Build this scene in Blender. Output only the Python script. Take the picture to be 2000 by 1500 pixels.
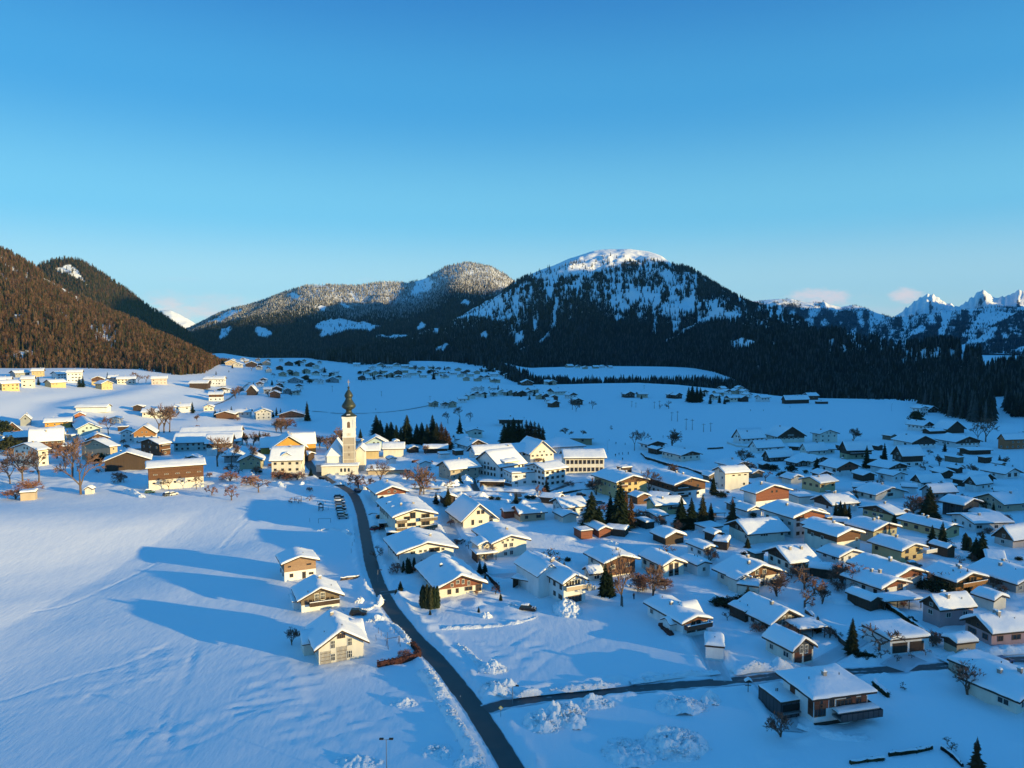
import bpy, math, random
import numpy as np
from mathutils import Vector, Matrix
R = math.radians
rnd = random.Random(7)
for o in list(bpy.data.objects):
    bpy.data.objects.remove(o)
S = bpy.context.scene
COL = S.collection
# ------------------------------------------------------------------ camera
FPX, EYE = 1450.0, 70.0
PITCH = math.atan(89 / FPX)
cd = bpy.data.cameras.new('camera')
cam = bpy.data.objects.new('camera', cd)
COL.objects.link(cam)
cam.location = (0, 0, EYE)
cam.rotation_euler = (math.pi / 2 - PITCH, 0, 0)
cd.sensor_width = 36
cd.lens = 36 * FPX / 2000
cd.clip_start = 1
cd.clip_end = 60000
S.camera = cam
# ------------------------------------------------------------------ sun, sky, exposure
SUN_EL = 7.5
LX, LY = -0.885, 0.4656                     # the way the shadows run on the ground
tosun = Vector((-LX * math.cos(R(SUN_EL)), -LY * math.cos(R(SUN_EL)), math.sin(R(SUN_EL))))
sd = bpy.data.lights.new('sun', 'SUN')
sd.energy = 5.0
sd.angle = R(0.45)
sd.color = (1.0, 0.75, 0.30)
sun = bpy.data.objects.new('sun', sd)
COL.objects.link(sun)
sun.rotation_euler = tosun.to_track_quat('Z', 'Y').to_euler()
W = bpy.data.worlds.new('World')
S.world = W
W.use_nodes = True
nt = W.node_tree
N = nt.nodes
LK = nt.links
N.clear()
wo = N.new('ShaderNodeOutputWorld')
bg = N.new('ShaderNodeBackground')
sky = N.new('ShaderNodeTexSky')
sky.sky_type = 'NISHITA'
sky.sun_disc = False
sky.sun_elevation = R(SUN_EL)
sky.sun_rotation = math.atan2(tosun.x, tosun.y)
sky.altitude = 800
sky.air_density = 1.0
sky.dust_density = 0.3
sky.ozone_density = 3.0
tc = N.new('ShaderNodeTexCoord')
sep = N.new('ShaderNodeSeparateXYZ')
LK.new(tc.outputs['Generated'], sep.inputs[0])
SKY_TINT = [(0.0, (0.2492, 0.3607, 0.3738)), (0.07, (0.1804, 0.3213, 0.3935)), (0.16, (0.0853, 0.2689, 0.4066)), (0.3, (0.0335, 0.1868, 0.3803)), (0.44, (0.0187, 0.1246, 0.3279)), (0.75, (0.0209, 0.1443, 0.3607)), (1.0, (0.0209, 0.1443, 0.3607))]
ramp = N.new('ShaderNodeValToRGB')
cr = ramp.color_ramp
cr.interpolation = 'EASE'
while len(cr.elements) < len(SKY_TINT):
    cr.elements.new(0.5)
for e, (p, c) in zip(cr.elements, SKY_TINT):
    e.position = p
    e.color = (*c, 1)
LK.new(sep.outputs['Z'], ramp.inputs[0])
# the sky texture keeps its own brightness pattern, graded to the cold blue of the evening
lum = N.new('ShaderNodeRGBToBW')
LK.new(sky.outputs[0], lum.inputs[0])
pw = N.new('ShaderNodeMath'); pw.operation = 'POWER'; pw.inputs[1].default_value = 0.25
LK.new(lum.outputs[0], pw.inputs[0])
mul = N.new('ShaderNodeVectorMath'); mul.operation = 'SCALE'
LK.new(ramp.outputs[0], mul.inputs[0])
LK.new(pw.outputs[0], mul.inputs['Scale'])
# three small evening clouds low over the mountains
def vm(op, *ins):
    n = N.new('ShaderNodeVectorMath'); n.operation = op
    for i, v in enumerate(ins):
        if hasattr(v, 'links') or hasattr(v, 'is_output'):
            LK.new(v, n.inputs[i])
        else:
            n.inputs[i].default_value = v
    return n
def mth(op, *ins):
    n = N.new('ShaderNodeMath'); n.operation = op
    for i, v in enumerate(ins):
        if hasattr(v, 'is_output'):
            LK.new(v, n.inputs[i])
        else:
            n.inputs[i].default_value = v
    return n.outputs[0]
def skydir(px, py):
    a, b = (px - 1000) / FPX, -(py - 750) / FPX
    v = Vector((a, math.cos(PITCH) + b * math.sin(PITCH), -math.sin(PITCH) + b * math.cos(PITCH)))
    return v.normalized()
az = mth('DIVIDE', sep.outputs['X'], sep.outputs['Y'])
elv = mth('DIVIDE', sep.outputs['Z'], sep.outputs['Y'])
nz = N.new('ShaderNodeTexNoise'); nz.inputs['Scale'].default_value = 22; nz.inputs['Detail'].default_value = 7
nz.inputs['Roughness'].default_value = 0.62
vsc = vm('MULTIPLY', tc.outputs['Generated'], (1.0, 1.0, 2.6))
LK.new(vsc.outputs[0], nz.inputs['Vector'])
last = mul.outputs[0]
CLOUDS = [(385, 592, 150, 30, (0.60, 0.60, 0.66), 0.62), (330, 608, 80, 24, (0.78, 0.66, 0.64), 0.6), (1612, 580, 84, 20, (0.72, 0.62, 0.66), 0.8), (1772, 577, 38, 18, (0.74, 0.64, 0.66), 0.85),
          (1690, 607, 130, 12, (0.55, 0.60, 0.68), 0.4), (370, 545, 75, 5, (0.40, 0.58, 0.72), 0.45), (708, 548, 40, 6, (0.40, 0.58, 0.72), 0.4), (1940, 560, 45, 5, (0.40, 0.58, 0.70), 0.35), (1475, 586, 45, 6, (0.36, 0.55, 0.7), 0.35)]
for cx, cy, rx, ry, ccol, cop in CLOUDS:
    d = skydir(cx, cy)
    ca, ce = d.x / d.y, d.z / d.y
    dx = mth('DIVIDE', mth('SUBTRACT', az, ca), rx / FPX)
    dy = mth('DIVIDE', mth('SUBTRACT', elv, ce), ry / FPX)
    r2 = mth('ADD', mth('MULTIPLY', dx, dx), mth('MULTIPLY', dy, dy))
    m1 = mth('SUBTRACT', 1.0, r2)
    m2 = mth('ADD', m1, mth('MULTIPLY', mth('SUBTRACT', nz.outputs[0], 0.5), 4.8))
    mr = N.new('ShaderNodeMapRange'); mr.interpolation_type = 'SMOOTHSTEP'
    LK.new(m2, mr.inputs['Value'])
    mr.inputs['From Min'].default_value = 0.0; mr.inputs['From Max'].default_value = 1.7
    mr.inputs['To Max'].default_value = cop
    fac = mth('MULTIPLY', mr.outputs[0], mth('GREATER_THAN', sep.outputs['Y'], 0.0))
    mx = N.new('ShaderNodeMix'); mx.data_type = 'RGBA'
    LK.new(fac, mx.inputs['Factor'])
    LK.new(last, mx.inputs['A'])
    mx.inputs['B'].default_value = (*[c * 0.72 for c in ccol], 1)
    last = mx.outputs['Result']
LK.new(last, bg.inputs['Color'])
bg.inputs['Strength'].default_value = 1.0
LK.new(bg.outputs[0], wo.inputs[0])
S.view_settings.view_transform = 'Standard'
S.view_settings.look = 'None'
S.view_settings.exposure = 0.85
S.view_settings.gamma = 1
S.view_settings.use_curve_mapping = False
S.cycles.use_denoising = True
S.cycles.max_bounces = 6
S.cycles.diffuse_bounces = 3
S.cycles.volume_bounces = 0
# ------------------------------------------------------------------ noise
def _h(ix, iy, seed):
    n = (ix.astype(np.int64) * 374761393 + iy.astype(np.int64) * 668265263 + seed * 1442695041) & 0x7fffffff
    n = ((n ^ (n >> 13)) * 1274126177) & 0x7fffffff
    return ((n ^ (n >> 16)) & 0xffff) / 65535.0
def vnoise(x, y, seed=0):
    x = np.asarray(x, float); y = np.asarray(y, float)
    ix = np.floor(x); iy = np.floor(y)
    fx = x - ix; fy = y - iy
    fx = fx * fx * fx * (fx * (fx * 6 - 15) + 10); fy = fy * fy * fy * (fy * (fy * 6 - 15) + 10)
    a = _h(ix, iy, seed); b = _h(ix + 1, iy, seed); c = _h(ix, iy + 1, seed); d = _h(ix + 1, iy + 1, seed)
    return (a + (b - a) * fx) * (1 - fy) + (c + (d - c) * fx) * fy
def fbm(x, y, seed=0, octv=4, gain=0.5):
    t = 0; a = 1; tot = 0; f = 1
    for i in range(octv):
        t = t + a * (vnoise(x * f + 17.3 * i, y * f - 9.1 * i, seed + i) - 0.5)
        tot += a; a *= gain; f *= 2.03
    return t / tot * 2
def ridged(x, y, seed=0, octv=4):
    t = 0; a = 1; tot = 0; f = 1
    for i in range(octv):
        t = t + a * (1 - np.abs(vnoise(x * f + 31.7 * i, y * f + 5.3 * i, seed + i) * 2 - 1))
        tot += a; a *= 0.5; f *= 2.1
    return t / tot
def sstep(a, b, x):
    t = np.clip((x - a) / (b - a), 0, 1)
    return t * t * (3 - 2 * t)
# ------------------------------------------------------------------ camera maths (photo pixels -> ground)
CP, SP = math.cos(PITCH), math.sin(PITCH)
def proj(x, y, z):
    q = EYE - z
    d = y * CP + q * SP
    return 1000 + FPX * x / d, 750 + FPX * (q * CP - y * SP) / d
def z_at(py, y):                       # height of a point y metres out that shows at row py
    t = (py - 750) / FPX
    return EYE - y * (t * CP + SP) / (CP - t * SP)
def flat(px, py, z=0.0):
    t = (py - 750) / FPX
    y = (EYE - z) * (CP - t * SP) / (t * CP + SP)
    d = y * CP + (EYE - z) * SP
    return (px - 1000) / FPX * d, y
# ------------------------------------------------------------------ roads (traced on the ground, metres)
def P(*pts):
    return [flat(a, b) for a, b in pts]
ROADS = [
 ('road', P((1045, 1600), (1004, 1500), (966, 1440), (930, 1383), (895, 1338), (866, 1300), (835, 1268), (806, 1240), (775, 1200), (759, 1180), (739, 1140), (725, 1100), (717, 1060), (710, 1020), (706, 1000), (699, 980), (690, 962), (668, 948), (640, 936)), 1.75, 0),
 ('side_road', P((947, 1382), (985, 1371), (1030, 1364), (1080, 1357), (1160, 1350), (1250, 1341), (1330, 1334), (1420, 1328), (1500, 1319), (1580, 1309), (1680, 1309), (1770, 1302), (1850, 1298), (1920, 1288), (2060, 1282)), 1.5, 1),
 ('village_road', P((640, 936), (622, 925), (608, 912), (600, 899), (594, 888), (588, 876)), 2.2, 0),
 ('church_square', P((690, 962), (712, 958), (735, 954)), 1.6, 0),
 ('school_road', P((735, 957), (790, 960), (860, 961), (930, 959), (1000, 960), (1045, 963), (1078, 958), (1105, 946), (1140, 940), (1180, 941)), 1.3, 1),
 ('school_lane', P((932, 958), (925, 946), (922, 934), (916, 920), (906, 908)), 1.3, 0),
 ('lane', P((1010, 962), (1014, 972), (1000, 985)), 1.4, 0),
 ('side_lane', P((722, 1001), (745, 1003), (775, 1000)), 1.2, 0),
 ('field_lane', P((600, 803), (680, 806), (740, 804), (780, 800), (820, 793), (848, 787)), 1.6, 1),
 ('far_lane', P((488, 762), (468, 778), (445, 792), (420, 800)), 1.4, 1),
 ('south_lane', P((1350, 1208), (1365, 1238), (1380, 1262), (1400, 1300), (1412, 1326)), 1.5, 2),
 ('garage_lane', P((1745, 1302), (1770, 1285), (1790, 1280)), 2.4, 2),
 ('house_lane', P((1588, 1300), (1650, 1265), (1690, 1240)), 1.5, 2),
 ('farm_lane', P((866, 975), (868, 1010), (890, 1050), (905, 1085), (935, 1125), (1010, 1120)), 1.8, 2),
 ('drive', P((745, 1156), (775, 1152)), 0.8, 0),
 ('white_house_drive', P((1490, 1330), (1520, 1368), (1545, 1425)), 1.6, 2),
]
def seg_dist(x, y, pts):
    best = np.full(np.shape(x), 1e9)
    for (x0, y0), (x1, y1) in zip(pts, pts[1:]):
        dx, dy = x1 - x0, y1 - y0
        t = np.clip(((x - x0) * dx + (y - y0) * dy) / (dx * dx + dy * dy), 0, 1)
        best = np.minimum(best, np.hypot(x - x0 - t * dx, y - y0 - t * dy))
    return best
def smooth(pts, n=3):
    for _ in range(n):
        q = [pts[0]]
        for a, b in zip(pts, pts[1:]):
            q.append((a[0] * .75 + b[0] * .25, a[1] * .75 + b[1] * .25)); q.append((a[0] * .25 + b[0] * .75, a[1] * .25 + b[1] * .75))
        q.append(pts[-1]); pts = q
    return pts
ROADS = [(n, smooth(p), hw, k) for n, p, hw, k in ROADS]
_bb = [(min(a for a, b in p) - 8, max(a for a, b in p) + 8, min(b for a, b in p) - 8, max(b for a, b in p) + 8) for _, p, _, _ in ROADS]
CREST = [flat(*c) for c in ((900, 756), (1050, 752), (1150, 750), (1250, 748), (1330, 752), (1450, 765), (1560, 776), (1700, 779), (1850, 781), (2050, 784), (2400, 790))]
def base_h(x, y):
    """gentle lie of the land, without snow relief and roads"""
    x = np.asarray(x, float); y = np.asarray(y, float)
    far = sstep(330, 620, y)
    z = far * 3.0 * fbm(x / 260, y / 260, 3, 3)
    lf = sstep(-30, -75, x) * sstep(330, 250, y)
    q = np.clip(-x - 42, 0, 400)
    z = z + lf * (0.9 * fbm(x / 75, y / 60, 11, 3) - 0.034 * np.minimum(q, 75) + 0.085 * np.clip(q - 84, 0, 75) + 0.03 * np.clip(q - 158, 0, 200))
    z = z + 1.3 * sstep(-85, -150, x) * np.sin((y - 0.30 * x - 172) / 20.0) * sstep(330, 270, y) * sstep(90, 150, y)
    z = z + 24 * np.clip((-x - 165) / 390, 0, 1) * sstep(470, 640, y) * sstep(2600, 1800, y)
    tw = (-x * .85 - y * .25) / 17.0 + 1.5 * fbm(x / 150, y / 150, 14, 2)
    z = z + 2.0 * (np.sin(tw) - .35 * np.sin(2 * tw)) * sstep(-215, -300, x) * sstep(545, 620, y) * sstep(960, 860, y)
    # the mid fields fall away behind their crest, towards the river wood
    cx = [c[0] for c in CREST]; cy = [c[1] for c in CREST]
    yc = np.interp(x, cx, cy)
    w = sstep(-40, 60, x)
    z = z - w * 16 * sstep(0, 130, y - yc)
    # the far valley drops a little
    z = z - 6 * sstep(1300, 2500, y)
    # bright shoulder at the foot of the wooded hill
    bx, by = flat(432, 712)
    r = np.hypot((x - bx) / 95, (y - by) / 190)
    z = z + 15 * np.clip(1 - r, 0, 1) ** 1.5
    # rise with the hamlet below the main mountain
    bx, by = flat(870, 716)
    z = z + 9 * np.exp(-(((x - bx) / 190) ** 2 + ((y - by - 40) / 230) ** 2))
    bx, by = flat(1230, 716)
    z = z + 20 * np.exp(-(((x - bx) / 330) ** 2 + ((y - by) / 300) ** 2)) * sstep(1000, 1400, y)
    return z
TRACKS = []
for t_ in (P((318, 1560), (322, 1490), (330, 1440), (345, 1380), (372, 1300), (385, 1250), (400, 1200), (372, 1190)), P((330, 1500), (338, 1450), (318, 1420), (312, 1400), (330, 1370), (350, 1330), (378, 1270)), P((0, 1352), (60, 1335), (95, 1322), (160, 1305), (250, 1288), (330, 1250)),
           P((350, 1460), (400, 1445), (440, 1425), (470, 1402), (515, 1390), (525, 1382)), P((230, 1490), (270, 1450), (300, 1425), (330, 1400)), P((600, 1420), (660, 1395), (720, 1372), (760, 1350), (800, 1345)), P((600, 1452), (680, 1430), (760, 1400)), P((470, 1010), (500, 985), (520, 975)), P((430, 1060), (470, 1020), (500, 1000)),
           P((920, 1330), (980, 1270), (1050, 1230)), P((1010, 1340), (1090, 1270), (1180, 1240)), P((60, 1180), (140, 1165), (230, 1120), (330, 1075))):
    t_ = smooth(t_, 2); TRACKS.append((t_, (min(a for a, b in t_) - 4, max(a for a, b in t_) + 4, min(b for a, b in t_) - 4, max(b for a, b in t_) + 4)))
def inpoly(px, py, poly):
    c = np.zeros(np.shape(px), bool); n = len(poly)
    for i in range(n):
        x0, y0 = poly[i]; x1, y1 = poly[i - 1]
        if y0 == y1: continue
        c ^= ((y0 > py) != (y1 > py)) & (px < (x1 - x0) * (py - y0) / (y1 - y0) + x0)
    return c
# open fields without garden clutter (outlines on the ground)
CALM = [[(850, 1192), (1000, 1212), (1150, 1195), (1280, 1185), (1300, 1250), (1420, 1310), (1560, 1310), (1500, 1360), (1480, 1620), (1050, 1620), (930, 1380), (850, 1290)], [(-1500, 955), (640, 955), (700, 1000), (720, 1100), (745, 1180), (830, 1290), (990, 1620), (-2500, 1620)],
        [(990, 1032), (1120, 1062), (1350, 1045), (1420, 1032), (1440, 1070), (1340, 1092), (1250, 1085), (1150, 1095), (1040, 1078)], [(1560, 1165), (1700, 1185), (1830, 1262), (1700, 1250), (1620, 1215)], [(1700, 1320), (1850, 1330), (1990, 1420), (1990, 1620), (1500, 1620), (1560, 1440), (1720, 1430)]]
def ground_h(x, y):
    x = np.asarray(x, float); y = np.asarray(y, float)
    z = base_h(x, y)
    near = sstep(700, 330, y)
    vill = np.maximum(sstep(-75, -35, x) * sstep(330, 210, y), sstep(300, 340, y) * sstep(470, 420, y)) * sstep(40, 60, y)
    wide = 0.13 * fbm(x / 22, y / 22, 21, 3)
    calm = 0
    for ox, oy in ((0, 0), (1.5, 0), (-1.5, 0), (0, 1.5), (0, -1.5), (1, 1), (-1, -1)):
        fxx, fyy = proj(x + ox, np.maximum(y + oy, 20), 0 * x)
        cm = np.zeros(np.shape(x), bool)
        for pl in CALM: cm |= inpoly(fxx, fyy, pl)
        calm = calm + cm / 7.0
    vill = vill * (1 - .88 * calm)
    z = z + near * wide
    z = z + near * vill * (0.75 * fbm(x / 8.5, y / 8.5, 31, 3) + 0.55 * np.maximum(0, fbm(x / 3.2, y / 3.2, 41, 3)) )
    pt = sstep(-.05, .3, fbm(x / 16, y / 16, 57, 2)) * sstep(190, 160, y) * sstep(-105, -70, x) * (x < 40)
    z = z + 0.55 * pt * (ridged((x + .5 * y) / 5.5, (y - .3 * x) / 2.6, 58, 3) - .55)
    z = z + near * (1 - vill) * 0.035 * fbm(x / 1.9 + 0.3 * y, y / 3.5, 51, 2)
    for tp, tb in TRACKS:
        m = (x > tb[0]) & (x < tb[1]) & (y > tb[2]) & (y < tb[3])
        if np.any(m) and x.shape:
            dd = seg_dist(x[m], y[m], tp)
            z[m] = z[m] - 0.11 * np.exp(-(dd / .5) ** 2) * (0.6 + 0.8 * vnoise(x[m] / 1.1, y[m] / 1.1, 77)) + 0.03 * np.exp(-((dd - 1.1) / .5) ** 2)
    road = np.zeros(np.shape(x)); bank = np.zeros(np.shape(x))
    rz = np.zeros(np.shape(x))
    for (nm, p, hw, k), (a, b, c, d) in zip(ROADS, _bb):
        m = (x > a) & (x < b) & (y > c) & (y < d)
        if not np.any(m):
            continue
        dist = seg_dist(x[m] if x.shape else x, y[m] if y.shape else y, p)
        cut = sstep(hw + 1.7, hw + 0.75, dist)
        bk = np.exp(-((dist - hw - 2.2) / 1.0) ** 2)
        if x.shape:
            road[m] = np.maximum(road[m], cut)
            bank[m] = np.maximum(bank[m], bk * (1.0 if k < 2 else 0.6))
        else:
            road = np.maximum(road, cut); bank = np.maximum(bank, bk)
    bz = base_h(x, y)
    bn = np.clip(0.55 + 1.1 * fbm(x / 3.2, y / 3.2, 61, 3), 0, 2)
    z = z + bank * bn * 0.95 * sstep(800, 420, y) * (1 - road)
    z = z * (1 - road) + (bz - 0.45) * road
    return z
def gz(x, y):
    return float(ground_h(np.array([x]), np.array([y]))[0])
def at(px, py):
    """the point of the land that the photograph shows at a pixel"""
    z = 0.0
    for _ in range(12):
        x, y = flat(px, py, z)
        z = 0.5 * z + 0.5 * float(base_h(x, y))
    return x, y, float(base_h(x, y))
# ------------------------------------------------------------------ materials
def mat(name, col, rough=0.75, bump=None, var=None, spec=0.3, metal=0.0):
    m = bpy.data.materials.new(name)
    m.use_nodes = True
    n = m.node_tree.nodes; l = m.node_tree.links
    b = n['Principled BSDF']
    b.inputs['Base Color'].default_value = (*col, 1)
    b.inputs['Roughness'].default_value = rough
    b.inputs['Specular IOR Level'].default_value = spec
    b.inputs['Metallic'].default_value = metal
    co = n.new('ShaderNodeTexCoord')
    if var:                                     # (scale, colour2, stretch)
        sc, c2, st = var
        mp = n.new('ShaderNodeMapping'); mp.inputs['Scale'].default_value = st
        l.new(co.outputs['Object'], mp.inputs[0])
        t = n.new('ShaderNodeTexNoise'); t.inputs['Scale'].default_value = sc; t.inputs['Detail'].default_value = 5
        l.new(mp.outputs[0], t.inputs['Vector'])
        r = n.new('ShaderNodeMapRange'); r.inputs['From Min'].default_value = 0.35; r.inputs['From Max'].default_value = 0.65
        l.new(t.outputs[0], r.inputs['Value'])
        x = n.new('ShaderNodeMix'); x.data_type = 'RGBA'
        x.inputs['A'].default_value = (*col, 1); x.inputs['B'].default_value = (*c2, 1)
        l.new(r.outputs[0], x.inputs['Factor']); l.new(x.outputs['Result'], b.inputs['Base Color'])
    if bump:                                    # [(scale, distance), ...]
        prev = None
        for sc, ds in bump:
            t = n.new('ShaderNodeTexNoise'); t.inputs['Scale'].default_value = sc; t.inputs['Detail'].default_value = 4
            l.new(co.outputs['Object'], t.inputs['Vector'])
            u = n.new('ShaderNodeBump'); u.inputs['Distance'].default_value = ds
            l.new(t.outputs[0], u.inputs['Height'])
            if prev: l.new(prev.outputs[0], u.inputs['Normal'])
            prev = u
        l.new(prev.outputs[0], b.inputs['Normal'])
    return m
def boards(name, c1, c2, step=0.22, horizontal=True):
    """timber boards with dark joints"""
    m = bpy.data.materials.new(name); m.use_nodes = True
    n = m.node_tree.nodes; l = m.node_tree.links; b = n['Principled BSDF']; b.inputs['Roughness'].default_value = 0.8
    b.inputs['Specular IOR Level'].default_value = 0.2
    co = n.new('ShaderNodeTexCoord'); sp = n.new('ShaderNodeSeparateXYZ'); l.new(co.outputs['Object'], sp.inputs[0])
    if horizontal:
        src = sp.outputs['Z']
    else:
        ad = n.new('ShaderNodeMath'); ad.operation = 'ADD'; l.new(sp.outputs['X'], ad.inputs[0]); l.new(sp.outputs['Y'], ad.inputs[1]); src = ad.outputs[0]
    d = n.new('ShaderNodeMath'); d.operation = 'DIVIDE'; l.new(src, d.inputs[0]); d.inputs[1].default_value = step
    fl = n.new('ShaderNodeMath'); fl.operation = 'FLOOR'; l.new(d.outputs[0], fl.inputs[0])
    wn = n.new('ShaderNodeTexWhiteNoise'); wn.noise_dimensions = '1D'; l.new(fl.outputs[0], wn.inputs['W'])
    fr = n.new('ShaderNodeMath'); fr.operation = 'FRACT'; l.new(d.outputs[0], fr.inputs[0])
    ls = n.new('ShaderNodeMath'); ls.operation = 'LESS_THAN'; l.new(fr.outputs[0], ls.inputs[0]); ls.inputs[1].default_value = 0.12
    x = n.new('ShaderNodeMix'); x.data_type = 'RGBA'; x.inputs['A'].default_value = (*c1, 1); x.inputs['B'].default_value = (*c2, 1)
    ns = n.new('ShaderNodeTexNoise'); ns.inputs['Scale'].default_value = 1.4; ns.inputs['Detail'].default_value = 4; l.new(co.outputs['Object'], ns.inputs['Vector'])
    av = n.new('ShaderNodeMath'); av.operation = 'MULTIPLY_ADD'; l.new(wn.outputs['Value'], av.inputs[0]); av.inputs[1].default_value = 0.6; l.new(ns.outputs[0], av.inputs[2])
    sb = n.new('ShaderNodeMath'); sb.operation = 'SUBTRACT'; l.new(av.outputs[0], sb.inputs[0]); sb.inputs[1].default_value = 0.25; sb.use_clamp = True
    l.new(sb.outputs[0], x.inputs['Factor'])
    y = n.new('ShaderNodeMix'); y.data_type = 'RGBA'; l.new(ls.outputs[0], y.inputs['Factor']); l.new(x.outputs['Result'], y.inputs['A'])
    y.inputs['B'].default_value = (c1[0] * .35, c1[1] * .35, c1[2] * .35, 1)
    l.new(y.outputs['Result'], b.inputs['Base Color'])
    return m
M = {}
def snowmat(name, bumps, col=(0.86, 0.88, 0.92), stretch=None):
    m = bpy.data.materials.new(name); m.use_nodes = True
    n = m.node_tree.nodes; l = m.node_tree.links; b = n['Principled BSDF']
    b.inputs['Base Color'].default_value = (*col, 1); b.inputs['Roughness'].default_value = 0.65; b.inputs['Specular IOR Level'].default_value = 0.15
    co = n.new('ShaderNodeTexCoord'); prev = None
    for sc, ds, st in bumps:
        mp = n.new('ShaderNodeMapping'); mp.inputs['Scale'].default_value = st[:3]
        mp.inputs['Rotation'].default_value = (0, 0, R(st[3]) if len(st) > 3 else 0)
        l.new(co.outputs['Object'], mp.inputs[0])
        t = n.new('ShaderNodeTexNoise'); t.inputs['Scale'].default_value = sc; t.inputs['Detail'].default_value = 5; t.inputs['Roughness'].default_value = 0.55
        l.new(mp.outputs[0], t.inputs['Vector'])
        u = n.new('ShaderNodeBump'); u.inputs['Distance'].default_value = ds; u.inputs['Strength'].default_value = 1.0
        l.new(t.outputs[0], u.inputs['Height'])
        if prev: l.new(prev.outputs[0], u.inputs['Normal'])
        prev = u
    l.new(prev.outputs[0], b.inputs['Normal'])
    return m
M['snow'] = snowmat('field snow', [(0.03, 0.35, (1, 1, 1)), (0.5, 0.085, (2.0, 0.6, 1, 25)), (1.5, 0.025, (1, 2.4, 1, -30))])
M['msnow'] = snowmat('mountain snow', [(0.006, 25.0, (1, 1, 1)), (0.02, 5.0, (1, 1, 1))])
M['rsnow'] = snowmat('roof snow', [(0.25, 0.25, (1, 1, 1)), (1.1, 0.06, (1, 1, 1))])
M['psnow'] = snowmat('broken snow', [(0.9, 0.35, (1, 1, 1)), (3.0, 0.12, (1, 1, 1))])
# ------------------------------------------------------------------ mesh helpers
def link(name, me, parent=None, kind=None, label=None, cat=None, group=None):
    o = bpy.data.objects.new(name, me)
    COL.objects.link(o)
    if parent is not None: o.parent = parent
    if kind: o['kind'] = kind
    if label: o['label'] = label
    if cat: o['category'] = cat
    if group: o['group'] = group
    return o
def np_mesh(name, co, faces, mats=(), smooth_=False, midx=None):
    """mesh from numpy arrays: co (n,3), faces (m,3|4)"""
    me = bpy.data.meshes.new(name)
    co = np.asarray(co, dtype=np.float32); faces = np.asarray(faces, dtype=np.int32)
    k = faces.shape[1]
    me.vertices.add(len(co)); me.vertices.foreach_set('co', co.ravel())
    me.loops.add(faces.size); me.loops.foreach_set('vertex_index', faces.ravel())
    me.polygons.add(len(faces)); me.polygons.foreach_set('loop_start', np.arange(0, faces.size, k, dtype=np.int32))
    if midx is not None: me.polygons.foreach_set('material_index', np.asarray(midx, dtype=np.int32))
    for m in mats: me.materials.append(m)
    me.update(calc_edges=True)
    if smooth_: me.polygons.foreach_set('use_smooth', np.ones(len(faces), dtype=bool))
    return me
def grid_faces(nu, nv):
    i = np.arange(nu - 1)[:, None] * nv + np.arange(nv - 1)[None, :]
    return np.stack([i, i + nv, i + nv + 1, i + 1], -1).reshape(-1, 4)
# ------------------------------------------------------------------ ground
def lines(a, b, step, grow, far):
    v = list(np.arange(a, b + 1e-6, step)); s = step; t = v[-1]
    while t < far:
        s *= grow; t += s; v.append(t)
    return v
ys = lines(88, 300, 0.8, 1.014, 9000)
back = lines(0, 8, 3.0, 1.22, 3000)
ys = [88 - t for t in back[::-1] if t > 0] + ys
xr = lines(0, 190, 0.85, 1.035, 11000)
xl = lines(0, 170, 0.85, 1.03, 9000)
xs = [-t for t in xl[::-1] if t > 0] + xr
xs = np.array(xs); ys = np.array(ys)
GX, GY = np.meshgrid(xs, ys, indexing='ij')
GZ = ground_h(GX, GY)
ground = link('snow_ground', np_mesh('snow_ground', np.stack([GX, GY, GZ], -1).reshape(-1, 3), grid_faces(len(xs), len(ys)), [M['snow']], True), kind='structure')
# roads
def roadmat(name, c1, c2, snowy):
    m = bpy.data.materials.new(name); m.use_nodes = True
    n = m.node_tree.nodes; l = m.node_tree.links; b = n['Principled BSDF']; b.inputs['Roughness'].default_value = 0.55
    co = n.new('ShaderNodeTexCoord')
    a = n.new('ShaderNodeTexNoise'); a.inputs['Scale'].default_value = 0.35; a.inputs['Detail'].default_value = 7; l.new(co.outputs['Object'], a.inputs['Vector'])
    at_ = n.new('ShaderNodeAttribute'); at_.attribute_name = 'edge'
    ad = n.new('ShaderNodeMath'); ad.operation = 'MULTIPLY_ADD'; l.new(a.outputs[0], ad.inputs[0]); ad.inputs[1].default_value = 1.3
    l.new(at_.outputs['Fac'], ad.inputs[2])
    mr = n.new('ShaderNodeMapRange'); l.new(ad.outputs[0], mr.inputs['Value'])
    mr.inputs['From Min'].default_value = 1.38 - snowy; mr.inputs['From Max'].default_value = 1.62 - snowy
    x = n.new('ShaderNodeMix'); x.data_type = 'RGBA'; l.new(mr.outputs[0], x.inputs['Factor'])
    d = n.new('ShaderNodeMix'); d.data_type = 'RGBA'; l.new(a.outputs[0], d.inputs['Factor']); d.inputs['A'].default_value = (*c1, 1); d.inputs['B'].default_value = (*c2, 1)
    l.new(d.outputs['Result'], x.inputs['A']); x.inputs['B'].default_value = (0.62, 0.65, 0.70, 1)
    l.new(x.outputs['Result'], b.inputs['Base Color'])
    return m
M['asphalt'] = roadmat('wet asphalt', (0.028, 0.028, 0.032), (0.065, 0.06, 0.058), 0.0)
M['asphalt_snowy'] = roadmat('packed snow over asphalt', (0.04, 0.04, 0.045), (0.10, 0.10, 0.105), 0.42)
M['packed'] = roadmat('packed snow', (0.45, 0.48, 0.52), (0.6, 0.62, 0.66), 0.5)
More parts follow.
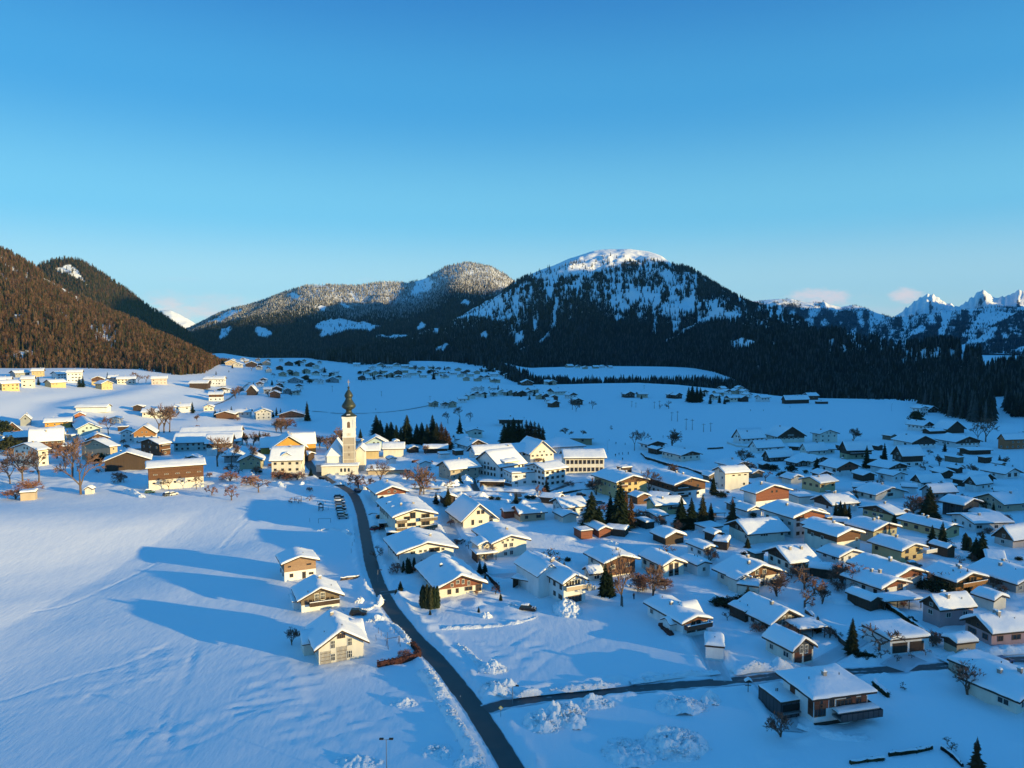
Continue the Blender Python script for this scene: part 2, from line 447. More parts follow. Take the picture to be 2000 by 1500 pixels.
for nm, pts, hw, k in ROADS:
    pts2 = [pts[0]]
    for a, b in zip(pts, pts[1:]):
        d = math.hypot(b[0] - a[0], b[1] - a[1]); n_ = max(1, int(d / 2.0))
        for i in range(1, n_ + 1):
            pts2.append((a[0] + (b[0] - a[0]) * i / n_, a[1] + (b[1] - a[1]) * i / n_))
    p = np.array(pts2)
    t = np.gradient(p, axis=0); t /= np.linalg.norm(t, axis=1)[:, None] + 1e-9
    nrm = np.stack([-t[:, 1], t[:, 0]], -1)
    cross = np.array([-1.0, -.86, -0.62, -.42, -.22, 0, .22, .42, 0.62, .86, 1.0]) * (hw + .42)
    c3 = p[:, None, :] + nrm[:, None, :] * cross[None, :, None]
    jit = 0.25 * fbm(c3[..., 0] / 3, c3[..., 1] / 3, 5, 2)
    zz = base_h(c3[..., 0], c3[..., 1]) - 0.45 + 0.04 + 0.006 * len(nm)
    farf = sstep(380, 430, c3[..., 1])
    zz = zz * (1 - farf) + (ground_h(c3[..., 0], c3[..., 1]) + 0.3) * farf
    me = np_mesh(nm, np.concatenate([c3, zz[..., None]], -1).reshape(-1, 3), grid_faces(len(p), len(cross)), [M[['asphalt', 'asphalt_snowy', 'packed'][k]]], True)
    ea = me.attributes.new('edge', 'FLOAT', 'POINT')
    ea.data.foreach_set('value', np.tile(np.array([1.3, 0.62, .22, -.05, .12, .3, .12, -.05, .22, 0.62, 1.3]), len(p)) + np.repeat(.25 * fbm(np.arange(len(p)) / 6.0, np.arange(len(p)) * 0, 8, 3), 11))
    link(nm, me, kind='structure')
# ------------------------------------------------------------------ mountains
def mountmat(name, wood1, wood2):
    m = snowmat(name, [(0.006, 20.0, (1, 1, 1)), (0.03, 3.0, (1, 1, 1))])
    n = m.node_tree.nodes; l = m.node_tree.links; b = n['Principled BSDF']
    a = n.new('ShaderNodeAttribute'); a.attribute_name = 'wood'
    co = n.new('ShaderNodeTexCoord'); t = n.new('ShaderNodeTexNoise'); t.inputs['Scale'].default_value = 0.05; t.inputs['Detail'].default_value = 6
    l.new(co.outputs['Object'], t.inputs['Vector'])
    ad = n.new('ShaderNodeMath'); ad.operation = 'MULTIPLY_ADD'; l.new(t.outputs[0], ad.inputs[0]); ad.inputs[1].default_value = 0.9; l.new(a.outputs['Fac'], ad.inputs[2])
    mr = n.new('ShaderNodeMapRange'); mr.inputs['From Min'].default_value = 0.75; mr.inputs['From Max'].default_value = 1.15; l.new(ad.outputs[0], mr.inputs['Value'])
    w = n.new('ShaderNodeMix'); w.data_type = 'RGBA'; w.inputs['A'].default_value = (*wood1, 1); w.inputs['B'].default_value = (*wood2, 1); l.new(t.outputs[0], w.inputs['Factor'])
    x = n.new('ShaderNodeMix'); x.data_type = 'RGBA'; l.new(mr.outputs[0], x.inputs['Factor']); x.inputs['A'].default_value = (0.86, 0.88, 0.92, 1); l.new(w.outputs['Result'], x.inputs['B'])
    l.new(x.outputs['Result'], b.inputs['Base Color'])
    return m
FORESTS = {}
def mountain(name, crest, foot, nu, nv, amp, wl, seed, dens, ntrees, mt, proto, tsize, mode='forest', backd=0.35, prof=1.25, lift=0.0, z0=-14.0, cn=0.0):
    """crest: (px, py, D) ; foot: (px, D).  a slope from its foot to its crest and down again behind"""
    cx = np.array([c[0] for c in crest]); cy = np.array([c[1] for c in crest]); cD = np.array([c[2] for c in crest])
    fx = np.array([f[0] for f in foot]); fD = np.array([f[1] for f in foot])
    def surf(U, V):
        py = np.interp(U, cx, cy); D = np.interp(U, cx, cD); F = np.interp(U, fx, fD)
        zc = z_at(py, D) - lift + cn * fbm(U / 7.0, U * 0, seed, 3) * 1.0 + cn * .4 * fbm(U / 2.2, U * 0, seed + 2, 2)
        v = np.clip(V, 0, 1); b = np.clip(V - 1, 0, 1)
        z = z0 + (zc - z0) * (0.25 * v + 0.75 * v ** prof)
        z = z - b * (zc - z0) * 1.0
        y = F + (D - F) * v + b * backd * D
        x = (U - 1000) / FPX * y
        r = ridged(x / wl, (y * 0.35 + z) / wl * 0.55, seed, 5) - 0.55
        w = np.sin(np.pi * np.clip(v, 0, 1)) ** 0.8
        z = z + amp * r * (w + 0.015) * (1 - b)
        y2 = y + amp * 0.8 * fbm(x / wl * 0.7, z / wl * 0.9, seed + 9, 4) * w
        z = z + amp * 0.10 * fbm(x / (wl * .12), y / (wl * .2), seed + 5, 3) * np.clip(v * 4, 0, 1) * (1 - .8 * sstep(.85, 1, v))
        return x, y2, z
    us = np.linspace(cx[0], cx[-1], nu)
    vs = np.concatenate([np.linspace(0, 1, nv), np.linspace(1, 2, 8)[1:]])
    U, V = np.meshgrid(us, vs, indexing='ij')
    x, y, z = surf(U, V)
    me = np_mesh(name, np.stack([x, y, z], -1).reshape(-1, 3), grid_faces(len(us), len(vs)), [mt], True)
    px, py = proj(x, y, z)
    d = dens(px, py, np.clip(V, 0, 1), x, y, z)
    at_ = me.attributes.new('wood', 'FLOAT', 'POINT'); at_.data.foreach_set('value', (d * np.where(d < .75, .62, 1.0)).reshape(-1).astype(np.float32))
    o = link(name, me, kind='structure')
    if ntrees:
        g = np.random.default_rng(seed)
        D = np.interp(g.uniform(cx[0], cx[-1], 1), cx, cD)
        u = g.uniform(cx[0], cx[-1], ntrees); v = g.uniform(0, 1.06, ntrees)
        x, y, z = surf(u, v)
        px, py = proj(x, y, z)
        d = dens(px, py, np.clip(v, 0, 1), x, y, z)
        keep = g.uniform(0, 1, ntrees) < d
        tz = tsize * g.uniform(0.5, 1.3, ntrees)
        low = keep & (v < 0.58 + 0.05 * g.standard_normal(ntrees)) if proto == 'frost' else keep & False
        FORESTS.setdefault((proto, mode), []).append((x[keep & ~low], y[keep & ~low], z[keep & ~low] - 0.5, tz[keep & ~low]))
        if low.any(): FORESTS.setdefault(('dark', mode), []).append((x[low], y[low], z[low] - 0.5, tz[low]))
    return o
def polys(px, py, plist, d, val=0.0):
    for p in plist:
        d = np.where(inpoly(px, py, p), val, d)
    return d
def Z(ox, oy, s, *pts):
    return [(ox + a / s, oy + b / s) for a, b in pts]
NOW = (0.05, 0.045, 0.035); NOW2 = (0.10, 0.07, 0.05)
M['hillm'] = mountmat('wooded hillside', (0.030, 0.024, 0.016), (0.09, 0.055, 0.032))
M['farm'] = mountmat('wooded mountain', (0.012, 0.018, 0.018), (0.035, 0.035, 0.03))
M['rangem'] = mountmat('far range', (0.012, 0.018, 0.020), (0.05, 0.05, 0.05))
def d_left(px, py, v, x, y, z):
    d = 0.92 + 0.5 * fbm(x / 60, y / 60, 71, 3)
    d = polys(px, py, [Z(0, 450, 4, (330, 370), (420, 405), (520, 450), (620, 500), (715, 555), (700, 572), (600, 545), (500, 495), (420, 440), (340, 390)),
                       Z(0, 450, 4, (90, 655), (185, 660), (190, 705), (110, 690))], d, 0.03)
    d = polys(px, py, [Z(0, 450, 4, (700, 680), (820, 690), (900, 760), (930, 860), (900, 930), (820, 900), (740, 850), (690, 760)),
                       Z(0, 450, 4, (430, 640), (590, 640), (600, 680), (450, 670)), Z(0, 450, 4, (40, 960), (260, 930), (300, 1000), (60, 1010)),
                       Z(0, 450, 4, (860, 1030), (1230, 1040), (1290, 1120), (1100, 1120), (850, 1080))], d, 0.33)
    return np.where(v < 0.02, 0.1, d)
left = mountain('wooded_hill', [(-420, 400, 2100), (-200, 420, 2050), (0, 474, 2000), (25, 486, 2000), (50, 500, 2000), (75, 515, 2000), (100, 537, 2000), (120, 548, 2000), (160, 572, 1980), (200, 592, 1950), (225, 605, 1920), (270, 623, 1850), (300, 643, 1800), (350, 664, 1730), (400, 688, 1640), (420, 700, 1590), (436, 712, 1560), (450, 722, 1540)],
    [(-420, 1000), (0, 1110), (60, 1100), (150, 1120), (260, 1080), (300, 1050), (350, 1030), (400, 1100), (425, 1300), (450, 1400)], 260, 90, 34, 230, 5, d_left, 38000, M['hillm'], 'mixed', 17, 'hill_wood', prof=1.0, lift=14, z0=14.0)
def d_h2(px, py, v, x, y, z):
    d = 0.95 + 0 * px
    return polys(px, py, [Z(0, 450, 4, (420, 300), (540, 268), (600, 300), (640, 360), (680, 420), (640, 400), (580, 360), (500, 340))], d, 0.08)
mountain('rear_hill', [(20, 560, 3000), (60, 530, 3000), (90, 510, 3000), (110, 503, 3000), (140, 499, 3000), (165, 503, 3000), (190, 517, 3000), (225, 542, 3000), (255, 562, 3000), (290, 592, 2950), (320, 610, 2900), (345, 628, 2850), (365, 641, 2800), (385, 662, 2700), (420, 700, 2650)],
    [(20, 2450), (420, 2450)], 130, 50, 40, 300, 12, d_h2, 22000, M['hillm'], 'mixed_dark', 16, 'hill_wood', lift=14)
mountain('snowy_summit', [(290, 625, 9000), (318, 606, 9000), (335, 606, 9000), (350, 612, 9000), (378, 628, 9000), (420, 660, 9000)], [(290, 8200), (420, 8200)], 40, 20, 60, 300, 14,
    lambda px, py, v, x, y, z: 0.45 + 0.9 * fbm(x / 160, z / 90, 4, 3), 0, M['rangem'], 'dark', 20)
def d_mid(px, py, v, x, y, z):
    d = 0.95 + 0 * px
    hi = sstep(0.62, 0.8, v) * (px > 560)
    d = d - 0.50 * hi
    L = [[(190, 600), (240, 612), (330, 590), (420, 550), (520, 485), (470, 495), (400, 510), (300, 560)], [(290, 740), (330, 750), (385, 710), (415, 640), (390, 620), (340, 650)],
         [(590, 660), (620, 630), (660, 630), (725, 680), (700, 720), (600, 715)], [(1050, 650), (1070, 605), (1180, 575), (1280, 575), (1320, 590), (1450, 590), (1590, 625), (1500, 665), (1350, 660), (1220, 685), (1080, 718), (1120, 680)],
         [(1530, 705), (1620, 700), (1780, 700), (1795, 720), (1640, 775), (1600, 735)], [(1060, 465), (1150, 480), (1140, 520), (1100, 510)], [(830, 385), (900, 368), (960, 410), (880, 410)],
         [(1330, 360), (1360, 370), (1415, 440), (1390, 440)], [(1240, 420), (1300, 450), (1390, 510), (1300, 480)], [(1800, 400), (1850, 280), (1920, 240), (1990, 290), (1960, 340), (1850, 380)],
         [(1850, 640), (1900, 590), (1940, 630), (1900, 670), (1850, 660)], [(1030, 305), (1100, 310), (1180, 340), (1080, 325)], [(1790, 850), (1900, 820), (2040, 790), (2000, 850), (1960, 900), (1820, 900)],
         [(2220, 420), (2280, 440), (2240, 470), (2180, 460)]]
    wx = 5 * fbm(px / 14, py / 9, 3, 3); wy = 5 * fbm(px / 14, py / 9, 8, 3)
    return polys(px + wx, py + wy, [Z(350, 480, 4, *p) for p in L], d, 0.02)
mountain('forest_mountain', [(330, 668, 4300), (365, 642, 4400), (390, 630, 4400), (430, 610, 4500), (455, 600, 4500), (480, 596, 4500), (520, 583, 4600), (560, 567, 4700), (600, 555, 4700), (640, 553, 4700), (700, 555, 4700), (745, 548, 4800), (800, 549, 4900), (830, 541, 5000), (870, 519, 5000), (905, 510, 5000), (920, 510, 5000), (960, 518, 5000), (985, 532, 5000), (1010, 550, 5000), (1060, 590, 5000)],
    [(330, 2900), (600, 3000), (1060, 2800)], 300, 110, 120, 700, 21, d_mid, 130000, M['farm'], 'frost', 15, 'mountain_wood', lift=12)
def d_main(px, py, v, x, y, z):
    st = fbm(px / 7.0, py / 38.0, 91, 3)
    d = 0.93 - sstep(0.20, 0.58, v) * 0.60 + 0.62 * st * sstep(0.12, 0.4, v) + 0.7 * fbm(px / 4, py / 6, 92, 3) * sstep(.2, .5, v) + .5 * fbm(px / 45, py / 30, 93, 2) * sstep(.25, .5, v) - 0.25 * np.clip(ridged(px / 26, py / 40, 17, 3) - .55, 0, 1) * 3 * sstep(.2, .5, v)
    d = d + 0.5 * sstep(1270, 1340, px) * sstep(620, 560, py) * sstep(1480, 1440, px) * 0.3
    wx = 4 * fbm(px / 12, py / 9, 3, 3); wy = 4 * fbm(px / 12, py / 9, 8, 3)
    q = [[(100, 560), (200, 500), (300, 440), (425, 365), (425, 460), (330, 550), (230, 550)],
         [(600, 280), (620, 240), (900, 120), (1100, 45), (1200, 40), (1300, 60), (1260, 150), (1200, 210), (1050, 245), (1000, 290), (900, 265), (850, 275), (780, 290), (700, 285)],
         [(1270, 80), (1400, 80), (1500, 120), (1560, 185), (1480, 180), (1350, 140)], [(1440, 250), (1520, 220), (1600, 270), (1560, 330), (1500, 290)],
         [(785, 400), (812, 400), (780, 600), (750, 600)], [(665, 700), (770, 600), (745, 650), (690, 700)], [(1418, 380), (1442, 380), (1438, 660), (1418, 640)], [(1515, 320), (1565, 350), (1600, 600), (1545, 640)],
         [(1480, 690), (1620, 615), (1760, 530), (1900, 500), (1990, 475), (2010, 555), (1900, 545), (1800, 558), (1700, 595), (1520, 685)],
         [(515, 640), (575, 620), (575, 700), (520, 735)], [(1145, 520), (1215, 520), (1180, 585)], [(1235, 390), (1340, 325), (1345, 370), (1270, 455)], [(1915, 690), (2010, 665), (2010, 725), (1930, 745)],
         [(290, 640), (345, 620), (340, 690), (300, 690)], [(0, 720), (70, 700), (95, 720), (60, 760), (0, 780)], [(640, 540), (670, 540), (660, 640), (640, 640)], [(480, 780), (600, 720), (600, 740), (500, 785)]]
    d = polys(px + wx, py + wy, [Z(850, 460, 3.333, *p) for p in q], d, 0.03)
    q2 = [[(85, 430), (150, 410), (265, 420), (235, 470), (90, 475)], [(740, 660), (825, 590), (800, 645)], [(45, 70), (160, 130), (110, 125)], [(330, 410), (400, 440), (390, 470), (325, 450)]]
    d = polys(px + wx, py + wy, [Z(1400, 540, 3.333, *p) for p in q2], d, 0.03)
    q3 = [[(240, 590), (350, 560), (400, 640), (270, 650)], [(1000, 585), (1050, 585), (1035, 780), (1005, 780)], [(1075, 575), (1140, 575), (1120, 780), (1085, 780)], [(1180, 640), (1330, 640), (1320, 790), (1190, 790)], [(600, 680), (700, 660), (690, 780), (610, 780)]]
    d = np.where((px > 1075) & (px < 1312) & (v > .86), 0.0, d)
    return polys(px + wx, py + wy, [Z(1400, 540, 3.333, *p) for p in q3], d, 0.42)
mountain('main_mountain', [(690, 705, 3300), (740, 690, 3400), (790, 668, 3500), (840, 650, 3500), (880, 634, 3500), (900, 619, 3500), (940, 594, 3500), (975, 573, 3500), (1005, 549, 3500), (1040, 531, 3500), (1080, 515, 3500), (1110, 503, 3500), (1150, 490, 3500), (1190, 484, 3500), (1230, 484, 3450), (1265, 489, 3400), (1290, 497, 3350), (1317, 519, 3300), (1330, 517, 3250), (1350, 525, 3200), (1380, 544, 3150), (1420, 569, 3100), (1460, 592, 3000), (1480, 596, 2950), (1520, 615, 2800), (1560, 636, 2600), (1600, 660, 2400), (1640, 681, 2200), (1680, 697, 2000), (1720, 708, 1850), (1800, 728, 1600), (1900, 745, 1400)],
    [(690, 2300), (850, 2000), (1000, 1800), (1080, 1950), (1200, 2050), (1330, 1950), (1430, 1500), (1480, 1230), (1600, 1080), (1750, 950), (1900, 860)], 420, 170, 190, 560, 31, d_main, 200000, M['farm'], 'dark', 15, 'mountain_wood', prof=1.2, lift=6)
def d_far(px, py, v, x, y, z):
    d = 0.80 - 0.5 * sstep(0.72, 1.0, v) + 1.0 * fbm(px / 13, py / 26, 44, 4) + .5 * fbm(px / 4, py / 9, 43, 3)
    q = [[(1230, 380), (1330, 310), (1370, 340), (1300, 390)], [(1440, 380), (1480, 250), (1510, 330), (1480, 380)], [(1660, 340), (1700, 240), (1960, 230), (1860, 290), (1760, 340)], [(1520, 550), (1570, 450), (1700, 400), (1830, 320), (1780, 420), (1640, 450), (1590, 530)],
         [(1410, 500), (1510, 440), (1500, 465)], [(1850, 500), (2010, 450), (2010, 490)], [(1100, 560), (1160, 480), (1150, 560)]]
    wx = 5 * fbm(px / 10, py / 9, 3, 3); wy = 4 * fbm(px / 12, py / 9, 8, 3)
    return polys(px + wx, py + wy, [Z(1400, 540, 3.333, *p) for p in q], d, 0.05)
mountain('far_wooded_range', [(1640, 690, 6500), (1700, 640, 6800), (1740, 622, 7000), (1790, 616, 7200), (1830, 612, 7200), (1900, 603, 7200), (1950, 600, 7200), (2000, 600, 7200), (2100, 590, 7200), (2300, 600, 7200)], [(1640, 4500), (2300, 3600)],
    150, 70, 220, 900, 41, d_far, 40000, M['rangem'], 'dark', 20, 'mountain_wood')
def d_plat(px, py, v, x, y, z):
    return 0.85 - 0.8 * sstep(0.55, 0.85, v) + 1.2 * fbm(px / 12, py / 18, 45, 4)
mountain('plateau_range', [(1380, 600, 9000), (1440, 590, 9000), (1480, 587, 9000), (1520, 583, 9000), (1540, 584, 9000), (1570, 590, 9000), (1600, 592, 9000), (1606, 589, 9000), (1614, 594, 9000), (1640, 600, 8900), (1662, 596, 8900), (1682, 600, 8800), (1710, 612, 8700), (1735, 620, 8600), (1790, 640, 8400), (1850, 660, 8200)], [(1380, 5500), (1850, 5500)],
    150, 70, 300, 800, 51, d_plat, 22000, M['rangem'], 'dark', 20, 'mountain_wood')
mountain('snow_peak', [(1735, 622, 12500), (1755, 611, 12500), (1780, 592, 12500), (1797, 578, 12500), (1807, 571, 12500), (1818, 576, 12500), (1835, 584, 12500), (1857, 597, 12500), (1885, 612, 12500), (1920, 640, 12500)], [(1735, 10500), (1920, 10500)],
    90, 50, 260, 500, 61, lambda px, py, v, x, y, z: 0.62 + 1.1 * fbm(px / 9, py / 16, 46, 4) - 0.5 * v, 0, M['rangem'], 'dark', 26, prof=1.0, cn=40)
mountain('twin_snow_peak', [(1830, 612, 11500), (1870, 597, 11500), (1895, 580, 11500), (1908, 571, 11500), (1916, 568, 11500), (1926, 574, 11500), (1945, 580, 11500), (1962, 575, 11500), (1985, 567, 11500), (2000, 571, 11500), (2050, 590, 11500), (2120, 560, 11500), (2300, 600, 11500)], [(1830, 9500), (2300, 9500)],
    120, 50, 260, 500, 62, lambda px, py, v, x, y, z: 0.62 + 1.1 * fbm(px / 9, py / 16, 47, 4) - 0.5 * v, 0, M['rangem'], 'dark', 26, prof=1.0, cn=45)
mountain('wooded_knoll', [(540, 716, 2100), (580, 708, 2100), (620, 702, 2100), (655, 692, 2100), (690, 686, 2100), (730, 686, 2100), (760, 693, 2080), (790, 706, 2050), (815, 722, 2000)], [(540, 1900), (690, 1780), (815, 1850)],
    90, 30, 10, 90, 71, lambda px, py, v, x, y, z: 1.0 + 0 * px, 4500, M['farm'], 'dark', 22, 'mountain_wood', lift=2)
def d_right(px, py, v, x, y, z):
    return polys(px, py, [[(1925, 812), (1933, 775), (1962, 775), (1985, 800), (2010, 812), (2010, 850), (1925, 850)]], polys(px, py, [Z(1400, 540, 3.333, *p) for p in [[(1000, 585), (1050, 585), (1035, 790), (1005, 790)], [(1075, 575), (1140, 575), (1120, 790), (1085, 790)], [(1180, 640), (1330, 640), (1320, 800), (1190, 800)], [(740, 660), (825, 590), (800, 645)]]], 0.97 + 0 * px, 0.4), 0.0)
mountain('dark_wood_slope', [(1640, 770, 1050), (1700, 758, 1080), (1760, 752, 1080), (1850, 744, 1080), (1890, 736, 1080), (1930, 722, 1080), (1950, 716, 1080), (2000, 708, 1080), (2100, 690, 1080), (2300, 660, 1080), (2700, 620, 1000)], [(1640, 880), (1750, 850), (1850, 800), (1900, 740), (1950, 700), (2000, 690), (2150, 600), (2700, 420)],
    180, 50, 18, 120, 81, d_right, 17000, M['farm'], 'dark', 16, 'mountain_wood', lift=2)
# the mountain behind the viewer's right shoulder that keeps the evening sun off the valley floor
NXP, NYP = -LY * -1.0, -LX
H0 = [(-1500, 8), (60, 16), (94, 15), (143, 11), (178, 5), (230, 1), (290, 2), (330, 4), (355, 8), (392, 13), (403, 33), (416, 56), (450, 69), (510, 78), (560, 87), (620, 100), (700, 118), (900, 150), (1000, 168), (1200, 205), (1450, 310), (1850, 590), (2300, 520), (2900, 500), (3200, 530), (3900, 650), (6000, 620), (9000, 500), (11000, 460), (13000, 420)]
SD = 2500.0
pp = np.concatenate([np.arange(-2500, 1500, 12.0), np.arange(1500, 13000, 60.0)])
h0 = np.interp(pp, [a for a, _ in H0], [b for _, b in H0])
hc = h0 + SD * math.tan(R(SUN_EL)) + 2.2 * fbm(pp / 30, pp * 0, 5, 3) + 10 * fbm(pp / 300, pp * 0, 6, 3) * sstep(900, 1500, pp)
off = np.array([-900, -600, -300, -120, -40, 0, 40, 120, 250, 420, 560])
fr = np.array([0.0, .35, .7, .88, .97, 1, .97, .86, .6, .3, 0.0])
PPg, OFg = np.meshgrid(pp, off, indexing='ij')
FRg = np.broadcast_to(fr, PPg.shape)
s_ = -SD + OFg
X = PPg * NXP + s_ * LX; Y = PPg * NYP + s_ * LY
Zr = hc[:, None] * FRg + 16 * fbm(X / 130, Y / 130, 9, 3) * np.sin(np.pi * FRg) - 10 * (FRg == 0)
me = np_mesh('sunset_ridge', np.stack([X, Y, Zr], -1).reshape(-1, 3), grid_faces(len(pp), len(off)), [M['farm']], True)
a_ = me.attributes.new('wood', 'FLOAT', 'POINT'); a_.data.foreach_set('value', np.full(len(pp) * len(off), 0.7, dtype=np.float32))
link('sunset_ridge', me, kind='structure')
# ------------------------------------------------------------------ trees
def leafmat(name, cols, rough=0.8, transl=0.0):
    """colour differs from tree to tree and from clump to clump"""
    m = bpy.data.materials.new(name); m.use_nodes = True
    n = m.node_tree.nodes; l = m.node_tree.links; b = n['Principled BSDF']; b.inputs['Roughness'].default_value = rough; b.inputs['Specular IOR Level'].default_value = 0.1
    oi = n.new('ShaderNodeObjectInfo'); co = n.new('ShaderNodeNewGeometry')
    t = n.new('ShaderNodeTexNoise'); t.inputs['Scale'].default_value = 0.6; t.inputs['Detail'].default_value = 3; l.new(co.outputs['Position'], t.inputs['Vector'])
    a = n.new('ShaderNodeMath'); a.operation = 'MULTIPLY_ADD'; l.new(t.outputs[0], a.inputs[0]); a.inputs[1].default_value = 0.5; l.new(oi.outputs['Random'], a.inputs[2])
    s = n.new('ShaderNodeMath'); s.operation = 'SUBTRACT'; l.new(a.outputs[0], s.inputs[0]); s.inputs[1].default_value = 0.25
    r = n.new('ShaderNodeValToRGB'); c = r.color_ramp
    while len(c.elements) < len(cols): c.elements.new(0.5)
    for e, (p, cc) in zip(c.elements, cols): e.position = p; e.color = (*cc, 1)
    l.new(s.outputs[0], r.inputs[0]); l.new(r.outputs[0], b.inputs['Base Color'])
    return m
M['spruce'] = leafmat('spruce needles', [(0.0, (0.010, 0.022, 0.014)), (0.5, (0.022, 0.034, 0.018)), (1.0, (0.045, 0.045, 0.022))])
M['hillspruce'] = leafmat('hill spruce', [(0.0, (0.020, 0.026, 0.014)), (0.5, (0.045, 0.040, 0.020)), (1.0, (0.09, 0.06, 0.03))])
M['larch'] = leafmat('bare larch and beech', [(0.0, (0.06, 0.033, 0.022)), (0.5, (0.105, 0.056, 0.036)), (1.0, (0.18, 0.11, 0.08))])
M['frost'] = leafmat('snow dusted spruce', [(0.0, (0.05, 0.045, 0.045)), (0.45, (0.22, 0.20, 0.20)), (1.0, (0.70, 0.70, 0.72))])
M['darkspruce'] = leafmat('mountain spruce', [(0.0, (0.012, 0.018, 0.016)), (0.6, (0.028, 0.032, 0.028)), (1.0, (0.10, 0.10, 0.10))])
M['bark'] = mat('bark', (0.10, 0.07, 0.05), 0.9, var=(3.0, (0.17, 0.12, 0.09), (1, 1, .3)))
M['twig'] = mat('twigs', (0.13, 0.08, 0.06), 0.9, var=(0.6, (0.19, 0.11, 0.08), (1, 1, 1)))
M['redtwig'] = mat('reddish twigs', (0.20, 0.085, 0.06), 0.9, var=(0.8, (0.26, 0.13, 0.09), (1, 1, 1)))
def proto_conifer(seed, h=1.0, w=0.17, levels=5, sides=6):
    g = random.Random(seed); V = []; F = []
    for i in range(levels):
        z0 = 0.04 + 0.84 * i / levels; z1 = min(1.0, z0 + 1.75 / levels) if i < levels - 1 else 1.0
        r = w * (1 - i / levels * 0.86) * g.uniform(.9, 1.1)
        b = len(V); V.append((0, 0, z1 * h)); ph = g.random() * 6
        for k in range(sides * 2):
            rr = r * (g.uniform(.85, 1.15) if k % 2 == 0 else g.uniform(.35, .55)); a = ph + k * math.pi / sides
            V.append((rr * math.cos(a), rr * math.sin(a), (z0 + (0.0 if k % 2 == 0 else 0.05)) * h))
        for k in range(sides * 2):
            F.append((b, b + 1 + k, b + 1 + (k + 1) % (sides * 2)))
    return np_mesh('conifer_shape', V, F, [])
def proto_bare(seed, n=70):
    g = random.Random(seed); V = []; F = []
    def tri(a, b, w):
        d = Vector(b) - Vector(a); s = d.cross(Vector((g.uniform(-1, 1), g.uniform(-1, 1), g.uniform(-.3, .3)))).normalized() * w
        i = len(V); V.extend([tuple(Vector(a) - s), tuple(Vector(a) + s), tuple(b)]); F.append((i, i + 1, i + 2))
    tri((0, 0, 0), (0, 0, .9), .012); tri((0, 0, 0), (0, 0, .9), .012)
    for k in range(n):
        z = g.uniform(.25, .85); a = g.uniform(0, 6.283); r = .17 * math.sin(math.pi * min(1, (z - .12) / .85)) * g.uniform(.6, 1.1)
        p = (g.uniform(-.02, .02), g.uniform(-.02, .02), z - .1); q = (r * math.cos(a), r * math.sin(a), z + g.uniform(.05, .15))
        tri(p, q, .016)
    return np_mesh('bare_shape', V, F, [])
def with_mat(me, m):
    me = me.copy(); me.materials.append(m); return me
CON = [proto_conifer(s, 1, w) for s, w in ((1, .15), (2, .19), (3, .13))]
BARE = [proto_bare(s) for s in (5, 6)]
PROTO = {'mixed': [with_mat(m, M['hillspruce']) for m in CON] + [with_mat(m, M['larch']) for m in BARE] * 2,
         'mixed_dark': [with_mat(m, M['hillspruce']) for m in CON] + [with_mat(BARE[0], M['larch'])],
         'dark': [with_mat(m, M['darkspruce']) for m in CON],
         'frost': [with_mat(CON[0], M['frost']), with_mat(CON[1], M['frost']), with_mat(CON[2], M['frost'])]}
def gn_forest(name, mode, x, y, z, sc, label=None):
    me = bpy.data.meshes.new(name)
    me.vertices.add(len(x)); me.vertices.foreach_set('co', np.stack([x, y, z], -1).astype(np.float32).ravel())
    a = me.attributes.new('tall', 'FLOAT', 'POINT'); a.data.foreach_set('value', np.asarray(sc, dtype=np.float32))
    g = np.random.default_rng(len(x))
    protos = PROTO[mode]
    kind = g.integers(0, len(protos), len(x))
    a = me.attributes.new('pick', 'INT', 'POINT'); a.data.foreach_set('value', kind.astype(np.int32))
    o = link(name, me, kind='stuff', label=label)
    ng = bpy.data.node_groups.new(name, 'GeometryNodeTree')
    ng.interface.new_socket('Geometry', in_out='INPUT', socket_type='NodeSocketGeometry')
    ng.interface.new_socket('Geometry', in_out='OUTPUT', socket_type='NodeSocketGeometry')
    n = ng.nodes; l = ng.links
    gi = n.new('NodeGroupInput'); go = n.new('NodeGroupOutput'); jn = n.new('GeometryNodeJoinGeometry')
    at1 = n.new('GeometryNodeInputNamedAttribute'); at1.data_type = 'FLOAT'; at1.inputs['Name'].default_value = 'tall'
    at2 = n.new('GeometryNodeInputNamedAttribute'); at2.data_type = 'INT'; at2.inputs['Name'].default_value = 'pick'
    rv = n.new('FunctionNodeRandomValue'); rv.data_type = 'FLOAT_VECTOR'
    rv.inputs[0].default_value = (-.05, -.05, 0); rv.inputs[1].default_value = (.05, .05, 6.283)
    for i, pm in enumerate(protos):
        po = bpy.data.objects.new('tree_shape', pm)
        oi = n.new('GeometryNodeObjectInfo'); oi.inputs['Object'].default_value = po
        cmp_ = n.new('FunctionNodeCompare'); cmp_.data_type = 'INT'; cmp_.operation = 'EQUAL'; l.new(at2.outputs[0], cmp_.inputs[2]); cmp_.inputs[3].default_value = i
        ip = n.new('GeometryNodeInstanceOnPoints')
        l.new(gi.outputs[0], ip.inputs['Points']); l.new(cmp_.outputs[0], ip.inputs['Selection']); l.new(oi.outputs['Geometry'], ip.inputs['Instance'])
        l.new(rv.outputs[0], ip.inputs['Rotation']); l.new(at1.outputs[0], ip.inputs['Scale']); l.new(ip.outputs[0], jn.inputs[0])
    l.new(jn.outputs[0], go.inputs[0])
    md = o.modifiers.new('trees', 'NODES'); md.node_group = ng
    return o
gr = np.random.default_rng(99)
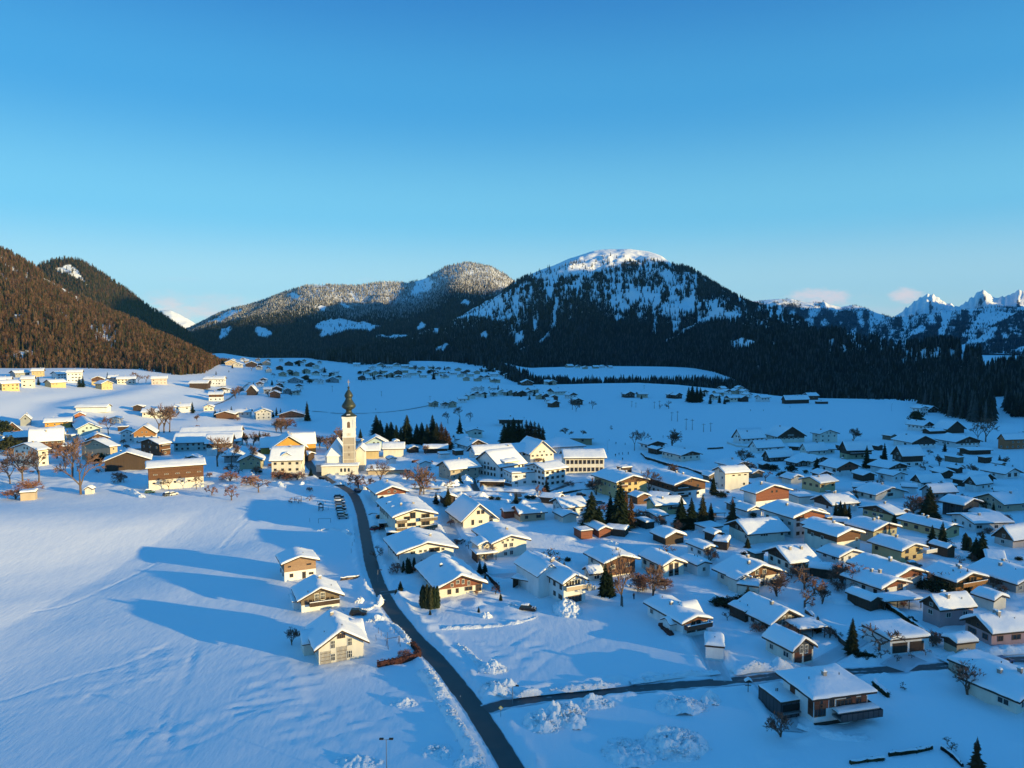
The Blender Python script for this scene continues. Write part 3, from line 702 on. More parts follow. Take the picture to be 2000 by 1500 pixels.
def belt(poly, n, size, mode, key, zoff=0.0):
    """trees growing on the flat inside an area of the valley floor"""
    xs_ = [a for a, b in poly]; ys_ = [b for a, b in poly]
    wp = [flat(*p) for p in poly]
    x0, x1 = min(a for a, b in wp), max(a for a, b in wp); y0, y1 = min(b for a, b in wp), max(b for a, b in wp)
    x = gr.uniform(x0, x1, n * 4); y = gr.uniform(y0, y1, n * 4)
    k = inpoly(x, y, wp); x = x[k][:n]; y = y[k][:n]
    FORESTS.setdefault((mode, key), []).append((x, y, base_h(x, y) - .5, size * gr.uniform(.55, 1.2, len(x))))
belt([(1010, 745), (1060, 742), (1120, 739), (1200, 735), (1300, 733), (1400, 733), (1480, 738), (1600, 748), (1700, 755), (1850, 765), (1850, 778), (1700, 776), (1560, 773), (1450, 762), (1330, 749), (1250, 745.5), (1150, 747), (1040, 750)], 4200, 15, 'dark', 'river_wood')
belt([(985, 738), (1010, 733), (1110, 731), (1110, 741), (1020, 744)], 500, 15, 'dark', 'river_wood')
belt([(430, 703), (520, 698), (560, 700), (600, 703), (570, 706), (470, 706), (430, 709)], 900, 20, 'dark', 'river_wood')
belt([(430, 691), (560, 690), (560, 693), (430, 694.5)], 500, 20, 'dark', 'river_wood')
belt([(700, 706), (820, 700), (860, 705), (990, 722), (1050, 735), (990, 736), (940, 722), (830, 711), (760, 712)], 1800, 22, 'dark', 'river_wood')
belt([(560, 708), (640, 708), (740, 711), (800, 716), (795, 722), (735, 722), (700, 724), (640, 717)], 1300, 22, 'dark', 'river_wood')
belt([(300, 741), (350, 738), (400, 735), (415, 727), (425, 737), (400, 744), (350, 748)], 300, 16, 'mixed', 'hill_wood')
belt([(0, 727), (60, 727), (140, 727), (250, 730), (250, 735), (120, 732), (0, 735)], 220, 12, 'mixed', 'hill_wood')
belt([(1790, 784), (1850, 782), (1930, 790), (1945, 815), (1930, 828), (1860, 815), (1830, 800)], 420, 21, 'dark', 'edge_wood')
belt([(1960, 795), (2010, 792), (2100, 800), (2100, 830), (2000, 815), (1975, 812)], 400, 20, 'dark', 'edge_wood')
FLAB = {'hill_wood': 'brown larch and dark spruce wood covering the sunlit hill on the left', 'mountain_wood': 'dark spruce forest on the mountain slopes',
        'river_wood': 'dark spruce belt across the valley floor behind the snow fields', 'edge_wood': 'dark spruce edge above the hamlet on the right'}
_done = {}
for (mode, key), L in FORESTS.items():
    x, y, z, s = [np.concatenate([a[i] for a in L]) for i in range(4)]
    print('forest', mode, key, len(x))
    gn_forest(key, mode, x, y, z, s, FLAB.get(key))
# ------------------------------------------------------------------ building materials
WALLS = {'white': (0.78, 0.78, 0.78), 'cream': (0.72, 0.68, 0.60), 'beige': (0.50, 0.40, 0.29), 'yellow': (0.58, 0.45, 0.24), 'ochre': (0.62, 0.33, 0.07), 'grey': (0.30, 0.32, 0.34),
         'pink': (0.50, 0.33, 0.33), 'orange': (0.42, 0.15, 0.07), 'redbrown': (0.34, 0.11, 0.065), 'khaki': (0.32, 0.27, 0.17), 'green': (0.42, 0.38, 0.24), 'teal': (0.48, 0.60, 0.60), 'rose': (0.60, 0.50, 0.46), 'stone': (0.44, 0.38, 0.31)}
for k_, c_ in WALLS.items():
    M[k_] = mat(k_ + ' render', c_, 0.85, bump=[(6, 0.02)], var=(0.5, tuple(v * 0.86 for v in c_), (1, 1, .35)))
M['wood'] = boards('brown boards', (0.105, 0.052, 0.032), (0.165, 0.085, 0.052))
M['lightwood'] = boards('larch boards', (0.26, 0.165, 0.11), (0.36, 0.24, 0.16))
M['greywood'] = boards('weathered boards', (0.15, 0.12, 0.095), (0.24, 0.19, 0.14), horizontal=False)
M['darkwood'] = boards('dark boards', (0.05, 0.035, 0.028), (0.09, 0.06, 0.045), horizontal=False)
M['redwood'] = boards('red brown boards', (0.17, 0.062, 0.042), (0.25, 0.095, 0.06))
M['orangewood'] = boards('honey boards', (0.30, 0.14, 0.05), (0.42, 0.21, 0.08))
M['slate'] = boards('slate panels', (0.055, 0.06, 0.07), (0.075, 0.08, 0.09), 1.1, False)
M['eave'] = mat('eave timber', (0.055, 0.034, 0.024), 0.8)
M['darkeave'] = mat('dark eave timber', (0.03, 0.025, 0.022), 0.8)
M['frame'] = mat('white window frame', (0.62, 0.60, 0.56), 0.6)
M['brownframe'] = mat('brown window frame', (0.12, 0.07, 0.045), 0.6)
M['glass'] = mat('window glass', (0.02, 0.025, 0.03), 0.12, spec=0.6)
M['metal'] = mat('grey metal', (0.20, 0.21, 0.22), 0.5, metal=0.3)
M['chimney'] = mat('chimney plaster', (0.30, 0.27, 0.25), 0.9)
M['openshade'] = mat('opening shade', (0.018, 0.017, 0.017), 0.9)  # flat near-black colour painted for the shade inside an open front
M['garagedoor'] = boards('garage door boards', (0.11, 0.045, 0.03), (0.15, 0.06, 0.04), 0.25)
class MB:
    def __init__(s): s.v = []; s.f = []; s.m = []
    def box(s, x0, x1, y0, y1, z0, z1, m=0):
        b = len(s.v)
        s.v += [(x0, y0, z0), (x1, y0, z0), (x1, y1, z0), (x0, y1, z0), (x0, y0, z1), (x1, y0, z1), (x1, y1, z1), (x0, y1, z1)]
        for q in ((0, 3, 2, 1), (4, 5, 6, 7), (0, 1, 5, 4), (1, 2, 6, 5), (2, 3, 7, 6), (3, 0, 4, 7)):
            s.f.append(tuple(b + i for i in q)); s.m.append(m)
        return s
    def poly(s, pts, m=0):
        b = len(s.v); s.v += list(pts); s.f.append(tuple(range(b, b + len(pts)))); s.m.append(m); return s
    def prism(s, pts, d, m=0):
        """closed outline pts pushed along vector d"""
        b = len(s.v); n = len(pts); s.v += list(pts); s.v += [tuple(p[i] + d[i] for i in range(3)) for p in pts]
        s.f.append(tuple(range(b, b + n))[::-1]); s.m.append(m)
        s.f.append(tuple(range(b + n, b + 2 * n))); s.m.append(m)
        for i in range(n):
            j = (i + 1) % n; s.f.append((b + i, b + j, b + n + j, b + n + i)); s.m.append(m)
        return s
    def tube(s, a, b_, r0, r1, n=6, m=0):
        a = Vector(a); b_ = Vector(b_); d = (b_ - a)
        if d.length < 1e-6: return s
        d.normalize(); u = d.orthogonal().normalized(); w = d.cross(u); b = len(s.v)
        for p, r in ((a, r0), (b_, r1)):
            for i in range(n):
                t = 6.28318 * i / n; s.v.append(tuple(p + u * (r * math.cos(t)) + w * (r * math.sin(t))))
        for i in range(n):
            j = (i + 1) % n; s.f.append((b + i, b + j, b + n + j, b + n + i)); s.m.append(m)
        if r1 > 0.02: s.f.append(tuple(range(b + n, b + 2 * n))); s.m.append(m)
        return s
    def mesh(s, name, mats, sm=False):
        me = bpy.data.meshes.new(name); me.from_pydata([tuple(map(float, p)) for p in s.v], [], s.f)
        for m in mats: me.materials.append(M[m] if isinstance(m, str) else m)
        me.polygons.foreach_set('material_index', s.m)
        if sm: me.polygons.foreach_set('use_smooth', [True] * len(s.f))
        me.update(); return me
    def build(s, name, mats, parent=None, sm=False, **kw):
        return link(name, s.mesh(name, mats, sm), parent, **kw)
def slab(S, T, zf, top, bot):
    """closed slab over the grid S x T: zf(s,t) is the roof plane, top(s,t) the height added on top, bot added underneath"""
    S = list(S); T = list(T); ns, ntt = len(S), len(T); V = []; F = []
    for k in (0, 1):
        for s in S:
            for t in T:
                V.append((s, t, zf(s, t) + (top(s, t) if k == 0 else bot)))
    n = ns * ntt
    for i in range(ns - 1):
        for j in range(ntt - 1):
            a = i * ntt + j; F.append((a, a + ntt, a + ntt + 1, a + 1)); F.append((n + a, n + a + 1, n + a + ntt + 1, n + a + ntt))
    for j in range(ntt - 1):
        F.append((j, j + 1, n + j + 1, n + j)); a = (ns - 1) * ntt + j; F.append((a + 1, a, n + a, n + a + 1))
    for i in range(ns - 1):
        a = i * ntt; F.append((a + ntt, a, n + a, n + a + ntt)); a = i * ntt + ntt - 1; F.append((a, a + ntt, n + a + ntt, n + a))
    return V, F
def snow_slab(half, hl, zf, ts, seed, ridge=True, step=1.3, worn=0.0):
    e = [0.0, 0.07, 0.28, 0.7]
    ns = max(2, int((half - .7) / step)); a = [half - q for q in e]
    inner = list(np.linspace(0, half - 0.7, ns + 1))[:-1]
    pos = sorted(set([round(v, 3) for v in inner + a])); S_ = [-v for v in pos[::-1] if v > 0] + pos
    nt_ = max(2, int((hl * 2 - 1.4) / step)); T_ = [-hl + q for q in e[:-1]] + list(np.linspace(-hl + .7, hl - .7, nt_ + 1)) + [hl - q for q in e[:-1][::-1]]
    prof = [(0.0, 0.18), (0.07, 0.62), (0.28, 0.9), (0.7, 1.0)]
    def ed(d): return float(np.interp(d, [p[0] for p in prof], [p[1] for p in prof]))
    def top(s, t):
        k = min(ed(half - abs(s)), ed(hl - abs(t)))
        n_ = float(fbm(np.array([s / 2.4 + seed * 7.7]), np.array([t / 2.6 + seed * 3.1]), seed % 91, 3)[0])
        r = -0.12 * math.exp(-(s / 0.5) ** 2) if ridge else 0
        return max(0.05, (ts + 0.30 * n_ * (1 + worn)) * k + r)
    V, F = slab(S_, T_, zf, top, 0.004)
    W_ = []
    for s, t, z in V:
        j = 0.13 * math.sin(t * 1.7 + seed) * math.sin(t * .63 + seed * 2) + .05 * math.sin(t * 4.1); k = 0.10 * math.sin(s * 1.9 + seed) + .04 * math.sin(s * 5.3)
        if half > 1.2 and abs(s) > half - .12: s += math.copysign(j - .02, s); z -= abs(j) * .15
        if hl > 1.2 and abs(t) > hl - .12: t += math.copysign(k - .02, t)
        W_.append((s, t, z))
    return W_, F
# windows: one shared shape per style
def window_mesh(fr, bars=1, cross=False):
    m = MB(); t = 0.09
    m.box(-.5, .5, -.05, .03, 0, t).box(-.5, .5, -.05, .03, 1 - t, 1).box(-.5, -.5 + t, -.05, .03, t, 1 - t).box(.5 - t, .5, -.05, .03, t, 1 - t)
    for i in range(bars):
        x = -.5 + (i + 1) / (bars + 1); m.box(x - .03, x + .03, -.045, .02, t, 1 - t)
    if cross: m.box(-.5 + t, .5 - t, -.044, .02, .55, .59)
    return m.mesh('window', [fr])
PANE = MB().poly([(-.42, -.012, .08), (.42, -.012, .08), (.42, -.012, .93), (-.42, -.012, .93)]).mesh('pane', ['glass'])
PANE_B = MB().poly([(-.42, -.012, .08), (.42, -.012, .08), (.42, -.012, .93), (-.42, -.012, .93)]).mesh('pane', ['openshade'])
def window_far(fr):
    m = MB(); t = .08
    m.box(-.5, .5, -.05, .03, 0, t).box(-.5, .5, -.05, .03, 1 - t, 1).box(-.5, -.5 + t, -.05, .03, t, 1 - t).box(.5 - t, .5, -.05, .03, t, 1 - t).box(-.02, .02, -.045, .02, t, 1 - t)
    m.poly([(-.42, -.012, .08), (.42, -.012, .08), (.42, -.012, .93), (-.42, -.012, .93)], 1)
    return m.mesh('window', [fr, 'glass'])
WIN = {'w': window_mesh('frame'), 'b': window_mesh('brownframe'), 'x': window_mesh('frame', 2, True), 't': window_mesh('brownframe', 3, True)}
WINF = {'w': window_far('frame'), 'b': window_far('brownframe'), 'x': window_far('frame'), 't': window_far('brownframe')}
def window(parent, x, y, z, w, h, rot, style, near, dark=False):
    o = link('window', (WIN if near else WINF)[style], parent)
    o.location = (x, y, z); o.rotation_euler = (0, 0, rot); o.scale = (w, 1, h)
    if near:
        link('pane', PANE, o)
    return o
def solve_len(C, d, tx):
    q = EYE - C[2]
    t = ((tx - 1000) * (C[1] * CP + q * SP) - C[0] * FPX) / (d[0] * FPX - (tx - 1000) * d[1] * CP)
    return t
HOUSES = []; MARKS = []; FOOT = []
import re
def short(lab):
    t = re.split(r',| with | behind | beside | in | at | under | left of| right of| and | whose| below| above| alone| before| between| near | half | on | of the | by | to the | tucked | from | facing| squeezed| cut | ending| looks| peeping| standing| buried', lab)[0]
    return t.strip()
def house(cx, cy, rx, lx, ey, ay, th, kind, wall, up, label, group=None, cat='house', name='house', **k):
    """cx,cy: foot of the wall corner nearest the viewer; rx / lx: where the front and the side wall end; ey: eave row there; ay: gable top row
       kind: A gable on the front wall, B gable on the side wall, F flat, H hipped; 'r' added: the side wall seen is the right one"""
    x, y, z = at(cx, cy)
    a = R(th); u = (math.cos(a), math.sin(a)); v = (-math.sin(a), math.cos(a))
    seed = int(cx * 13 + cy * 7) % 997; g = random.Random(seed)
    if 'r' in kind:
        w = k.get('w') or -solve_len((x, y, z), u, lx); l = k.get('l') or solve_len((x, y, z), v, rx)
    else:
        w = k.get('w') or solve_len((x, y, z), u, rx); l = k.get('l') or (solve_len((x, y, z), v, lx) if lx else 12)
    w = min(max(w, 3.0), 60); l = min(max(l, 3.0), 60)
    if kind[0] == 'A' and lx and 'l' not in k: l *= 1.32
    l += k.get('dl', 0)
    if 'r' in kind: x, y = x - u[0] * w, y - u[1] * w
    cyy = y if 'r' not in kind else y + u[1] * w
    h = k.get('h') or (z_at(ey, cyy) - z)
    h = min(max(h, 2.0), 30)
    K = kind[0]
    span = w if K == 'A' else l
    if ay:
        mid = y + u[1] * w / 2 if K == 'A' else y + v[1] * l / 2
        rise = z_at(ay, mid) - z - h - 0.3
        rise = min(max(rise, span * 0.14), span * 0.62)
    else:
        rise = span / 2 * math.tan(R(k.get('pitch', 21)))
    oe = k.get('oe', min(1.25, span * 0.12)); og = k.get('og', min(1.2, span * 0.11))
    if K == 'F': rise = 0.0
    HOUSES.append((x + u[0] * w / 2 + v[0] * l / 2, y + u[1] * w / 2 + v[1] * l / 2, max(w, l) / 2)); MARKS.append((HOUSES[-1][0], HOUSES[-1][1], short(label)))
    FOOT.append((x, y, u, v, w, l))
    D = y
    near = D < 215
    root = link(name, None, label=label, cat=cat, group=group or k.get('grp'))
    root.location = (x, y, z); root.rotation_euler = (0, 0, a)
    slope = rise / (span / 2) if rise else 0
    hw_ = h + (min(.45, slope * oe * .9) if K in 'AB' else 0.1)
    # walls
    b = MB(); zb = -1.6
    if K == 'A':
        b.prism([(0, 0, zb), (w, 0, zb), (w, 0, hw_), (w / 2, 0, hw_ + rise), (0, 0, hw_)], (0, l, 0))
    elif K == 'B':
        b.prism([(0, 0, zb), (0, l, zb), (0, l, hw_), (0, l / 2, hw_ + rise), (0, 0, hw_)], (w, 0, 0))
        b.f = [tuple(f[::-1]) for f in b.f]
    else:
        b.box(0, w, 0, l, zb, hw_)
    b.build('wall', [wall], root)
    tall = h > 3.4
    uz = min(k.get('uz', h - 2.5 if h > 4.4 else h - 0.15), h - .3)
    if up and K in 'AB':
        c = MB(); e_ = 0.05; cs = []
        sides = k.get('upside', seed % 3 > 0 and h > 4.4)
        if K == 'A':
            for yy, dd in ((-e_, e_), (l, e_)):
                cs.append(MB().prism([(-e_ * sides, yy, uz), (w + e_ * sides, yy, uz), (w + e_ * sides, yy, hw_ - .02), (w / 2, yy, hw_ + rise - .03), (-e_ * sides, yy, hw_ - .02)], (0, dd, 0)))
            if sides: cs.append(MB().box(-e_, 0, 0, l, uz, hw_ - .02)); cs.append(MB().box(w, w + e_, 0, l, uz, hw_ - .02))
        else:
            for xx, dd in ((-e_, e_), (w, e_)):
                cs.append(MB().prism([(xx, -e_ * sides, uz), (xx, -e_ * sides, hw_ - .02), (xx, l / 2, hw_ + rise - .03), (xx, l + e_ * sides, hw_ - .02), (xx, l + e_ * sides, uz)], (dd, 0, 0)))
            if sides: cs.append(MB().box(0, w, -e_, 0, uz, hw_ - .02)); cs.append(MB().box(0, w, l, l + e_, uz, hw_ - .02))
        for c in cs: c.build('boarding', [up], root)
    if up and K in 'FH':
        MB().box(-.05, w + .05, -.05, l + .05, uz, hw_ - .02).build('boarding', [up], root)
    # roof plane in local axes: s across the ridge, t along it
    half = span / 2 + oe; hl = (l if K == 'A' else w) / 2 + og
    if K == 'H':
        half = l / 2 + oe; hl = w / 2 + oe
        sl = k.get('hs', 0.28)
        top_z = hw_ + sl * (l / 2)
        def zf(s, t): return top_z - sl * max(abs(s), abs(t) - max(0, hl - half))
    elif K == 'F':
        half = l / 2 + k.get('fo', .25); hl = w / 2 + k.get('fo', .25)
        def zf(s, t): return hw_ + k.get('tilt', 0) * s
    else:
        def zf(s, t): return hw_ + rise - slope * abs(s)
    def place(V):
        if K == 'A': return [(w / 2 + s, l / 2 + t, zz) for s, t, zz in V]
        return [(w / 2 + t, l / 2 - s, zz) for s, t, zz in V]
    if K in 'AB': S_ = [-half, 0, half]; T_ = [-hl, hl]
    elif K == 'F': S_ = [-half, half]; T_ = [-hl, hl]
    else:
        S_ = sorted(set([-half, -half * .5, 0, half * .5, half])); T_ = sorted(set([-hl, -(hl - half) if hl > half else 0, 0, (hl - half) if hl > half else 0, hl] + list(np.linspace(-hl, hl, 9))))
    V, F = slab(S_, T_, zf, lambda s, t: 0.24, -0.14)
    me = bpy.data.meshes.new('roof'); me.from_pydata(place(V), [], F); me.materials.append(M[k.get('eave', 'eave')]); me.update()
    roof = link('roof', me, root)
    ts = k.get('snow', 0.5)
    V, F = snow_slab(half - 0.03, hl - 0.03, lambda s, t: zf(s, t) + 0.24, ts, seed, K in 'AB', 1.2 if near else 2.2, k.get('worn', 0))
    me = bpy.data.meshes.new('roof_snow'); me.from_pydata(place(V), [], F); me.materials.append(M['rsnow']); me.polygons.foreach_set('use_smooth', [True] * len(F)); me.update()
    link('roof_snow', me, root)
    # chimneys
    for i in range(k.get('chim', 1 if w * l > 60 else 0)):
        s0 = g.uniform(-.22, .22) * span if K in 'AB' else g.uniform(-.3, .3) * l; t0 = g.uniform(-.3, .3) * hl * 2 * .7
        p = place([(s0, t0, zf(s0, t0))])[0]
        c = MB().box(-.35, .35, -.35, .35, -.3, 1.35).box(-.45, .45, -.45, .45, 1.35, 1.45)
        o = c.build('chimney', ['chimney'], root); o.location = p
        V2, F2 = snow_slab(.42, .42, lambda s, t: 1.452, 0.22, seed + i, False, .5)
        me = bpy.data.meshes.new('snow_cap'); me.from_pydata(V2, [], F2); me.materials.append(M['rsnow']); me.update(); link('snow_cap', me, o)
    for i in range(k.get('vents', 0 if not near else 2)):
        s0 = g.uniform(-.35, .35) * span if K in 'AB' else 0; t0 = g.uniform(-.8, .8) * hl
        p = place([(s0, t0, zf(s0, t0))])[0]
        o = MB().tube((0, 0, 0), (0, 0, 1.05), .09, .09, 6).build('vent_pipe', ['darkeave'], root); o.location = p
    # windows
    st = k.get('win', g.choice('wwb'))
    def row_fill(length, fz, place_fn, rot, gable, zmax, dens=1.0):
        nf = max(1, int((h + .5) / 2.75))
        cols = max(1, int((length - 1.2) / (k.get('wsp', 3.0))))
        ww = k.get('ww', g.choice((1.1, 1.25, 1.5))); wh = k.get('wh', 1.25)
        for r_ in range(nf):
            zb_ = 0.95 + r_ * (h - 0.2) / nf if nf > 1 else max(0.7, h - 2.0)
            if zb_ + wh > h + .1 and not gable: zb_ = h - wh - .15
            for c_ in range(cols):
                if g.random() > dens * k.get('wd', .86): continue
                xx = length * (c_ + .5) / cols + (0 if k.get('reg') else g.uniform(-.25, .25)); ww_ = ww if k.get('reg') or g.random() < .8 else ww * 1.6
                place_fn(xx, zb_, ww_, wh, rot)
        if gable and rise > 1.7:
            n2 = 2 if span > 9 else 1
            for c_ in range(n2):
                xx = length / 2 + (c_ - (n2 - 1) / 2) * 2.6
                place_fn(xx, h + .15, 1.0, min(1.15, rise * .42), rot)
    if k.get('windows', True):
        off = 0.075 if up else 0.05
        def pf(xx, zz, ww, hh, rot): window(root, xx, -off, zz, ww, hh, 0, st, near)
        def pl(xx, zz, ww, hh, rot): window(root, -off, l - xx, zz, ww, hh, -math.pi / 2, st, near)
        def pr(xx, zz, ww, hh, rot): window(root, w + off, xx, zz, ww, hh, math.pi / 2, st, near)
        if not k.get('nofront'): row_fill(w, 0, pf, 0, K == 'A', h)
        if not k.get('noside'):
            if 'r' not in kind: row_fill(l, 0, pl, 0, K == 'B', h, .8)
            row_fill(l, 0, pr, 0, K == 'B', h, .8 if 'r' in kind else .5)
    # balconies: (x0, x1, z, rail material, depth)
    for bx0, bx1, bz, bm, bd in k.get('balc', ()):
        X0, X1 = bx0 * w, bx1 * w; bz = min(bz, h - 1.3)
        c = MB(); c.box(X0, X1, -bd, -.01, bz - .18, bz, 0)
        c.box(X0, X1, -bd - .05, -bd, bz - .1, bz + .95, 1).box(X0 - .05, X0, -bd - .05, -.02, bz - .1, bz + .95, 1).box(X1, X1 + .05, -bd - .05, -.02, bz - .1, bz + .95, 1)
        o = c.build('balcony', ['eave', bm], root)
        MB().box(X0 - .06, X1 + .06, -bd - .1, -bd + .04, bz + .952, bz + 1.1).box(X0 + .02, X1 - .02, -bd + .06, -.1, bz + .004, bz + .28).build('snow_cap', ['rsnow'], o)
    for gx0, gx1, gz0, gz1, gm in k.get('doors', ()):
        o = MB().box(gx0 * w, gx1 * w, -.06, .02, gz0, gz1).build('garage_door' if gx1 * w - gx0 * w > 1.6 else 'door', [gm], root)
    for gx0, gx1, gz0, gz1, gm in k.get('sidedoors', ()):
        MB().box(-.06, .02, l * (1 - gx1), l * (1 - gx0), gz0, gz1).build('door', [gm], root)
    for (ex, ez, ew, eh, es) in k.get('extra', ()):      # single windows on the front wall, as fractions of width
        zm = h + rise * (1 - abs(2 * ex - 1)) - .45 if K == 'A' else h - .25
        eh = min(eh, zm - .3); ez = min(ez, zm - eh)
        if eh < .4 or ex > 1: continue
        window(root, ex * w, -.08, ez, ew, eh, 0, es, near)
    for (ex, ez, ew, eh, es) in k.get('sidewin', ()):
        window(root, -.08, l * (1 - ex), ez, ew, eh, -math.pi / 2, es, near)
    if k.get('dump'): print('house', cx, cy, 'w %.1f l %.1f h %.1f rise %.1f D %.0f' % (w, l, h, rise, y))
    if w < 4 or w > 34 or l > 36 or h > 14 or h < 2.2: print('CHECK', cx, cy, 'w %.1f l %.1f h %.1f rise %.1f D %.0f' % (w, l, h, rise, y))
    return dict(root=root, w=w, l=l, h=h, rise=rise, u=u, v=v, p=(x, y, z), slope=slope, zf=zf, half=half, hl=hl)
# ------------------------------------------------------------------ the three houses on the left of the road
h1 = house(556, 1136, 617, 548, 1102, 1087, 26, 'A', 'white', 'lightwood', 'small house with pale larch gable, farthest of the three left of the road', 'three new houses beside the open field', l=8.5, uz=2.7, upside=True, chim=0, win='b', nofront=True,
     extra=[(.22, 1.0, 1.0, 1.1, 'b'), (.62, .2, 1.0, 2.0, 'b'), (.85, 1.1, 1.3, .7, 'b'), (.16, 4.0, .9, .45, 'b'), (.78, 4.0, 1.4, .5, 'b')], wd=.4)
h2 = house(589, 1197, 663, 574, 1173, 1149, 24, 'A', 'white', 'greywood', 'middle house of the three left of the road, weathered boards and glazed gable', 'three new houses beside the open field', l=9.5, uz=1.9, upside=True, chim=1, win='b', nofront=True,
     extra=[(.40, 4.3, 1.2, 2.1, 'x'), (.56, 4.3, 1.2, 2.1, 'x')] + [(.12 + .115 * i, 2.1, .85, 1.1, 'b') for i in range(7)], wd=.4, balc=[(.2, .98, 1.75, 'darkwood', 1.3)])
h3 = house(623, 1300, 710, 598, 1267, 1231, 24, 'A', 'cream', None, 'nearest house of the three left of the road, cream gable with wooden trellis', 'three new houses beside the open field', l=11.5, chim=1, win='x', nofront=True, eave='eave',
     extra=[(.31, 3.5, 1.0, 1.9, 'x'), (.69, 3.5, 1.0, 1.9, 'x'), (.31, .5, 1.0, 1.7, 'x'), (.68, .5, 1.25, 1.8, 'x'), (.5, 6.7, 1.7, 1.0, 't')], worn=.3)
tb = MB()
for i in range(17):
    for x0 in (.04, .40):
        if i < 9: tb.box(h3['w'] * (x0 + i * .027), h3['w'] * (x0 + i * .027) + .05, -.09, -.04, 0.1, 2.9 + .5 * (x0 > .2))
for x0 in (.04, .40):
    for zz in (.8, 1.6, 2.4): tb.box(h3['w'] * x0, h3['w'] * (x0 + .22), -.075, -.035, zz, zz + .05)
tb.build('trellis', ['brownframe'], h3['root'])
# side gable wing of the nearest house
def wing(H, x0, y0, w, l, h, rise, axis, wall, up=None, eave='eave', snow=.45, seed=3, oh=.6, name='wing'):
    """a lower or crossing roofed part that belongs to house H (local metres)"""
    b = MB()
    if axis == 'x': b.prism([(x0, y0, -1.5), (x0, y0 + l, -1.5), (x0, y0 + l, h), (x0, y0 + l / 2, h + rise), (x0, y0, h)], (w, 0, 0)); b.f = [tuple(f[::-1]) for f in b.f]
    else: b.prism([(x0, y0, -1.5), (x0 + w, y0, -1.5), (x0 + w, y0, h), (x0 + w / 2, y0, h + rise), (x0, y0, h)], (0, l, 0))
    o = b.build(name, [wall], H['root'])
    span = l if axis == 'x' else w; half = span / 2 + oh; hl = (w if axis == 'x' else l) / 2 + oh * .7; sl = rise / (span / 2)
    zf = lambda s, t: h + rise - sl * abs(s)
    def place(V):
        return [((x0 + w / 2 + t, y0 + l / 2 - s, z) if axis == 'x' else (x0 + w / 2 + s, y0 + l / 2 + t, z)) for s, t, z in V]
    V, F = slab([-half, 0, half] if rise else [-half, half], [-hl, hl], zf, lambda s, t: .2, .02)
    me = bpy.data.meshes.new('roof'); me.from_pydata(place(V), [], F); me.materials.append(M[eave]); me.update(); link('roof', me, o)
    V, F = snow_slab(half - .03, hl - .03, lambda s, t: zf(s, t) + .2, snow, seed, rise > 0, 1.5)
    me = bpy.data.meshes.new('roof_snow'); me.from_pydata(place(V), [], F); me.materials.append(M['rsnow']); me.polygons.foreach_set('use_smooth', [True] * len(F)); me.update(); link('roof_snow', me, o)
    return o
wing(h3, h3['w'] * .5, h3['l'] * .45, h3['w'] * .5 + 1.2, 5.5, h3['h'] - .3, 2.0, 'x', 'cream', seed=5)
wing(h3, -2.2, h3['l'] * .55, h3['w'] * .4, 5.0, h3['h'] - .8, 1.6, 'x', 'cream', seed=9)
wing(h2, -1.6, h2['l'] * .3, 1.7, 5.5, 2.2, .0, 'x', 'white', seed=12, snow=.3)
# ------------------------------------------------------------------ along the road and in the middle
G1 = 'houses of the village street'
hp = house(738, 987, 793, 733, 965, 951, 23, 'A', 'white', 'redwood', 'white house with red brown gable, first beside the church bend', G1, l=15, uz=4.2, extra=[(.12, .6, 1.3, 3.0, 'b')], wd=.4)
hq = house(772, 1052, 848, 760, 1011, 996, 22, 'A', 'cream', None, 'tall cream apartment house with stacked balconies beside the road', G1, l=26, chim=2, nofront=True, win='t',
      extra=[(.30, 6.0, 2.2, 1.5, 't'), (.16, 3.6, 2.6, 1.6, 't'), (.42, 3.9, 3.2, 1.2, 't'), (.42, 1.0, 3.4, 1.4, 't'), (.16, .6, 2.2, 1.6, 't'), (.45, 7.9, 2.0, 2.2, 't'), (.78, 6.2, 3.0, 2.6, 't'), (.78, 3.4, 3.0, 1.8, 't'), (.75, .6, 3.2, 1.8, 't')],
      balc=[(.02, .28, 5.7, 'greywood', 1.2), (.62, 1.06, 5.7, 'greywood', 1.5), (.02, .28, 3.0, 'greywood', 1.2), (.62, 1.06, 3.0, 'greywood', 1.5)], worn=.8)
for yy in (.35, .6):
    wing(hq, 1.0, hq['l'] * yy, 4.2, 2.6, hq['h'] + hq['rise'] * .35, .9, 'x', 'cream', seed=int(yy * 40), oh=.35, name='dormer')
hr = house(905, 1031, 966, 895, 1017, 986, 22, 'A', 'cream', None, 'steep roofed pale peach house with three small skylights behind the street', G1, l=18, chim=0, nofront=True, ww=1.3,
      extra=[(.48, 4.6, 1.2, 1.4, 'b'), (.62, 4.6, 1.2, 1.4, 'b'), (.88, 4.5, 1.3, 1.3, 'b'), (.30, .7, 1.0, 2.0, 'b'), (.55, 1.1, 1.6, 1.3, 'w'), (.88, 1.1, 1.6, 1.3, 'w')], balc=[(.92, 1.12, 3.6, 'frame', 1.0)])
hs = house(781, 1110, 886, 774, 1082, 1066, 22, 'A', 'white', None, 'broad white house with one wide low roof above two dark columnar shrubs', G1, l=17, chim=1, nofront=True,
      extra=[(.24, 4.0, 1.6, .9, 'w'), (.38, 4.2, .9, .8, 'w'), (.47, 4.2, .9, .8, 'w'), (.64, 4.0, 3.4, 1.3, 'b'), (.80, 4.1, 1.0, .9, 'w'), (.40, 1.0, .9, .9, 'w'), (.49, 1.0, .9, .9, 'w'), (.58, 1.0, .9, .9, 'w')])
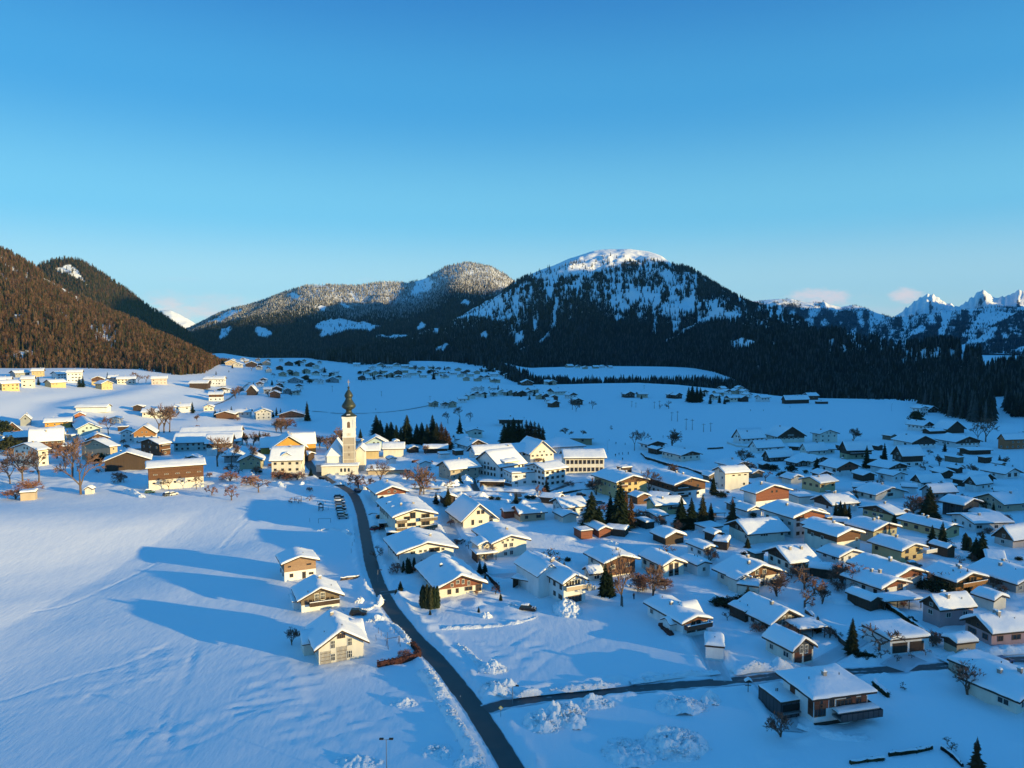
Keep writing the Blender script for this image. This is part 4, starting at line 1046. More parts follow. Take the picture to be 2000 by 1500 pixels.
ht_ = house(964, 1090, 1028, 949, 1062, 1046, 22, 'A', 'cream', None, 'cream house whose gable looks down on its own small carport', G1, l=17, chim=1, nofront=True,
      extra=[(.28, 5.0, .7, .8, 'w'), (.43, 5.0, .7, .8, 'w'), (.58, 5.0, .7, .8, 'w'), (.36, 3.0, 1.2, 1.4, 'w'), (.54, 3.0, 1.2, 1.4, 'w'), (.36, .4, 1.2, 1.2, 'w'), (.54, .4, 1.2, 1.5, 'w')])
wing(ht_, -4.6, 1.2, 5.0, 6.5, 4.2, 1.0, 'y', 'cream', seed=4)
def carport(cx, cy, rx, d, th, h, label, posts=True, back='eave', cat='carport', snow=.45, dark=True, grp='snow covered carports'):
    x, y, z = at(cx, cy); a = R(th); u = (math.cos(a), math.sin(a)); w = max(3, solve_len((x, y, z), u, rx))
    r = link('carport', None, label=label, cat=cat, group=grp); r.location = (x, y, z); r.rotation_euler = (0, 0, a)
    MB().box(-.3, w + .3, -.4, d + .3, h, h + .22).build('roof', ['eave'], r)
    V, F = snow_slab(d / 2 + .32, w / 2 + .28, lambda s, t: h + .224, snow, int(cx), False, 1.2)
    me = bpy.data.meshes.new('roof_snow'); me.from_pydata([(w / 2 + t, d / 2 - s, zz) for s, t, zz in V], [], F); me.materials.append(M['rsnow']); me.polygons.foreach_set('use_smooth', [True] * len(F)); me.update(); link('roof_snow', me, r)
    for px_ in np.linspace(.1, w - .25, max(2, int(w / 3) + 1)):
        for py_ in (0, d - .2):
            MB().box(px_, px_ + .15, py_, py_ + .15, -1, h).build('post', [back], r)
    MB().box(.05, w - .1, d - .12, d - .02, -1, h - .05).build('back_wall', ['darkwood' if dark else back], r)
    MB().box(.02, .1, .3, d - .2, -1, h - .3).build('side_wall', ['darkwood' if dark else back], r)
    return r
carport(932, 1098, 970, 6, 20, 2.3, 'low snow covered carport in front of the cream gable house')
carport(757, 1054, 768, 5, 15, 2.3, 'narrow dark carport beside the tall apartment house')
carport(741, 1036, 758, 5, 12, 2.4, 'dark open garage nearest the road, left of the apartment house')
carport(883, 1008, 903, 6, 20, 2.3, 'open carport left of the steep roofed peach house')
carport(1001, 1146, 1036, 6, -30, 2.4, 'wooden carport left of the long white apartment house')
house(1016, 1020, 1064, 1003, 1004, None, 18, 'B', 'beige', 'redwood', 'low beige house with a red brown band under the eave', G1, uz=1.9, chim=0, pitch=24, wsp=4)
house(985, 1013, 1012, 979, 1004, None, 18, 'B', 'redwood', None, 'orange brown shed beside the low beige house', 'sheds and garages', cat='shed', name='shed', windows=False, chim=0, pitch=18, h=2.6)
hw = house(857, 1167, 942, 828, 1150, 1124, 22, 'A', 'cream', 'redwood', 'cream house with big red brown gable behind the tall dark hedge', G1, uz=2.55, chim=1, nofront=True,
      extra=[(.30, 3.2, .8, 1.1, 'w'), (.43, 3.5, 1.0, 1.1, 'w'), (.555, 3.7, .8, 1.4, 'w'), (.68, 3.8, .8, 1.3, 'w'), (.24, .5, 1.0, 1.4, 'b'), (.42, .6, .8, 1.3, 'b'), (.68, .9, 2.2, 1.1, 'b'), (.91, 2.3, 1.6, 2.6, 't')], worn=.8)
house(1101, 1013, 1142, 1080, 992, None, 20, 'B', 'white', None, 'grey white house half hidden by the bushy spruce', G1, wsp=2.4, pitch=22, chim=0)
house(1135, 1053, 1157, 1121, 1043, None, 22, 'F', 'redwood', None, 'small orange brown garage standing in the snow field', 'sheds and garages', cat='garage', name='garage', windows=False, chim=0, h=2.6, snow=.3)
house(1170, 1050, 1193, 1150, 1043, None, 22, 'A', 'redwood', None, 'second red brown shed with snow heap before it, beside the field garage', 'sheds and garages', cat='shed', name='shed', windows=False, chim=0, h=2.4)
hx = house(1205, 975, 1263, 1171, 943, 931, 24, 'A', 'yellow', 'wood', 'yellow apartment block with brown gable behind the twin spruces', G1, uz=8.3, chim=2, wsp=3.2, ww=1.5, reg=True, nofront=True,
      extra=[(.48, 9.6, .6, .8, 'b'), (.54, 9.6, .6, .8, 'b'), (.42, 5.6, 1.4, 1.4, 'b'), (.62, 5.6, 1.4, 1.4, 'b'), (.42, 2.8, 1.4, 1.4, 'b'), (.62, 2.8, 1.4, 1.4, 'b'), (.18, 5.4, 2.2, 2.0, 'b'), (.18, 2.6, 2.2, 2.0, 'b')],
      balc=[(.0, .3, 5.3, 'wood', 1.3), (.0, .3, 2.5, 'wood', 1.3)], noside=False)
hy = house(1318, 976, 1377, 1270, 948, 938, 24, 'A', 'white', 'wood', 'long apartment block with brown upper floor and white ground floor', G1, uz=3.4, upside=True, chim=2, reg=True, nofront=True,
      extra=[(.46, 7.7, .6, .9, 'b'), (.53, 7.7, .6, .9, 'b'), (.2, 4.6, 3.2, 1.3, 't'), (.48, 4.6, 1.3, 1.2, 'b'), (.75, 4.6, 1.4, 1.3, 'b'), (.2, 1.4, 3.2, 1.3, 't'), (.48, 1.4, 1.3, 1.2, 'b'), (.75, 1.4, 1.4, 1.2, 'b')], balc=[(.05, .38, 4.2, 'wood', 1.3), (.05, .38, 1.2, 'wood', 1.3)])
house(1281, 1007, 1334, 1263, 988, None, 16, 'B', 'yellow', None, 'small bright yellow house under a snowy eave between the spruces', G1, wsp=2.8, pitch=24, balc=[(.55, .95, 2.6, 'wood', 1.2)])
house(1283, 1022, 1300, 1256, 1008, None, 30, 'B', 'white', None, 'low white garage below the bright yellow house', 'sheds and garages', cat='garage', name='garage', windows=False, chim=0, h=2.6, pitch=10)
carport(1366, 1018, 1416, 8, 8, 2.8, 'wide carport with rounded snow roof right of the spruces', back='frame')
hA = house(1183, 1130, 1240, 1157, 1100, 1087, 24, 'A', 'cream', 'wood', 'brown boarded house with cream corner behind the birch', G1, uz=.6, upside=False, chim=1, wsp=3.0)
hB = house(1296, 1132, 1335, 1263, 1106, 1092, 24, 'A', 'cream', None, 'narrow cream gable house with tall paired windows', G1, chim=0, nofront=True, extra=[(.36, 3.4, 1.3, 3.2, 'b'), (.64, 3.4, 1.3, 3.2, 'b'), (.36, .5, 1.4, 1.8, 'b'), (.64, .5, 1.4, 1.8, 'b')])
house(1362, 1128, 1386, 1338, 1113, 1107, 24, 'A', 'white', None, 'low white annex right of the narrow cream gable house', G1, chim=0, h=3.6)
hC = house(1101, 1181, 1143, 1042, 1141, 1123, 26, 'A', 'white', None, 'long white apartment house with wraparound balcony and snow heap below', G1, chim=2, nofront=True, win='b',
      extra=[(.35, 8.6, 1.8, 1.6, 'w'), (.62, 8.6, 1.8, 1.6, 'w'), (.18, 4.4, .9, 1.3, 'b'), (.33, 4.4, .9, 1.3, 'b'), (.5, .2, 4.2, 1.8, 't')], balc=[(-.02, 1.1, 6.6, 'beige', 1.8), (1.0, 1.35, 3.2, 'grey', 1.4)])
wing(hC, hC['w'] * -.5, hC['l'] * .35, hC['w'] * 1.1, hC['l'] * .6, hC['h'] + .4, 2.6, 'y', 'white', seed=8)
house(1152, 1137, 1176, 1141, 1122, None, 16, 'B', 'cream', None, 'low cottage squeezed between apartment house and brown boarded house', G1, chim=0, pitch=28)
# ------------------------------------------------------------------ church
def church():
    x0, y0 = flat(683, 921); zb = 0
    r = link('church', None, label='village church with a dark green onion dome and beige plaster tower', cat='church'); r.location = (x0, y0, base_h(x0, y0) - .2)
    r.rotation_euler = (0, 0, R(8))
    q = y0 / FPX
    T = 3.05
    zt = z_at(812, y0); zm = z_at(850, y0); zw = z_at(770, y0)
    def zz(py): return z_at(py, y0)
    tw = MB().box(-T, T, -T, T, -2, zz(852)).build('tower', ['stone'], r)
    bd = MB()
    for py in (866, 880, 894): bd.box(-T - .06, T + .06, -T - .06, T + .06, zz(py) - .12, zz(py) + .12)
    bd.box(-T - .12, -T + .25, -T - .12, -T + .25, 0, zz(852) - .01).box(T - .25, T + .12, -T - .12, -T + .25, 0, zz(852) - .01)
    bd.build('string_course', ['cream'], tw)
    be = MB(); be.box(-T - .02, T + .02, -T - .02, T + .02, zz(852), zz(813))
    belf = be.build('belfry', ['white'], r)
    co = MB()
    co.box(-T - .45, T + .45, -T - .45, T + .45, zz(815), zz(811.5)).box(-T - .2, T + .2, -T - .2, T + .2, zz(818), zz(815.2)).box(-T - .35, T + .35, -T - .35, T + .35, zz(835.5), zz(833.5)).box(-T - .3, T + .3, -T - .3, T + .3, zz(852), zz(849.5))
    co.box(-T - .15, T + .15, -T - .15, T + .15, zz(843), zz(841.5))
    for sx in (-1, 1):
        for sy in (-1, 1):
            cxx = sx * (T - .35); cyy = sy * (T - .35); co.box(cxx - .5, cxx + .5, cyy - .5, cyy + .5, zz(833.4), zz(818.1))
    co.build('cornice', ['white'], belf)
    # arched openings, clock faces
    for rot in range(4):
        ow = MB(); aw = .75; z0, z1 = zz(833), zz(824)
        pts = [(-aw, -T - .05, z0), (aw, -T - .05, z0)] + [(aw * math.cos(t), -T - .05, z1 + aw * math.sin(t)) for t in np.linspace(0, math.pi, 9)]
        ow.prism(pts, (0, .03, 0)); o = ow.build('belfry_opening', ['brownframe'], belf); o.rotation_euler = (0, 0, rot * math.pi / 2)
        lv = MB()
        for i in range(6): lv.box(-aw + .1, aw - .1, -T - .09, -T - .052, z0 + .3 + i * .45, z0 + .42 + i * .45)
        l_ = lv.build('louvre', ['lightwood'], o)
        cl = MB(); zc = zz(846.3); cl.prism([(1.15 * math.cos(t), -T - .10, zc + 1.15 * math.sin(t)) for t in np.linspace(0, 6.283, 25)[:-1]], (0, .08, 0))
        o = cl.build('clock_face', ['cream'], belf); o.rotation_euler = (0, 0, rot * math.pi / 2)
        MB().box(-.05, .05, -T - .13, -T - .105, zc - .1, zc + .85).box(-.1, .6, -T - .13, -T - .105, zc - .05, zc + .05).build('clock_hand', ['brownframe'], o)
        ar = MB()
        for i in range(12):
            t0, t1 = math.pi * i / 12, math.pi * (i + 1) / 12
            ar.prism([(1.45 * math.cos(t), -T - .2, zc + 1.45 * math.sin(t)) for t in (t0, t1)] + [(1.7 * math.cos(t), -T - .2, zc + 1.7 * math.sin(t)) for t in (t1, t0)], (0, .18, 0))
        a2 = ar.build('clock_arch', ['white'], belf); a2.rotation_euler = (0, 0, rot * math.pi / 2)
    # small slit windows in the shaft
    for rot in (0, 1):
        for py in (873, 887):
            o = MB().box(-.25, .25, -T - .03, -T + .05, zz(py), zz(py) + 1.1).build('slit_window', ['brownframe'], tw); o.rotation_euler = (0, 0, rot * math.pi / 2)
    # onion dome
    k = y0 / 1450.0 / 5.77
    prof = [(4.2, 811.5), (3.95, 810), (2.3, 806.5), (1.55, 803), (1.45, 800.5), (1.7, 798.6), (2.75, 796.4), (3.45, 793.8), (3.62, 791.4), (3.35, 788.4), (2.55, 784.2), (1.95, 780.5), (1.62, 777.5), (1.6, 776.3), (2.0, 774.4), (2.22, 772), (2.1, 769.3), (1.55, 765.6), (.8, 761.6), (.36, 759), (.34, 757.8), (.62, 756.6), (.7, 755.6), (.45, 754.4), (.14, 753.3), (.08, 751.6)]
    V = []; F = []; n = 16
    pr = [(r_, zz(py)) for r_, py in prof]
    for i, (rr, z) in enumerate(pr):
        for j in range(n): V.append((rr * math.cos(6.2832 * j / n + .2), rr * math.sin(6.2832 * j / n + .2), z))
    for i in range(len(pr) - 1):
        for j in range(n): a = i * n + j; b = i * n + (j + 1) % n; F.append((a, b, b + n, a + n))
    M['dome'] = mat('weathered shingle dome', (0.018, 0.030, 0.022), 0.5, var=(.6, (0.04, 0.045, 0.030), (1, 1, .5)), spec=.5)
    me = bpy.data.meshes.new('onion_dome'); me.from_pydata(V, [], F); me.materials.append(M['dome']); me.polygons.foreach_set('use_smooth', [True] * len(F)); me.update()
    dome = link('onion_dome', me, r)
    zc = zz(751.8); M['gilt'] = mat('gilded metal', (0.75, 0.5, 0.25), 0.4, metal=.6)
    MB().box(-.1, .1, -.06, .06, zc - .3, zz(740.5)).box(-.75, .75, -.06, .06, zz(745.6), zz(744.8)).box(-.5, .5, -.06, .06, zz(743.4), zz(742.8)).build('cross', ['gilt'], dome)
    # snow on the skirt of the dome
    V, F = snow_slab(.9, 1.2, lambda s, t: zz(808), .3, 3, False); me = bpy.data.meshes.new('snow_cap'); me.from_pydata([(s, t - 3.4, z) for s, t, z in V], [], F); me.materials.append(M['rsnow']); me.update(); link('snow_cap', me, dome)
    # nave: ridge runs back to the right of the tower, choir with faceted end on the left
    H = dict(root=r)
    # choir and nave roof, ridge along y rotated
    nx, ny, nl, nw = -12.6, 1.0, 17.0, 10.4
    b = MB(); hN = 9.0; rN = 7.2
    b.prism([(nx, ny, -2), (nx + nw, ny, -2), (nx + nw, ny, hN), (nx + nw * .5, ny, hN + .2), (nx, ny, hN)], (0, nl, 0)); nave = b.build('nave', ['white'], r)
    b = MB(); b.prism([(nx + nw * .12, ny - 2.6, -2), (nx + nw * .88, ny - 2.6, -2), (nx + nw, ny - .01, -2), (nx, ny - .01, -2)], (0, 0, 2 + hN)); b.build('choir', ['white'], r)
    o_ = .6
    V = [(nx - o_, ny - .2, hN - .2), (nx + nw + o_, ny - .2, hN - .2), (nx - o_, ny + nl, hN - .2), (nx + nw + o_, ny + nl, hN - .2), (nx + nw / 2, ny + 3.4, hN + rN), (nx + nw / 2, ny + nl, hN + rN), (nx + nw * .1, ny - 3.1, hN - .2), (nx + nw * .9, ny - 3.1, hN - .2)]
    F = [(0, 4, 5, 2), (1, 3, 5, 4), (0, 6, 4), (6, 7, 4), (7, 1, 4), (2, 5, 3), (0, 2, 3, 1, 7, 6)]
    me = bpy.data.meshes.new('nave_roof'); me.from_pydata(V, [], F); me.materials.append(M['darkeave']); me.update(); nr = link('nave_roof', me, nave)
    V2 = [(a + (.0), b_, c + .38) for a, b_, c in V]
    me = bpy.data.meshes.new('roof_snow'); me.from_pydata(V2 + [(a, b_, c + .03) for a, b_, c in V], [], [F[0], F[1], F[2], F[3], F[4], (0, 6, 14, 8), (6, 7, 15, 14), (7, 1, 9, 15), (1, 3, 11, 9), (2, 0, 8, 10), (3, 2, 10, 11)])
    me.materials.append(M['rsnow']); me.update(); link('roof_snow', me, nr)
    for i in range(3):
        MB().prism([(nx - .06, ny + 3 + i * 4.6, 3), (nx - .06, ny + 4.2 + i * 4.6, 3), (nx - .06, ny + 4.2 + i * 4.6, 6.4), (nx - .06, ny + 3.6 + i * 4.6, 7.1), (nx - .06, ny + 3 + i * 4.6, 6.4)], (.05, 0, 0)).build('window', ['glass'], nave)
    wing(H, 3.3, 1.5, 4.4, 15, 11.0, 2.2, 'y', 'cream', seed=2, name='side_aisle')
    wing(H, -17.5, 3, 5, 5, 3.6, 1.2, 'x', 'white', seed=6, name='sacristy')
    # low front hall with arched windows
    an = wing(H, -13.5, -8.2, 18.4, 7.0, 4.6, 0.0, 'x', 'cream', seed=7, name='front_hall', snow=.7)
    for i in range(3):
        ax = -3.6 + i * 1.9
        MB().prism([(ax - .5, -8.26, 1.7), (ax + .5, -8.26, 1.7)] + [(ax + .5 * math.cos(t), -8.26, 3.1 + .5 * math.sin(t)) for t in np.linspace(0, math.pi, 7)], (0, .05, 0)).build('window', ['glass'], an)
church()
HOUSES.append((flat(683, 921)[0], flat(683, 921)[1] + 5, 14))
# ------------------------------------------------------------------ around the church
G2 = 'buildings around the church'
hg = house(531, 893, 598, 523, 877, 853, 20, 'A', 'ochre', 'ochre', 'big old inn with bright orange yellow gable and huge snowy roof', G2, l=22, chim=2, uz=6, win='b', reg=True, wsp=3.3)
wing(hg, hg['w'] * .4, 13, hg['w'] * .95, 13, hg['h'] + .5, 6.0, 'x', 'ochre', seed=3)
wing(hg, -hg['w'] * .30, 12, hg['w'] * .6, 12, hg['h'] - .5, 5.2, 'x', 'ochre', seed=13)
hh_ = house(531, 936, 588, 528, 899, 874, 8, 'B', 'cream', None, 'three storey cream guesthouse with arched top windows in front of the church lane', G2, chim=1, reg=True, wsp=2.6, ww=1.3, l=14)
wing(hh_, hh_['w'] * .36, 1.4, hh_['w'] * .28, 4, hh_['h'] + 2.2, 1.2, 'y', 'cream', up=None, seed=21, name='dormer')
house(703, 896, 740, 700, 881, None, 10, 'B', 'yellow', None, 'pale yellow block right behind the church tower', G2, chim=0, wsp=5, l=9, pitch=30)
house(749, 893, 788, 746, 877, None, 8, 'B', 'cream', None, 'cream block with twin windows, second to the right of the church', G2, chim=0, wsp=4, l=9, pitch=30)
house(712, 880, 757, 708, 868, 854, 12, 'A', 'teal', None, 'pale blue gable house behind the two blocks by the church', G2, chim=0, l=12)
house(719, 927, 797, 716, 919, None, 6, 'B', 'beige', None, 'long low beige building with lumpy snow roof by the church', G2, chim=0, l=10, pitch=9, windows=False, snow=.9, worn=2.0)
house(880, 938, 906, 842, 918, 902, 32, 'B', 'stone', None, 'stone barn with white dwelling end at the village crossroads', G2, chim=1, wsp=3.5, l=13, w=16)
house(828, 885, 873, 826, 877, None, 4, 'B', 'darkwood', None, 'dark open sided barn under a thick even snow cushion', G2, cat='barn', name='barn', chim=0, l=8, windows=False, snow=.9, pitch=18)
# school
sA = house(976, 936, 1024, 926, 912, 882, 44, 'B', 'white', None, 'white school wing with lettering on its shaded gable wall', 'school buildings', chim=0, reg=True, ww=1.2, wsp=2.1, wh=1.6, wd=1.2, cat='school', name='school')
wing(sA, 3, -.4, 9.5, 6, sA['h'] + 1.9, .8, 'x', 'cream', seed=31, name='dormer')
fc = bpy.data.curves.new('lettering', 'FONT'); fc.body = 'Schule'; fc.size = 1.7; fc.extrude = .02
fo = bpy.data.objects.new('lettering', fc); fo.parent = sA['root']; COL.objects.link(fo); fo.location = (-.12, sA['l'] * .40, sA['h'] * .62); fo.rotation_euler = (math.pi / 2, 0, -math.pi / 2); fc.materials.append(M['darkeave'])
house(1036, 903, 1081, 1026, 886, 862, 24, 'A', 'cream', None, 'cream school wing with steep gable behind the main wing', 'school buildings', chim=0, reg=True, l=20, wsp=2.6, ww=1.5, wd=1.2, cat='school', name='school')
house(930, 905, 1030, 926, 888, None, 20, 'B', 'white', None, 'rear school wing with a long snow roof behind the lettered wing', 'school buildings', chim=1, l=14, cat='school', name='school', pitch=26)
house(1064, 952, 1104, 1029, 919, 910, 36, 'B', 'white', None, 'white gymnasium with low roof and high window band', 'school buildings', chim=0, reg=True, wsp=2.3, ww=1.6, wd=1.2, cat='gymnasium', name='gymnasium', wall_=0)
house(1104, 926, 1180, 1100, 895, None, 3, 'B', 'cream', None, 'sunlit cream school block with two long rows of dark windows', 'school buildings', chim=0, reg=True, nofront=True, l=15, pitch=20, cat='school', name='school', win='b',
      extra=[(.065 + .108 * i, 1.3, 1.5, 2.1, 'b') for i in range(9)] + [(.065 + .108 * i, 5.2, 1.5, 2.1, 'b') for i in range(9)])
house(1000, 950, 1049, 990, 926, None, 20, 'F', 'white', None, 'flat roofed school annex in front of the gymnasium', 'school buildings', chim=0, reg=True, cat='school', name='school', h=6, snow=.4, l=12)
house(1086, 868, 1156, 1078, 856, None, -4, 'B', 'khaki', None, 'long khaki building behind the school, end wall in shade', 'school buildings', chim=2, l=14, pitch=10, cat='building', name='building', wsp=8)
house(1080, 888, 1140, 1062, 873, None, 20, 'H', 'white', None, 'hall with broad hipped snow roof behind the school', 'school buildings', chim=0, l=20, windows=False, cat='building', name='building', hs=.45)
house(975, 832, 1020, 972, 820, None, -3, 'B', 'white', 'darkwood', 'farm building standing alone above the round trees', 'farm and barns in the shade', chim=2, l=14, pitch=12, wsp=5, uz=2)
house(914, 856, 942, 910, 843, 838, 12, 'A', 'cream', None, 'pale gable house just above the school roof', 'houses behind the school', l=12)
house(892, 866, 913, 889, 858, None, 14, 'B', 'white', None, 'small house beside the tall narrow spruce', 'houses behind the school', l=10)
house(915, 882, 950, 905, 872, 860, 30, 'A', 'white', 'darkwood', 'house with dark boarded gable left of the rear school wing', 'houses behind the school', l=16)
carport(937, 952, 984, 4, -4, 2.6, 'long roofed bus shelter in front of the school', cat='shelter', grp='shelters')
# ------------------------------------------------------------------ right of the middle
G3 = 'houses in the right half of the village'
hF = house(1416, 956, 1462, 1395, 925, 913, 20, 'B', 'cream', None, 'plain cream cube house with three small windows and long drainpipe', G3, chim=0, nofront=True, reg=True, extra=[(.35, 6.0, 1.3, .6, 'b'), (.6, 6.0, 1.3, .6, 'b'), (.85, 6.0, 1.3, .6, 'b'), (.8, 1.4, 1.0, 1.1, 'b')])
hG = house(1476, 1001, 1540, 1458, 964, 954, 22, 'A', 'white', 'redwood', 'big house with plain brick red gable and two small arched windows', G3, uz=4.4, chim=2, nofront=True, extra=[(.48, 7.4, .9, 1.0, 'b'), (.62, 7.4, .9, 1.0, 'b'), (.55, 2.6, 1.0, 1.2, 'b')], worn=.8)
hH = house(1549, 1053, 1610, 1505, 1012, 1002, 22, 'A', 'white', None, 'three storey white house with red brown panel on the upper right', G3, chim=1, nofront=True, reg=True,
      extra=[(.14, 7.3, 1.5, 1.3, 'b'), (.3, 7.5, .8, .9, 'b'), (.14, 4.3, 1.5, 1.3, 'b'), (.3, 4.4, .9, 1.0, 'b'), (.55, 4.3, 1.5, 1.3, 'b'), (.14, 1.2, 1.5, 1.3, 'b'), (.3, 1.3, .9, 1.0, 'b'), (.55, 1.2, 1.5, 1.3, 'b')], balc=[(1.0, 1.16, 5.6, 'darkwood', 1.2)])
_p = MB(); _w, _hh, _rr = hH['w'], hH['h'], hH['rise']
_p.prism([(.46 * _w, -.06, _hh - 3.2), (_w, -.06, _hh - 3.2), (_w, -.06, _hh - .02), (_w / 2, -.06, _hh + _rr - .05), (.02 * _w, -.06, _hh - .02), (.02 * _w, -.06, _hh - .4), (.46 * _w, -.06, _hh - .4)], (0, .055, 0)); _p.build('boarding', ['redwood'], hH['root'])
window(hH['root'], .58 * _w, -.12, _hh - 2.2, 1.5, 1.2, 0, 'b', False)
hI = house(1463, 1064, 1532, 1424, 1043, 1018, 16, 'B', 'cream', 'darkwood', 'cream house with dark left gable and evenly streaked snow roof', G3, chim=0, nofront=True, uz=5.2, extra=[(.35, 2.9, .7, .8, 'b'), (.42, 2.9, .7, .8, 'b'), (.49, 2.9, .7, .8, 'b'), (.92, 3.0, .9, 1.1, 'b')], og=1.5)
hJ = house(1545, 1122, 1590, 1500, 1099, 1070, 16, 'B', 'cream', 'darkwood', 'house with brick chimney on a bright roof and balcony to the right', G3, chim=2, nofront=True, uz=4.6, extra=[(.18, 3.0, 1.0, 1.3, 'b'), (.34, 3.0, 1.0, 1.3, 'b'), (.62, 2.6, .8, 1.9, 'w'), (.8, 2.6, .8, 1.9, 'w'), (.2, .3, .9, 1.1, 'b')], balc=[(.5, 1.35, 2.3, 'lightwood', 1.4)], og=1.4, worn=.4)
hK = house(1443, 1153, 1524, 1411, 1131, 1104, 24, 'A', 'cream', 'wood', 'large house with brown gable, two pale shutters and cream wall with four windows', G3, chim=2, uz=4.1, nofront=True, eave='darkeave',
      extra=[(.42, 4.6, 1.3, 1.4, 'w'), (.60, 4.7, 1.3, 1.4, 'w'), (.36, 2.5, 1.6, 1.2, 'b'), (.56, 2.4, 1.8, 1.2, 'b'), (.36, .2, 1.3, 1.2, 'b'), (.56, .2, 1.4, 1.2, 'b')], wd=.5)
wing(hK, -1.6, -1.0, 4.6, 3.4, 3.6, .9, 'y', 'cream', seed=15, name='porch')
hL = house(1601, 962, 1631, 1566, 944, 932, 28, 'B', 'yellow', None, 'yellow house with brightly lit roof in the second row', G3, chim=1, wsp=2.6, reg=True)
house(1625, 1002, 1673, 1590, 986, 968, 20, 'B', 'white', 'darkwood', 'wide house with dark gable left above the four dark spruces', G3, chim=2, uz=2.4, worn=.5)
house(1634, 1087, 1679, 1590, 1073, 1062, 24, 'A', 'cream', 'wood', 'stepped pale row house with narrow brown gable', G3, chim=1, uz=4.6, h=6.5)
house(1602, 1070, 1640, 1578, 1056, 1042, 24, 'A', 'cream', None, 'rear unit of the stepped row house, one storey above the next', G3, chim=0, h=6.5)
house(1638, 1101, 1682, 1632, 1091, 1083, 24, 'A', 'white', None, 'white double garage gable below the stepped row house', 'sheds and garages', cat='garage', name='garage', chim=0, l=7, wsp=2.5)
house(1374, 1098, 1398, 1360, 1086, 1080, 24, 'A', 'white', None, 'tiny white gable end left of the large brown gabled house', G3, chim=0, h=4, l=8)
house(1710, 978, 1766, 1683, 967, 958, 22, 'A', 'cream', None, 'low cream house with wide window in the half shade', G3, chim=1, nofront=True, extra=[(.5, 1.4, 3.2, 1.3, 'b'), (.45, 3.9, 2.0, 1.0, 't')])
house(1745, 1020, 1761, 1685, 1006, 988, 28, 'B', 'yellow', 'wood', 'yellow house whose long dark gable faces left', G3, chim=1, uz=2.6, wsp=3)
house(1843, 1053, 1873, 1778, 1035, 1026, 26, 'A', 'yellow', None, 'long bright yellow row house ending behind two dark spruces', G3, chim=2, wsp=3.4)
house(1705, 1062, 1751, 1669, 1037, 1026, 26, 'A', 'green', 'wood', 'yellow green row house in front of the long lane', G3, chim=2, wsp=3.2, uz=6)
house(1760, 1101, 1802, 1716, 1076, 1066, 24, 'A', 'yellow', None, 'yellow house with two square windows and a terrace on the right', G3, chim=1, nofront=True, extra=[(.25, 4.2, 1.5, 1.3, 'b'), (.75, 4.2, 1.5, 1.3, 'b'), (.25, 1.0, 1.3, 1.1, 'b'), (.6, 1.0, 1.3, 1.1, 'b')], balc=[(.9, 1.4, 2.7, 'cream', 2)])
house(1880, 1012, 1911, 1850, 987, 977, 30, 'A', 'slate', None, 'dark grey boarded house standing alone between the lanes', G3, chim=0, wsp=6)
house(1822, 983, 1867, 1800, 963, 948, 12, 'B', 'grey', None, 'blue grey house with four pale windows', G3, chim=0, reg=True, wsp=3.4)
house(1746, 1159, 1800, 1700, 1128, 1114, 24, 'A', 'rose', 'redwood', 'rose coloured house with dark red gable in the shade behind the white one', G3, chim=2, uz=3.8, dl=4)
hN = house(1720, 1172, 1769, 1668, 1149, 1134, 26, 'A', 'white', 'redwood', 'white two storey house with small red brown gable above the garden wall', G3, chim=2, uz=5.9, nofront=True, extra=[(.2, 3.6, .9, 1.7, 'b'), (.75, 3.6, 2.2, 1.6, 'b'), (.2, .7, .9, 1.4, 'b'), (.75, .6, 2.2, 1.6, 'b')])
hO = house(1866, 1161, 1918, 1824, 1136, 1121, 22, 'A', 'orangewood', 'orangewood', 'honey coloured wooden chalet with lit balcony behind thin spruces', G3, chim=2, uz=3, nofront=True, extra=[(.65, 4.0, 2.6, 1.6, 'b'), (.3, 4.0, 1.2, 1.6, 'b'), (.5, .8, 3.0, 1.6, 'b')], balc=[(.1, 1.0, 3.2, 'orangewood', 1.5)])
house(1984, 1160, 2050, 1917, 1140, 1124, 22, 'A', 'grey', None, 'wide roofed house cut by the right edge, lone snow cushion on its ridge', G3, chim=2)
p1 = house(1835, 1225, 1900, 1802, 1192, 1166, 14, 'B', 'pink', 'darkwood', 'mauve house with dark gable, left half of the mauve pair', 'mauve double house', chim=2, uz=5.0, dl=0, worn=.4)
p2 = house(1936, 1264, 2030, 1885, 1237, 1205, 12, 'B', 'pink', 'darkwood', 'mauve house with long snow roof, right half of the mauve pair', 'mauve double house', chim=2, uz=4.6, worn=1.2)
house(1738, 1277, 1814, 1712, 1266, None, 12, 'F', 'white', None, 'white double garage with two dark doors under one snow cushion', 'sheds and garages', cat='garage', name='garage', chim=0, windows=False, l=9, h=2.9, snow=.8, doors=[(.06, .44, 0, 2.3, 'darkwood'), (.5, .86, 0, 2.3, 'darkwood')])
house(1868, 1281, 1905, 1843, 1273, 1262, 14, 'B', 'beige', 'darkwood', 'small garage with dark gable and thick snow before the mauve pair', 'sheds and garages', cat='garage', name='garage', chim=0, windows=False, uz=1.8, h=2.7, snow=.8)
carport(1728, 1194, 1800, 5, 12, 2.4, 'long low carport between white house and mauve pair')
hZ = house(1985, 1396, 2060, 1911, 1366, 1345, 26, 'A', 'cream', None, 'cream house with dark eave in the lower right corner', G3, chim=2, dl=0, eave='darkeave', wd=.5)
house(1915, 1340, 1950, 1852, 1333, None, 26, 'F', 'stone', None, 'snow buried garage wing left of the corner house', 'sheds and garages', cat='garage', name='garage', chim=0, windows=False, h=2.6, snow=.7, w=9)
